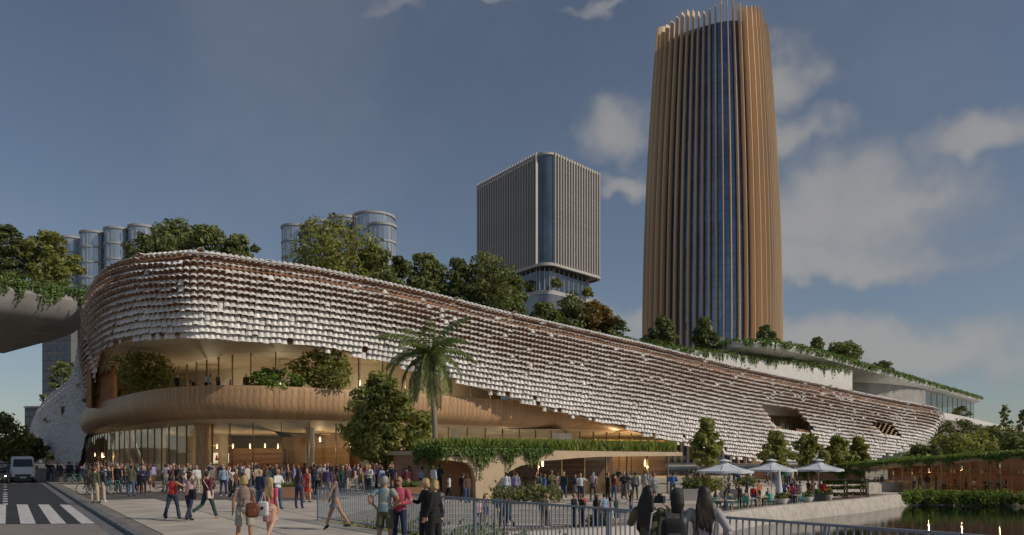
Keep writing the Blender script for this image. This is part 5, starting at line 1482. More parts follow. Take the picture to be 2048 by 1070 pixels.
def bicycle(px, d, rz_, m, label, z=0.0):
    o = thing('bicycle', label, 'bicycle', G(px, d, z), rz_, 'bicycles parked along the kerb')
    r = 0.34
    for x in (-0.52, 0.52):
        t = MB(); pts_ = [(x + r * math.cos(a), 0, r + r * math.sin(a)) for a in np.linspace(0, 2 * math.pi, 25)]
        t.tube(pts_, 0.022, 6); w_ = t.build('wheel', M['tyre'], o)
        sp = MB()
        for k in range(8):
            a = math.pi * k / 8; sp.bar((x + r * math.cos(a), 0, r + r * math.sin(a)), (x - r * math.cos(a), 0, r - r * math.sin(a)), 0.006)
        sp.build('spokes', M['lamp_lens'], w_)
    BB, ST, HT, RA, FA_ = (-0.08, 0, 0.30), (-0.22, 0, 0.80), (0.36, 0, 0.82), (-0.52, 0, r), (0.52, 0, r)
    f = MB()
    for a, b in ((BB, ST), (ST, HT), (BB, (0.40, 0, 0.70)), (BB, RA), (ST, RA), (HT, FA_)): f.tube([a, b], 0.019, 6)
    f.build('frame', M[m], o)
    MB().box((-0.24, 0, 0.90), (0.24, 0.12, 0.05)).build('saddle', M['tyre'], o)
    MB().tube([(-0.22, 0, 0.8), (-0.24, 0, 0.89)], 0.014, 6).build('seat_post', M['dark_metal'], o)
    MB().tube([(0.36, 0, 0.82), (0.34, 0, 0.98)], 0.014, 6).build('stem', M['dark_metal'], o)
    MB().tube([(0.28, -0.27, 1.0), (0.36, -0.14, 0.98), (0.36, 0.14, 0.98), (0.28, 0.27, 1.0)], 0.013, 6).build('handlebar', M['dark_metal'], o)
    MB().lathe([(0.09, -0.012), (0.09, 0.012)], 12).build('crank', M['dark_metal'], o, loc=BB).rotation_euler = (R(90), 0, 0)
for a in ((136, 65, 0.25, 'car_grey', 'grey bicycle parked furthest up the pavement'), (152, 64, 0.05, 'teal', 'green framed bicycle parked behind the kerb pair'), (184, 46.5, 0.5, 'dark_metal', 'black bicycle left of the two men at the kerb'), (204, 46, 0.25, 'dark_metal', 'black bicycle directly behind the two men at the kerb'), (226, 46.5, 0.1, 'teal', 'green bicycle right of the two men at the kerb'), (236, 47.5, -0.15, 'car_grey', 'grey bicycle nearest the crowd'), (116, 80, 0.3, 'dark_metal', 'black bicycle smallest and farthest along the street')): bicycle(*a)

# ------------------------------------------------------------------ things inside the hall
M['menu_red'] = mat('menu_red', (0.45, 0.03, 0.02), 0.5, var=0)
bw = G(438, 94.6)
def board(px, z, w_, h_, label, kind):
    p = G(px, 94.9); o = thing('menu_board', label, 'sign', (p.x, p.y - 0.7, z))
    MB().box((0, 0, 0), (w_, 0.06, h_)).build('panel', M['menu_glow'], o)
    if kind == 'figure':
        MB().ball((0, -0.05, 0.22), (0.14, 0.02, 0.16), 8, 5).build('emblem', M['menu_red'], o); MB().box((0, -0.05, -0.12), (0.34, 0.03, 0.36)).build('emblem', M['menu_red'], o)
        for k in range(3): MB().box((0, -0.05, -0.5 - 0.14 * k), (0.62 - 0.1 * k, 0.02, 0.05)).build('lettering', M['dark_metal'], o)
    else:
        for k in range(5): MB().box((-w_ / 2 + w_ * k / 4, -0.05, 0), (0.05, 0.04, h_)).build('bar', M['dark_metal'], o)
        for k in range(6): MB().box((0, -0.052, -h_ / 2 + h_ * k / 5), (w_, 0.04, 0.05)).build('bar', M['dark_metal'], o)
board(438, 2.15, 1.0, 1.35, 'lit white menu board with red figure on the bar wall', 'figure'); board(456, 2.15, 1.0, 1.25, 'lit white grid board on the bar wall', 'grid')
ct = thing('bar_counter', 'dark wooden bar counter inside the ground floor', 'counter', G(510, 88, -0.02), R(2))
MB().box((0, 0, 0.52), (8.5, 0.8, 1.04)).build('body', M['wood_dark'], ct); MB().box((0, 0, 1.07), (8.8, 1.0, 0.06)).build('top', M['bronze'], ct)
sh = thing('bar_shelf', 'dark back shelf behind the bar with rows of bottles', 'shelf', G(520, 94, -0.02), R(2))
for k in range(5): MB().box((0, 0, 0.6 + 0.55 * k), (7.0, 0.4, 0.06)).build('shelf', M['wood_dark'], sh)
for sx in (-1, 1): MB().box((3.5 * sx, 0, 1.6), (0.1, 0.42, 3.2)).build('side', M['wood_dark'], sh)
def point(par, e, c, r=0.05, loc=(0, 0, -0.25)):
    l = bpy.data.lights.new('lamp_light', 'POINT'); l.energy = e; l.color = c; l.shadow_soft_size = r
    lo = bpy.data.objects.new('lamp_light', l); lo.parent = par; lo.location = loc; col.objects.link(lo)
WARM = (1.0, 0.62, 0.30)
k = 0
for px, d, z, e in ((434, 90, 3.55, 240), (466, 89, 3.55, 240), (500, 87, 3.55, 240), (530, 86, 3.55, 240), (556, 86, 3.5, 240)):
    o = pendant(G(px, d, z), 0.10, drop=1.4, lab='round pendant lamp over the bar, %s' % ('nearest the menu boards', 'second from the menu boards', 'third from the menu boards', 'fourth from the menu boards', 'last from the menu boards')[k]); k += 1
    point(o, e, WARM)
k = 0
for px, d, z in ((190, 112, 2.6), (204, 110, 2.6), (222, 107, 2.6), (238, 104, 2.6)):
    o = pendant(G(px, d, z), 0.09, drop=2.4, lab='small bright pendant at the street end of the hall, %s' % ('leftmost', 'second from left', 'third from left', 'rightmost of four')[k]); k += 1
    point(o, 70, WARM)
k = 0
for px, d, z, e in ((330, 96, 4.0, 500), (640, 83, 4.2, 420), (700, 83.5, 3.6, 300), (795, 88, 2.9, 320), (810, 88, 2.6, 320), (840, 89, 2.9, 320), (1010, 95, 4, 320), (1240, 104, 4.4, 1500), (1290, 108, 4.4, 1400)):
    o = pendant(G(px, d, z), 0.12, drop=1.0, lab='globe pendant lamp %s' % ('near the wide column at the street corner', 'in front of the slatted screen wall', 'at the right end of the slatted screen wall', 'left of the plaza tree trunk', 'behind the plaza tree trunk', 'behind the palm trunk', 'above the garden pavilion grass', 'left over the slatted far wall', 'right over the slatted far wall')[k]); k += 1
    point(o, e, WARM)
k = 0
for px, d, z, e in ((420, 92, 10.9, 800), (560, 87, 10.9, 800), (720, 87, 10.9, 800), (900, 92.5, 10.6, 800)):  # the last lamp is added only to brighten the dark gallery end
    o = pendant(G(px, d, z), 0.12, drop=2.7, lab='ceiling globe lamp in the upper gallery, %s' % ('above the balcony visitors', 'above the clipped shrub', 'above the plaza tree', 'added fill light behind the palm crown')[k]); k += 1
    point(o, e, (1.0, 0.75, 0.48))
k = 0
for px, d, z, e in ((1085, 51.5, 1.85, 60), (1290, 56.5, 1.8, 60)):
    o = pendant(G(px, d, z), 0.09, drop=0.6, lab='small lamp inside the garden pavilion, %s' % ('beside the arch', 'at the right counter')[k]); k += 1
    point(o, e, WARM)
k = 0
for j, f in ((6, 4.2), (10, 4.2), (14, 4.5), (18, 4.5), (21, 4.5)):
    p, t, n = rows_g[j]; q = p - n * f
    o = pendant((q.x, q.y, p.z - 1.25), 0.08, drop=0.66, gm='dome_glow', lab='white dome lamp in the dining pavilion, %s' % ('first from the left', 'second from the left', 'third from the left', 'fourth from the left', 'fifth from the left')[k]); k += 1
    point(o, 45, WARM)
# cove light lines
for a, b, zc, lb in ((G(567, 95.6), G(662, 90.2), 5.02, 'orange cove light along the top of the slatted screen wall'), (G(1185, 107.6), G(1330, 115.6), 4.75, 'orange cove light over the slatted far wall'), (G(425, 95), G(470, 95), 3.75, 'orange cove light over the bar wall')):
    d_ = b - a; c = (a + b) / 2
    o = MB().box((0, 0, 0), (d_.length, 0.08, 0.08)).build('cove_light', M['cove_glow'], loc=(c.x, c.y - 0.45, zc), rz=math.atan2(d_.y, d_.x)); tag(o, lb, 'light')
# ------------------------------------------------------------------ people
PC = {}
def pcol(name):
    """clothing and skin colours by everyday name"""
    if name in PC: return PC[name]
    T = {'white': (0.62, 0.62, 0.62), 'black': (0.012, 0.012, 0.014), 'grey': (0.16, 0.165, 0.175), 'light grey': (0.36, 0.36, 0.37), 'navy': (0.02, 0.03, 0.08), 'blue': (0.05, 0.12, 0.35), 'light blue': (0.28, 0.38, 0.52), 'denim': (0.05, 0.10, 0.20), 'dark denim': (0.02, 0.04, 0.075),
         'red': (0.50, 0.03, 0.02), 'pink': (0.50, 0.09, 0.14), 'pale pink': (0.55, 0.36, 0.36), 'maroon': (0.14, 0.03, 0.045), 'purple': (0.07, 0.045, 0.12), 'lilac': (0.32, 0.28, 0.48), 'brown': (0.11, 0.06, 0.035), 'tan': (0.40, 0.26, 0.15), 'beige': (0.45, 0.37, 0.28), 'khaki': (0.38, 0.36, 0.29),
         'olive': (0.10, 0.10, 0.055), 'green': (0.04, 0.13, 0.06), 'dark green': (0.02, 0.055, 0.05), 'teal': (0.07, 0.28, 0.27), 'orange': (0.50, 0.22, 0.10), 'yellow': (0.50, 0.38, 0.08), 'charcoal': (0.04, 0.042, 0.048), 'taupe': (0.27, 0.20, 0.165), 'cream': (0.55, 0.50, 0.42), 'red patterned': (0.42, 0.12, 0.12),
         'skin_light': (0.52, 0.31, 0.22), 'skin_tan': (0.38, 0.21, 0.13), 'skin_dark': (0.12, 0.06, 0.035), 'hair_black': (0.012, 0.010, 0.010), 'hair_brown': (0.05, 0.028, 0.016), 'hair_blonde': (0.42, 0.29, 0.13), 'hair_grey': (0.32, 0.32, 0.31), 'hair_red': (0.16, 0.06, 0.025), 'hair_dkbrown': (0.028, 0.016, 0.012)}
    PC[name] = mat('cloth_' + name.replace(' ', '_') if not name.startswith(('skin', 'hair')) else name, T[name], 0.55 if name.startswith(('skin', 'hair')) else 0.85, var=0.14 if not name.startswith('skin') else 0.05, scale=9, bump=0.0)
    return PC[name]
M['striped'] = None
def striped_mat(name, a, b, sc):
    m, t, bs, o = newmat(name)
    tc = t.n.new('ShaderNodeTexCoord'); sp = t.n.new('ShaderNodeSeparateXYZ'); t.l.new(tc.outputs['Object'], sp.inputs[0])
    f = t.m('GREATER_THAN', t.m('SINE', t.m('MULTIPLY', sp.outputs[2], sc)), 0.2)
    t.l.new(t.mix(f, a, b), bs.inputs['Base Color']); bs.inputs['Roughness'].default_value = 0.85
    return m
def spotted_mat(name, a, b, sc):
    m, t, bs, o = newmat(name)
    tc = t.n.new('ShaderNodeTexCoord')
    f = t.ramp(t.noise(tc.outputs['Object'], sc, 2, 0.5), 0.47, 0.55)
    t.l.new(t.mix(f, a, b), bs.inputs['Base Color']); bs.inputs['Roughness'].default_value = 0.85
    return m

SK_, TOP_, BOT_, SHOE_, HAIR_, ACC_ = range(6)
def body_mesh(name, sex='m', swing=0.0, knee=(0, 0), stance=0.02, arms=None, arm_sw=(0, 0), abd=(7, 7), elb=(12, 12), sleeve='long', lower='trousers', hair='short', hem=None, head_yaw=0.0, voxel=0.03, fingers=False, heels=False, sit=False, lean=0.0, bag=None, flare=False, neckscarf=False, glasses=False, cap=False, loose=0.0):
    """one continuous figure, 1.75 m tall, facing -Y"""
    pcs = []                                     # (MB, tag)
    def T_(pts, rad, tg, n=12):
        mb = MB(); mb.tube(pts, rad, n); pcs.append((mb, tg))
    def E_(c, r, tg, M_=None, n=12, k=8):
        mb = MB(); mb.ball(c, r, n, k, M=M_); pcs.append((mb, tg))
    f = sex == 'f'
    hw, sw_, ww = (0.102, 0.172, 0.132) if f else (0.092, 0.195, 0.152)
    hipz = 0.92
    # legs
    feet = []
    for k, sx in enumerate((-1, 1)):
        a = R(swing if sx < 0 else -swing); kn = R(knee[k])
        hp = Vector((sx * hw, 0, hipz))
        if sit: a, kn = R(84), R(88)
        d1 = Vector((sx * (0.04 + stance), -math.sin(a), -math.cos(a))).normalized()
        kp = hp + d1 * 0.43
        d2 = Vector((sx * stance * 0.6, -math.sin(a - kn), -math.cos(a - kn))).normalized()
        ap = kp + d2 * 0.42
        bare = lower in ('shorts', 'skirt', 'dress')
        lt = SK_ if bare else BOT_
        T_([hp + Vector((0, 0, 0.03)), hp.lerp(kp, 0.5), kp], [(0.088, 0.09), (0.074, 0.078), (0.056, 0.06)] if bare else [(0.095 + loose, 0.10 + loose), (0.082 + loose, 0.086 + loose), (0.066 + loose, 0.07 + loose)], lt)
        ft_ = 0.075 if flare else 0.056
        T_([kp, kp.lerp(ap, 0.35) + Vector((0, 0.012, 0)), ap + Vector((0, 0, -0.0))], [(0.055, 0.058), (0.052, 0.06), (0.034, 0.038)] if bare else [(0.065 + loose, 0.068 + loose), (0.062 + loose, 0.066 + loose), (ft_ + loose, ft_ + 0.006 + loose)], lt)
        if lower == 'shorts':
            q = hp.lerp(kp, 0.92); T_([hp + Vector((0, 0, 0.05)), hp.lerp(kp, 0.5), q], [(0.105, 0.11), (0.098, 0.102), (0.10, 0.105)], BOT_, 14)
        fr_ = Vector((0, -1, 0)); tilt = 0.0
        if heels: tilt = -0.5
        Mx = Matrix.Rotation((a - kn) * 0.75 + tilt * -1 if not sit else 0.0, 3, 'X')
        foot = ap + Mx @ Vector((0, -0.06, -0.055))
        E_(foot, (0.043, 0.125, 0.042), SHOE_, Mx.to_4x4().to_3x3(), 10, 6)
        if heels: T_([ap + Vector((0, 0.035, -0.02)), ap + Vector((0, 0.055, -0.12))], [0.02, 0.012], SHOE_, 6)
        feet.append(foot.z - (0.045 if not heels else 0.085)); feet.append(ap.z - 0.09)
    # trunk
    L = Matrix.Rotation(R(lean), 4, 'X')
    def up(p):
        p = Vector(p); q = p - Vector((0, 0, 0.95)); return (L @ q) + Vector((0, 0, 0.95)) if p.z > 0.95 else p
    E_((0, 0.012, 0.93), (hw + 0.075, 0.118, 0.12), BOT_ if lower != 'dress' else TOP_, n=14)
    T_([up((0, 0, 0.90)), up((0, 0, 1.0)), up((0, 0, 1.10)), up((0, 0.0, 1.22)), up((0, 0.0, 1.33)), up((0, 0.01, 1.42)), up((0, 0.015, 1.475))],
       [(hw + 0.055, 0.105), (ww + 0.03, 0.108), (ww, 0.10), (ww + 0.018, 0.112), (sw_ - 0.02, 0.118), (sw_ - 0.03, 0.095), (0.075, 0.07)] if True else None, TOP_, 16)
    if f: 
        for sx in (-1, 1): E_(up((sx * 0.07, -0.085, 1.29)), (0.062, 0.05, 0.06), TOP_)
    if hem and lower not in ('skirt', 'dress'):    # jacket or loose shirt hem
        T_([(0, 0.005, 1.12), (0, 0.008, hem)], [(ww + 0.03, 0.118), (hw + 0.092, 0.132)], TOP_, 16)
    if lower in ('skirt', 'dress'):
        hz_ = hem or 0.55; tg = BOT_ if lower == 'skirt' else TOP_
        T_([(0, 0.0, 1.06), (0, 0.008, 0.90), (0, 0.0, (0.9 + hz_) / 2), (0, 0, hz_)], [(ww + 0.012, 0.108), (hw + 0.082, 0.13), (hw + 0.095, 0.145), (hw + 0.10 + 0.02 * abs(swing) / 20, 0.15 + 0.05 * abs(swing) / 20)], tg, 18)
    # neck and head
    nk0, nk1 = up((0, 0.012, 1.44)), up((0, 0.0, 1.57))
    T_([nk0, nk1], [0.06, 0.052] if not f else [0.05, 0.045], SK_ if not neckscarf else ACC_, 10)
    hc = up((0, -0.012, 1.645))
    HR = (L.to_3x3() @ Matrix.Rotation(R(head_yaw), 3, 'Z'))
    def hd(v): return hc + HR @ Vector(v)
    E_(hd((0, 0.005, 0.005)), (0.076, 0.096, 0.108), SK_, HR)
    E_(hd((0, -0.035, -0.06)), (0.052, 0.058, 0.055), SK_, HR)
    E_(hd((0, -0.098, -0.018)), (0.013, 0.02, 0.024), SK_, HR, 8, 5)
    for sx in (-1, 1): E_(hd((sx * 0.077, 0.012, -0.012)), (0.012, 0.02, 0.03), SK_, HR, 8, 5)
    if hair != 'bald':
        E_(hd((0, 0.026, 0.026)), (0.087, 0.090, 0.096), HAIR_ if not cap else ACC_, HR)
        E_(hd((0, 0.055, -0.02)), (0.076, 0.062, 0.075), HAIR_, HR)
    else:
        pass
    if cap: E_(hd((0, -0.07, 0.055)), (0.07, 0.085, 0.02), ACC_, HR)
    if hair == 'bob':
        E_(hd((0, 0.03, -0.02)), (0.098, 0.085, 0.115), HAIR_, HR); E_(hd((0, 0.05, -0.075)), (0.10, 0.07, 0.06), HAIR_, HR)
    if hair == 'long':
        hr_ = random.Random(len(name) + int(swing * 10) + int(hw * 1000))
        T_([hd((0, 0.05, 0.04)), hd((0, 0.082, -0.08)), hd((0, 0.10, -0.17))], [(0.082, 0.058), (0.088, 0.05), (0.085, 0.04)], HAIR_, 14)
        for j in range(7):
            x0 = (j - 3) * 0.026; ln = 0.40 + hr_.uniform(-0.06, 0.10) - 0.03 * abs(j - 3); w1 = hr_.uniform(-0.012, 0.012)
            T_([hd((x0 * 0.9, 0.075, -0.02)), hd((x0 * 1.15 + w1, 0.105, -0.16)), hd((x0 * 1.35 - w1, 0.125, -0.16 - ln * 0.45)), hd((x0 * 1.25 + w1 * 2, 0.12 + 0.01 * (j % 2), -0.14 - ln * 0.8)), hd((x0 * 1.1, 0.115, -0.12 - ln))], [0.028, 0.030, 0.027, 0.02, 0.007], HAIR_, 7)
    if hair == 'mid':
        T_([hd((0, 0.05, 0.04)), hd((0, 0.08, -0.10)), hd((0, 0.09, -0.22))], [(0.085, 0.06), (0.095, 0.055), (0.07, 0.035)], HAIR_, 12)
    if hair == 'bun': E_(hd((0, 0.10, 0.05)), (0.045, 0.045, 0.045), HAIR_, HR)
    if hair == 'tail': T_([hd((0, 0.09, 0.03)), hd((0, 0.14, -0.05)), hd((0, 0.13, -0.2))], [0.03, 0.035, 0.012], HAIR_, 8)
    # arms
    hands = []
    for k, sx in enumerate((-1, 1)):
        sh_ = up((sx * sw_, 0.01, 1.415))
        key = 'R' if sx < 0 else 'L'
        if arms and key in arms:
            el_, wr = Vector(arms[key][0]), Vector(arms[key][1])
            el_ = sh_ + (el_ - sh_).normalized() * 0.29; wr = el_ + (wr - el_).normalized() * 0.255
        else:
            a = R(arm_sw[k]); b = R(abd[k]); e = R(elb[k])
            d1 = Vector((sx * math.sin(b), -math.sin(a) * math.cos(b), -math.cos(a) * math.cos(b)))
            el_ = sh_ + d1 * 0.29
            d2 = Vector((sx * math.sin(b) * 0.4, -math.sin(a + e), -math.cos(a + e))).normalized()
            wr = el_ + d2 * 0.255
        E_(sh_, (0.062, 0.062, 0.06), TOP_ if sleeve != 'none' else SK_)
        big = 0.014 if sleeve == 'long' else 0.0
        T_([sh_, sh_.lerp(el_, 0.5), el_], [0.056 + big, 0.05 + big, 0.042 + big] if not f else [0.047 + big, 0.043 + big, 0.037 + big], TOP_ if sleeve == 'long' else SK_, 10)
        T_([el_, el_.lerp(wr, 0.35), wr], [0.042 + big, 0.041 + big, 0.030 + big] if not f else [0.037 + big, 0.036 + big, 0.025 + big], TOP_ if sleeve == 'long' else SK_, 10)
        if sleeve == 'short': T_([sh_, sh_.lerp(el_, 0.62)], [0.066, 0.064] if not f else [0.056, 0.052], TOP_, 10)
        hands.append((el_, wr, sx))
        d = (wr - el_).normalized()
        if not fingers:
            E_(wr + d * 0.05, (0.024, 0.036, 0.058), SK_, d.to_track_quat('Z', 'Y').to_matrix(), 8, 6)
            E_(wr + d * 0.10 + Vector((0, -0.01, 0)), (0.016, 0.026, 0.05), SK_, d.to_track_quat('Z', 'Y').to_matrix(), 8, 6)
        else:
            E_(wr + d * 0.04, (0.018, 0.038, 0.052), SK_, d.to_track_quat('Z', 'Y').to_matrix(), 8, 6)
    # fuse
    allv, allf, tags = [], [], []
    for mb, tg in pcs:
        b = len(allv); allv += [tuple(v) for v in mb.v]; allf += [tuple(i + b for i in q) for q in mb.f]; tags += [tg] * len(mb.f)
    me0 = bpy.data.meshes.new('tmp'); me0.from_pydata(allv, [], allf)
    ob = bpy.data.objects.new('tmp', me0); col.objects.link(ob)
    md = ob.modifiers.new('r', 'REMESH'); md.mode = 'VOXEL'; md.voxel_size = voxel
    ms = ob.modifiers.new('s', 'SMOOTH'); ms.factor = 0.5; ms.iterations = 2
    dg = bpy.context.evaluated_depsgraph_get()
    me = bpy.data.meshes.new_from_object(ob.evaluated_get(dg)); me.name = name
    bpy.data.objects.remove(ob); bpy.data.meshes.remove(me0)
    bvh = BVHTree.FromPolygons([Vector(v) for v in allv], allf)
    mi = [tags[bvh.find_nearest(p.center)[2]] for p in me.polygons]
    zf = min(feet) if not sit else min(feet)
    ex = MB()
    if fingers:
        for el_, wr, sx in hands:
            d = (wr - el_).normalized(); u = d.orthogonal().normalized() if abs(d.z) < 0.3 else Vector((0, 1, 0)).cross(d).normalized(); u = Vector((0, -1, 0)) - d * d.dot(Vector((0, -1, 0))) if abs(d.y) < 0.9 else Vector((0, 0, 1)); u.normalize(); w_ = d.cross(u)
            for j, ln in enumerate((0.068, 0.078, 0.072, 0.056)):
                o0 = wr + d * 0.075 + u * (0.026 - 0.0175 * j)
                ex.tube([o0, o0 + d * ln * 0.5, o0 + d * ln * 0.9 + w_ * (-sx) * 0.018], [0.0095, 0.0085, 0.006], 6, m=SK_)
            o0 = wr + d * 0.02 + u * 0.03; ex.tube([o0, o0 + d * 0.03 + u * 0.022, o0 + d * 0.06 + u * 0.026], [0.012, 0.010, 0.007], 6, m=SK_)
        for sx in (-1, 1):
            ex.ball(hd((sx * 0.031, -0.086, 0.012)), (0.013, 0.008, 0.008), 8, 5, m=ACC_ if glasses else HAIR_, M=HR)
            if glasses: ex.ball(hd((sx * 0.031, -0.094, 0.010)), (0.027, 0.008, 0.018), 8, 5, m=SHOE_, M=HR)
        ex.ball(hd((0, -0.088, -0.056)), (0.022, 0.008, 0.006), 8, 5, m=ACC_ if False else SK_, M=HR)
    if ex.v:
        bm = bmesh.new(); bm.from_mesh(me); lay = [p for p in mi]
        b0 = len(bm.verts); vs2 = [bm.verts.new(v) for v in ex.v]; bm.verts.ensure_lookup_table()
        for q, m_ in zip(ex.f, ex.m):
            try:
                bm.faces.new([vs2[i] for i in q]); mi.append(m_)
            except ValueError: pass
        bm.to_mesh(me); bm.free()
    for _ in range(6): me.materials.append(None)
    me.polygons.foreach_set('material_index', mi); me.polygons.foreach_set('use_smooth', [True] * len(me.polygons))
    for v in me.vertices: v.co.z -= zf
    me.update()
    return me, hands, zf
def person(me, loc, rz, h, top, bot, label, skin='skin_light', hair='hair_brown', shoe='black', acc='black', group=None):
    o = inst('person', me, None, loc, (0, 0, rz), h / 1.75)
    for i, c in enumerate((skin, top, bot, shoe, hair, acc)):
        o.material_slots[i].link = 'OBJECT'
        o.material_slots[i].material = pcol(c) if isinstance(c, str) else c
    tag(o, label, 'person', group)
    return o
def face(deg): return R(deg)                      # 0 faces the camera, 180 away, -90 to picture left, 90 to picture right

# ---- foreground figures
V1 = 0.0135
sm_pink = striped_mat('striped_pink', (0.55, 0.45, 0.43), (0.50, 0.20, 0.20), 150.0)
sm_tote = spotted_mat('patterned_skirt', (0.55, 0.45, 0.42), (0.42, 0.05, 0.07), 22.0)
sm_tee = spotted_mat('printed_tee', (0.20, 0.30, 0.36), (0.34, 0.36, 0.30), 5.0)
def bag_obj(name, label, pts_fn, loc, rz, cat='bag'):
    o = thing(name, label, cat, loc, rz); pts_fn(o); return o
def at_person(px, d, rz, z=0.0): return G(px, d, z)
def soft_box(c, r, n=14, k=9, e=0.45):
    mb = MB(); c = Vector(c)
    for_v = []
    for i in range(k):
        th = math.pi * (i + 0.5) / k
        for j in range(n):
            ph = 2 * math.pi * j / n
            sg = lambda x: math.copysign(abs(x) ** e, x)
            for_v.append(c + Vector((r[0] * sg(math.sin(th)) * sg(math.cos(ph)), r[1] * sg(math.sin(th)) * sg(math.sin(ph)), r[2] * sg(math.cos(th)))))
    f = [(i * n + j, (i + 1) * n + j, (i + 1) * n + (j + 1) % n, i * n + (j + 1) % n) for i in range(k - 1) for j in range(n)] + [tuple(range(n)), tuple(range((k - 1) * n + n - 1, (k - 1) * n - 1, -1))]
    mb.add(for_v, f); return mb

# woman in red top, arms spread
me, _, _ = body_mesh('person', 'f', swing=14, knee=(2, 6), stance=0.06, arms={'L': ((0.42, 0.02, 1.26), (0.64, -0.02, 1.20)), 'R': ((-0.40, -0.02, 1.30), (-0.62, -0.08, 1.24))}, sleeve='none', hair='tail', voxel=V1, fingers=True, flare=True, neckscarf=True)
person(me, G(345, 27.6), face(172), 1.66, 'red', 'dark denim', 'woman in red top and jeans with arms stretched out wide', hair='hair_brown', acc='dark green')
bp = thing('backpack', 'bright red backpack on the woman with spread arms', 'backpack', G(352, 27.35), face(172))
soft_box((0, 0.20, 1.13), (0.13, 0.09, 0.19)).build('pouch', pcol('red'), bp, smooth=True)
soft_box((0, 0.285, 1.05), (0.09, 0.03, 0.09)).build('pocket', pcol('red'), bp, smooth=True)
for sx in (-1, 1): MB().tube([(sx * 0.08, 0.16, 1.30), (sx * 0.11, 0.02, 1.44), (sx * 0.12, -0.10, 1.34)], 0.016, 6).build('strap', pcol('maroon'), bp)
# woman, striped top, hands on head
me, _, _ = body_mesh('person', 'f', swing=-13, knee=(14, 0), arms={'R': ((-0.40, 0.02, 1.62), (-0.13, 0.05, 1.80)), 'L': ((0.34, 0.0, 1.66), (0.08, 0.06, 1.82))}, sleeve='short', hair='bun', voxel=V1, fingers=True, hem=0.95)
person(me, G(379, 26.9), face(158), 1.70, sm_pink, 'navy', 'woman in pale pink striped top with both hands on her head', hair='hair_dkbrown')
bg_ = thing('shoulder_bag', 'black shoulder bag behind the woman in striped top', 'bag', G(390, 26.75), face(158))
soft_box((-0.02, 0.14, 0.98), (0.15, 0.07, 0.18)).build('pouch', pcol('black'), bg_, smooth=True)
MB().tube([(-0.12, 0.12, 1.14), (-0.02, 0.13, 1.42), (0.06, 0.10, 1.44)], 0.012, 6).build('strap', pcol('black'), bg_)
# man in maroon sweater
me, _, _ = body_mesh('person', 'm', swing=20, knee=(0, 42), arm_sw=(-8, 12), abd=(9, 8), elb=(14, 20), sleeve='long', hair='short', voxel=V1, fingers=True, hem=0.93)
person(me, G(415, 27.8), face(150), 1.78, 'maroon', 'dark green', 'man in maroon sweater walking away with white satchel', hair='hair_brown', shoe='tan')
bg_ = thing('satchel', 'white satchel on long strap across the maroon sweater', 'bag', G(415, 27.8), face(150))
soft_box((-0.22, 0.06, 0.92), (0.05, 0.13, 0.15), e=0.3).build('pouch', pcol('cream'), bg_, smooth=True)
MB().tube([(-0.22, 0.06, 1.05), (-0.14, 0.15, 1.25), (0.04, 0.14, 1.42), (0.11, 0.06, 1.50), (0.08, -0.06, 1.46)], 0.014, 6).build('strap', pcol('cream'), bg_)
# blonde woman in taupe tee and shorts
me, _, _ = body_mesh('person', 'f', swing=7, knee=(0, 6), arm_sw=(4, -6), abd=(13, 16), elb=(22, 16), sleeve='short', lower='shorts', hair='bob', voxel=V1, fingers=True, hem=1.0)
person(me, G(489, 19.0), face(186), 1.80, 'taupe', 'khaki', 'blonde woman in taupe tee and khaki shorts seen from behind', hair='hair_blonde', skin='skin_tan', shoe='brown')
bg_ = thing('leather_bag', 'brown leather shoulder bag of the blonde woman in shorts', 'bag', G(497, 18.75), face(186))
soft_box((-0.12, 0.10, 0.98), (0.17, 0.075, 0.19), e=0.5).build('pouch', mat('leather', (0.14, 0.045, 0.025), 0.35), bg_, smooth=True)
soft_box((-0.12, 0.18, 0.93), (0.10, 0.02, 0.09)).build('pocket', mat('leather_pocket', (0.17, 0.06, 0.03), 0.35), bg_, smooth=True)
MB().tube([(-0.22, 0.07, 1.14), (-0.13, 0.06, 1.46), (-0.10, -0.04, 1.46), (-0.05, 0.0, 1.2)], 0.012, 6).build('strap', mat('leather_strap', (0.12, 0.04, 0.025), 0.4), bg_)
# long-haired blonde with tote
me, _, _ = body_mesh('person', 'f', swing=-15, knee=(26, 0), arm_sw=(-4, 4), abd=(6, 8), elb=(20, 10), sleeve='short', lower='skirt', hem=0.56, hair='long', voxel=V1, fingers=True)
person(me, G(541, 20.2), face(168), 1.74, 'pink', sm_tote, 'woman with very long fair hair in patterned red skirt', hair='hair_blonde', shoe='charcoal')
bg_ = thing('tote_bag', 'white cloth tote bag with round black print', 'bag', G(541, 20.2), face(168))
soft_box((0.10, 0.20, 0.92), (0.15, 0.06, 0.20), e=0.35).build('pouch', pcol('white'), bg_, smooth=True)
MB().lathe([(0.045, 0.0), (0.045, 0.012)], 18).build('print', pcol('black'), bg_, loc=(0.10, 0.262, 0.94)).rotation_euler = (R(-90), 0, 0)
for sx in (0.04, 0.16): MB().tube([(sx, 0.20, 1.1), (0.12, 0.10, 1.44), (0.13, 0.0, 1.47)], 0.009, 6).build('strap', pcol('white'), bg_)
# walker in grey dress
me, _, _ = body_mesh('person', 'f', swing=23, knee=(4, 10), arm_sw=(16, 28), abd=(6, 9), elb=(12, 6), sleeve='none', lower='dress', hem=0.66, hair='long', voxel=V1, fingers=True, heels=True)
person(me, G(672, 23.6), face(-84), 1.80, 'grey', 'grey', 'dark haired woman in grey dress and heels striding left', hair='hair_black', skin='skin_tan', shoe='black')
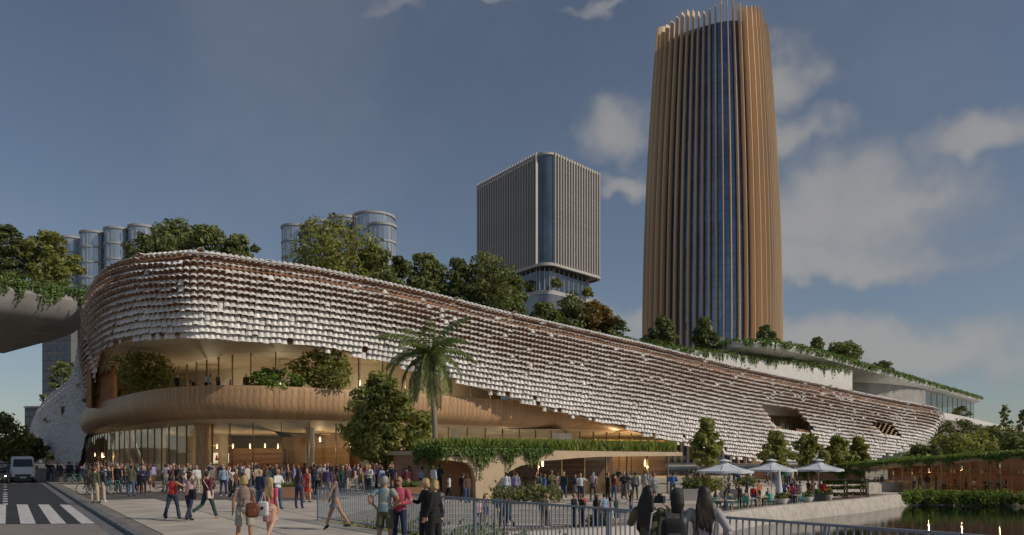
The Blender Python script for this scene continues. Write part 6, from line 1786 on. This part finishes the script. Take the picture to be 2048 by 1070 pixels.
# grey haired man in printed tee and shorts
me, _, _ = body_mesh('person', 'm', swing=2, stance=0.05, arms={'R': ((-0.40, 0.10, 1.20), (-0.22, 0.02, 1.02)), 'L': ((0.40, 0.10, 1.20), (0.24, 0.02, 1.02))}, sleeve='short', lower='shorts', hair='short', voxel=V1, fingers=True, hem=0.92)
person(me, G(770, 18.3), face(165), 1.80, sm_tee, 'olive', 'grey haired man in pale blue tee and olive shorts, hands on hips', hair='hair_grey', skin='skin_tan', shoe='tan')
# man in pink shirt
me, _, _ = body_mesh('person', 'm', swing=-3, stance=0.04, arms={'R': ((-0.30, -0.02, 1.16), (-0.06, -0.24, 1.12)), 'L': ((0.30, -0.02, 1.15), (0.08, -0.25, 1.10))}, sleeve='long', hair='bald', voxel=V1, fingers=True, glasses=True)
person(me, G(799, 18.6), face(-12), 1.78, 'pink', 'navy', 'bald man in pink shirt and sunglasses looking at his hands', hair='hair_grey', skin='skin_tan', shoe='black')
# two women in black
me, _, _ = body_mesh('person', 'f', swing=4, arms={'R': ((-0.28, -0.06, 1.18), (-0.16, -0.28, 1.22))}, sleeve='long', hair='bob', voxel=V1, fingers=True, hem=0.82, head_yaw=-10, loose=0.012)
person(me, G(851, 17.9), face(-62), 1.76, 'black', 'black', 'fair haired woman in black beside the pink shirt, hand raised', hair='hair_blonde')
me, _, _ = body_mesh('person', 'f', swing=-5, arm_sw=(-14, 6), elb=(10, 20), sleeve='long', hair='bob', voxel=V1, fingers=True, hem=0.74, loose=0.012)
person(me, G(869, 17.3), face(-108), 1.74, 'black', 'black', 'fair haired woman in long black jacket, rightmost of the group of four', hair='hair_blonde')
# three women at the railing
me, hn, zf = body_mesh('person', 'f', swing=0, stance=0.03, arms={'L': ((0.30, -0.10, 1.26), (0.16, -0.26, 1.48)), 'R': ((-0.30, -0.12, 1.30), (-0.10, -0.30, 1.50))}, sleeve='long', lower='dress', hem=0.45, hair='long', voxel=V1, fingers=True)
person(me, G(1298, 10.6), face(146), 1.86, 'olive', 'olive', 'woman with straight black hair holding up a camera', hair='hair_black')
cm = thing('camera_body', 'black camera held up by the woman with straight black hair', 'camera', G(1298, 10.6), face(146), sc=1.86 / 1.75)
mbx = MB().box((0.02, -0.40, 1.58), (0.14, 0.08, 0.10)); mbx.build('body', M['dark_metal'], cm)
inst('lens', MB().lathe([(0.038, 0), (0.042, 0.08), (0.036, 0.10)], 14).mesh('lens', M['tyre']), cm, (0.02, -0.44, 1.57), (R(90), 0, 0))
MB().box((0.02, -0.40, 1.645), (0.05, 0.06, 0.035)).build('viewfinder', M['dark_metal'], cm)
bg_ = thing('teal_bag', 'pale teal shoulder bag of the woman holding the camera', 'bag', G(1318, 10.35), face(160), sc=1.06)
soft_box((0.0, 0.14, 1.02), (0.15, 0.06, 0.15), e=0.3).build('pouch', mat('teal_leather', (0.16, 0.24, 0.23), 0.5), bg_, smooth=True)
MB().tube([(0.10, 0.14, 1.16), (0.08, 0.08, 1.44), (0.04, -0.02, 1.47)], 0.011, 6).build('strap', pcol('light grey'), bg_)
me, _, _ = body_mesh('person', 'f', swing=0, arms={'R': ((-0.34, -0.02, 1.18), (-0.24, -0.22, 1.05))}, sleeve='long', hair='mid', voxel=V1, fingers=True, hem=0.85, cap=True)
person(me, G(1354, 10.5), face(172), 1.83, 'beige', 'charcoal', 'woman in beige shirt and dark cap wearing a backpack', hair='hair_black', acc='charcoal')
bp = thing('backpack', 'black backpack on the woman in beige shirt', 'backpack', G(1347, 10.4), face(172), sc=1.05)
soft_box((0.02, 0.23, 1.17), (0.16, 0.11, 0.23)).build('pouch', pcol('black'), bp, smooth=True)
soft_box((0.02, 0.335, 1.10), (0.11, 0.03, 0.12)).build('pocket', pcol('charcoal'), bp, smooth=True)
for sx in (-1, 1): MB().tube([(sx * 0.09, 0.18, 1.38), (sx * 0.11, 0.04, 1.49), (sx * 0.12, -0.10, 1.36), (sx * 0.14, -0.06, 1.1)], 0.02, 6).build('strap', pcol('charcoal'), bp)
me, _, _ = body_mesh('person', 'f', swing=0, stance=0.04, arms={'L': ((0.36, 0.06, 1.18), (0.20, -0.04, 1.02)), 'R': ((-0.30, 0.10, 1.18), (-0.22, -0.02, 1.0))}, sleeve='long', hair='long', voxel=V1, fingers=True, hem=0.84)
person(me, G(1408, 10.4), face(176), 1.86, 'light grey', 'charcoal', 'woman with wavy long brown hair in grey sweater at the railing', hair='hair_dkbrown', skin='skin_tan')

# ---- crowd prototypes
CV = 0.026
PR = {}
PR['m_stand'] = body_mesh('person', 'm', swing=3, stance=0.05, voxel=CV, hem=0.92)[0]
PR['m_fold'] = body_mesh('person', 'm', swing=-3, stance=0.04, arms={'R': ((-0.30, -0.04, 1.17), (-0.05, -0.20, 1.20)), 'L': ((0.30, -0.04, 1.17), (0.05, -0.22, 1.16))}, voxel=CV)[0]
PR['m_walk'] = body_mesh('person', 'm', swing=20, knee=(2, 24), arm_sw=(-18, 20), elb=(16, 26), voxel=CV, sleeve='short')[0]
PR['m_jacket'] = body_mesh('person', 'm', swing=2, stance=0.06, arms={'L': ((0.34, 0.04, 1.18), (0.22, -0.10, 1.0))}, voxel=CV, hem=0.80, loose=0.012)[0]
PR['f_stand'] = body_mesh('person', 'f', swing=3, stance=0.02, voxel=CV, hair='long', elb=(60, 14), sleeve='short')[0]
PR['f_dress'] = body_mesh('person', 'f', swing=6, voxel=CV, hair='mid', lower='dress', hem=0.55, sleeve='none')[0]
PR['f_walk'] = body_mesh('person', 'f', swing=18, knee=(2, 22), arm_sw=(-14, 16), voxel=CV, hair='tail', sleeve='long')[0]
PR['f_skirt'] = body_mesh('person', 'f', swing=4, voxel=CV, hair='bob', lower='skirt', hem=0.5, arms={'R': ((-0.28, -0.06, 1.18), (-0.16, -0.28, 1.26))})[0]
PR['m_phone'] = body_mesh('person', 'm', swing=4, voxel=CV, arms={'R': ((-0.34, -0.12, 1.30), (-0.16, -0.18, 1.55))}, sleeve='short')[0]
PR['f_wave'] = body_mesh('person', 'f', swing=4, voxel=CV, hair='long', arms={'R': ((-0.36, -0.06, 1.50), (-0.28, -0.12, 1.76))})[0]
PR['m_sit'] = body_mesh('person', 'm', sit=True, voxel=CV, arm_sw=(30, 30), elb=(50, 50))[0]
PR['f_sit'] = body_mesh('person', 'f', sit=True, voxel=CV, hair='long', arm_sw=(30, 20), elb=(60, 40), sleeve='short')[0]
WEAR = {'m_stand': 'jumper and %s trousers', 'm_fold': 'shirt, %s trousers, arms folded', 'm_walk': 'tee, %s trousers, walking', 'm_jacket': 'jacket and %s trousers', 'f_stand': 'tee, %s trousers, long haired', 'f_dress': 'dress', 'f_walk': 'top, %s trousers, hair tied', 'f_skirt': 'blouse and %s skirt', 'm_phone': 'tee, %s trousers, hand raised', 'f_wave': 'top, %s trousers, waving', 'm_sit': 'shirt, %s trousers, seated', 'f_sit': 'tee, %s trousers, seated'}
used, placed = {}, []
TOPS = ['white', 'black', 'grey', 'navy', 'blue', 'light blue', 'red', 'maroon', 'purple', 'brown', 'tan', 'olive', 'charcoal', 'lilac', 'teal', 'pale pink', 'cream', 'dark green', 'orange', 'light grey', 'beige']
TW = [9, 14, 7, 12, 5, 6, 2, 6, 5, 6, 3, 5, 9, 4, 2, 3, 4, 4, 2, 4, 4]
BOTS = ['black', 'navy', 'denim', 'grey', 'charcoal', 'brown', 'beige', 'dark denim']
HAIRS = ['hair_black', 'hair_brown', 'hair_dkbrown', 'hair_blonde', 'hair_grey', 'hair_red']
prg = random.Random(21)
def crowd(px, d, z, zone, proto=None, top=None, bot=None, rz=None, h=None, hair=None, skin=None, group=None, free=False):
    p = G(px, d, z)
    if not free and any((p.x - q[0]) ** 2 + (p.y - q[1]) ** 2 < 0.36 for q in placed): return None
    keys = [k for k in PR if 'sit' not in k]
    for _ in range(60):
        k = proto or prg.choice(keys)
        t = top or prg.choices(TOPS, TW)[0]; b = bot or prg.choice(BOTS)
        w = WEAR[k] % b if '%s' in WEAR[k] else WEAR[k]
        lab = 'person in %s %s, %s' % (t, w, zone)
        lab = lab if len(lab.replace(',', ' ').split()) <= 16 else lab.replace(' and ', ' ')
        if lab not in used: break
    else: return None
    used[lab] = 1; placed.append((p.x, p.y))
    sk = skin or prg.choice(['skin_light', 'skin_light', 'skin_tan', 'skin_dark'])
    hr = hair or (prg.choice(HAIRS) if sk != 'skin_dark' else 'hair_black')
    hh = h or (prg.uniform(1.68, 1.84) if k[0] == 'm' else prg.uniform(1.58, 1.72))
    return person(PR[k], p, rz if rz is not None else prg.uniform(-math.pi, math.pi), hh, t, b, lab, sk, hr, prg.choice(['black', 'charcoal', 'brown', 'white']), group=group)
# named ones
gc = 'visitors in front of the hall'
for a in ((521, 31, 0, 'behind the long fair hair', 'm_stand', 'navy', 'denim', face(150), 1.76), (556, 33, 0, 'beside the tan planter box', 'm_fold', 'white', 'blue' if False else 'denim', face(70), 1.74), (598, 33.5, 0, 'just left of the railing end', 'f_stand', 'purple', 'navy', face(160), 1.72),
          (615, 38, 0, 'striding past the planter box', 'f_dress', 'red', 'black', face(-40), 1.70), (447, 44, 0, 'facing the bar', 'm_stand', 'light blue', 'navy', face(180), 1.76), (472, 40, 0, 'bending near the bar front', 'm_walk', 'brown', 'charcoal', face(95), 1.7),
          (190, 37.3, 0, 'at the kerb by the bicycles', 'm_jacket', 'olive', 'beige', face(165), 1.78), (204, 38.2, 0, 'at the kerb behind his friend', 'm_jacket', 'charcoal', 'beige', face(150), 1.80), (262, 43.5, 0, 'with hands at hips before the crowd', 'm_jacket', 'olive', 'denim', face(178), 1.80),
          (235, 48, 0, 'behind the parked bicycles', 'm_stand', 'black', 'black', face(170), 1.84), (286, 46, 0, 'in front of the street corner glass', 'm_fold', 'navy', 'black', face(20), 1.74), (655, 40, 0, 'at the railing corner', 'm_stand', 'purple', 'grey', face(170), 1.78), (636, 43, 0, 'near the slatted screen', 'm_stand', 'grey', 'black', face(160), 1.78), (646, 42.5, 0, 'next to the railing corner', 'f_skirt', 'orange', 'tan' if False else 'beige', face(-60), 1.66),
          (898, 44.6, ZP, 'walking left of the garden pavilion', 'm_walk', 'white', 'black', face(-80), 1.76), (926, 45.2, ZP, 'in front of the arched pier', 'm_stand', 'black', 'navy', face(150), 1.76), (934, 44.6, ZP, 'close to the arched pier', 'm_stand', 'brown', 'denim', face(30), 1.7), (745, 36, -1.0, 'in the planted bed', 'f_stand', 'light grey', 'grey', face(-50), 1.66)):
    crowd(*a, group=gc, free=True)
for a in ((956, 38.5, ZL, 'behind the railing below the pier', 'f_stand', 'pale pink', 'black', face(20), 1.62), (1010, 40.5, ZL, 'standing alone on the lower plaza', 'f_skirt', 'black', 'black', face(40), 1.70), (1012, 46.6, ZP, 'beside the arch', 'm_stand', 'white', 'denim', face(175), 1.80), (1031, 47.2, ZP, 'looking through the arch', 'm_stand', 'lilac', 'maroon' if False else 'grey', face(170), 1.78),
          (1088, 40.3, ZL, 'in the middle of the lower plaza', 'm_jacket', 'olive', 'brown', face(10), 1.8), (1080, 47.4, ZP, 'in front of the pavilion glass', 'm_walk', 'teal', 'charcoal', face(100), 1.76), (1089, 47.0, ZP, 'in front of the pavilion glass', 'f_walk', 'blue', 'black', face(110), 1.68), (1128, 48.2, ZP, 'by the pavilion door', 'm_stand', 'dark green', 'denim', face(-40), 1.78),
          (1161, 45.8, ZP, 'on the top step', 'm_phone', 'white', 'navy', face(175), 1.72), (1186, 46.4, ZP, 'near the top step', 'f_stand', 'purple', 'maroon' if False else 'brown', face(165), 1.7), (1148, 40.2, ZL, 'in dark pair on the lower plaza', 'm_jacket', 'black', 'charcoal', face(60), 1.78), (1163, 39.7, ZL, 'in dark pair on the lower plaza', 'm_jacket', 'charcoal', 'black', face(-70), 1.76),
          (1194, 40.6, ZL, 'standing close to the light blue shirt', 'f_stand', 'maroon', 'black', face(160), 1.66), (1208, 40.8, ZL, 'at the plaza edge', 'm_stand', 'light blue', 'navy', face(-160), 1.74), (1228, 45.6, ZP, 'right of the steps', 'f_stand', 'red', 'denim', face(120), 1.72), (1216, 46.3, ZP, 'left of the red top', 'm_stand', 'black', 'black', face(100), 1.76), (1248, 49, ZP, 'before the pavilion counter', 'm_fold', 'black', 'grey', face(10), 1.78),
          (1262, 43.2, ZL + 0.25, 'on the step edge', 'f_stand', 'black', 'denim', face(-90), 1.6), (1270, 48.6, ZP, 'before the pavilion counter', 'm_stand', 'grey', 'maroon' if False else 'charcoal', face(170), 1.76), (1290, 51, ZP, 'before the pavilion counter', 'm_stand', 'light grey', 'beige', face(160), 1.8), (1306, 50, ZP, 'right of the pavilion counter', 'f_skirt', 'orange', 'beige', face(-60), 1.7), (1375, 58, ZP, 'between pavilion and first umbrella', 'm_jacket', 'purple', 'black', face(90), 1.78), (1386, 56.5, ZP, 'between pavilion and first umbrella', 'm_walk', 'white', 'beige', face(60), 1.76)):
    crowd(*a, group='visitors around the garden pavilion', free=True)
def fill(n, x0, x1, d0, d1, z, zones, group, back=0.55):
    k = 0; tries = 0
    while k < n and tries < n * 12:
        tries += 1
        px = prg.uniform(x0, x1); d = prg.uniform(d0, d1)
        zn = zones[min(len(zones) - 1, int((px - x0) / (x1 - x0) * len(zones)))]
        if crowd(px, d, z, zn, group=group): k += 1
fill(9, 92, 166, 70, 92, 0, ['far up the street pavement', 'beside the farthest bicycles'], 'people far up the pavement')
fill(52, 170, 425, 47, 68, 0, ['at the street corner of the hall', 'below the balcony curl', 'in front of the wide column', 'left of the menu boards'], gc)
fill(48, 425, 690, 45, 68, 0, ['before the menu boards', 'before the bar', 'before the slatted screen', 'right of the slatted screen'], gc)
fill(44, 690, 895, 46, 68, -0.02, ['left of the plaza tree', 'around the plaza tree trunk', 'between tree and palm', 'behind the palm trunk'], gc)
fill(10, 910, 1370, 60, 66, ZP, ['behind the arched pier', 'behind the garden pavilion'], 'visitors around the garden pavilion')
fill(12, 1010, 1350, 47.5, 53.5, ZP, ['by the pavilion glass left', 'by the pavilion glass right'], 'visitors around the garden pavilion')
fill(18, 1385, 1600, 69, 82, ZP, ['under the first umbrella edge', 'behind the middle umbrella', 'before the terracotta wall'], 'people on the promenade behind the umbrellas')
fill(9, 960, 1250, 38.4, 41.8, ZL, ['on the lower plaza, left part', 'on the lower plaza, right part'], 'visitors around the garden pavilion')
fill(12, 1440, 1650, 60, 70, ZL + 0.01, ['between the cafe umbrellas', 'by the low stone wall', 'near the plant racks'], 'people at the cafe tables')
# cafe
for a in ((1451, 51, 'standing at the nearest table', 'f_stand', 'black', 'denim', face(-100), 1.66), (1507, 55, 'beside the middle table', 'f_walk', 'red', 'denim', face(160), 1.68), (1586, 59, 'near the bowl planters', 'f_walk', 'pink', 'denim', face(150), 1.68), (1600, 60.3, 'behind the bowl planters', 'm_stand', 'light blue', 'denim', face(100), 1.76), (1479, 54.6, 'raising an arm by the tables', 'f_wave', 'black', 'black', face(20), 1.68), (1733, 70, 'beside the plant rack', 'm_stand', 'grey', 'black', face(60), 1.74), (1724, 70.6, 'behind the plant rack', 'f_stand', 'pale pink', 'denim', face(-60), 1.66), (1640, 63.6, 'behind the black planter', 'f_stand', 'dark green', 'black', face(0), 1.66)):
    crowd(a[0], a[1], ZL + 0.04, a[2], a[3], a[4], a[5], a[6], a[7], group='people at the cafe tables', free=True)
SITTERS = [(1491, 54, 2.8), (1536, 57.4, -2.6), (1577, 59.2, 0.6), (1600, 59.6, -1.2), (1594, 61, 2.9), (1432, 52.4, 2.4), (1458, 53.4, 2.9), (1512, 55.4, 0.2)]
for k, (px, d, rz_) in enumerate(SITTERS):
    zz = ZL + 0.035 + 0.06
    c = G(px, d, 0); off_ = Vector((math.sin(rz_), -math.cos(rz_), 0)) * -0.02
    crowd(px, d, zz - 0.055, 'on a turquoise chair', 'f_sit' if k % 2 else 'm_sit', ['pale pink', 'navy', 'orange', 'cream', 'black', 'light blue', 'beige', 'olive'][k], ['denim', 'black', 'brown', 'grey', 'navy', 'charcoal', 'dark denim', 'beige'][k], rz_, 1.72, group='people at the cafe tables', free=True)
# dining pavilion
for k in range(22):
    j = 4 + k * 0.88; i = int(j); p, t, n = rows_g[min(i, len(rows_g) - 1)]
    q = p - n * prg.uniform(1.8, 5.5) + t * prg.uniform(-0.5, 0.5)
    px, _y = proj((q.x, q.y, 0))
    crowd(px, q.y, ZL + 0.06, 'inside the dining pavilion, %s' % ('left end' if k < 6 else 'left of its middle' if k < 12 else 'right of its middle' if k < 17 else 'right end'), prg.choice(['m_sit', 'f_sit', 'f_sit', 'm_stand', 'f_stand']), group='diners inside the ivy pavilion')
# dining tables and chairs in the pavilion
M['dining_wood'] = mat('dining_wood', (0.48, 0.28, 0.11), 0.5)
for k in range(10):
    p, t, n = rows_g[5 + 2 * k]
    q = p - n * (2.6 + 1.2 * (k % 2))
    o = thing('dining_table', 'wooden table inside the dining pavilion, %s from its left end' % ('first', 'second', 'third', 'fourth', 'fifth', 'sixth', 'seventh', 'eighth', 'ninth', 'tenth')[k], 'table', (q.x, q.y, ZL + 0.06), math.atan2(t.y, t.x), 'dining tables')
    MB().box((0, 0, 0.73), (1.3, 0.8, 0.04)).build('table_top', M['dining_wood'], o)
    for sx in (-1, 1):
        for sy in (-1, 1): MB().box((sx * 0.58, sy * 0.33, 0.355), (0.05, 0.05, 0.71)).build('leg', M['dining_wood'], o)
    for e, sx in enumerate((-1, 1)):
        cpos = q + t * sx * 0.95
        c = thing('dining_chair', 'orange wooden chair at the %s pavilion table, %s' % (('first', 'second', 'third', 'fourth', 'fifth', 'sixth', 'seventh', 'eighth', 'ninth', 'tenth')[k], ('on its left', 'on its right')[e]), 'chair', (cpos.x, cpos.y, ZL + 0.06), math.atan2(t.y, t.x), 'dining chairs')
        MB().box((0, 0, 0.45), (0.42, 0.42, 0.04)).build('seat', M['dining_wood'], c); MB().box((sx * 0.2, 0, 0.72), (0.03, 0.42, 0.4)).build('backrest', M['dining_wood'], c)
        for ax in (-1, 1):
            for ay in (-1, 1): MB().box((ax * 0.18, ay * 0.18, 0.215), (0.035, 0.035, 0.43)).build('leg', M['dining_wood'], c)
# balcony visitors
for a in ((354, 72.6, 'beside the feathery shrub', 'm_stand', 'black', 'black', face(60), 1.78), (386, 72.5, 'beckoning at the parapet', 'f_wave', 'black', 'charcoal', face(40), 1.3), (412, 71.6, 'shading the eyes', 'm_phone', 'white', 'black', face(70), 1.82), (421, 71.8, 'next to the white tee', 'f_wave', 'white', 'grey', face(110), 1.74), (436, 71.8, 'right of the two in white', 'm_stand', 'olive', 'black', face(70), 1.78), (460, 71.6, 'short, at the parapet', 'f_stand', 'pale pink', 'beige', face(-80), 1.28), (492, 72, 'alone at the parapet', 'm_stand', 'brown', 'grey', face(10), 1.84), (586, 72.6, 'between the balcony shrubs', 'm_stand', 'beige', 'brown', face(30), 1.8)):
    crowd(a[0], a[1] - 0.6, 8.36, 'on the balcony, ' + a[2], a[3], a[4], a[5], a[6], a[7], group='visitors on the balcony', free=True)
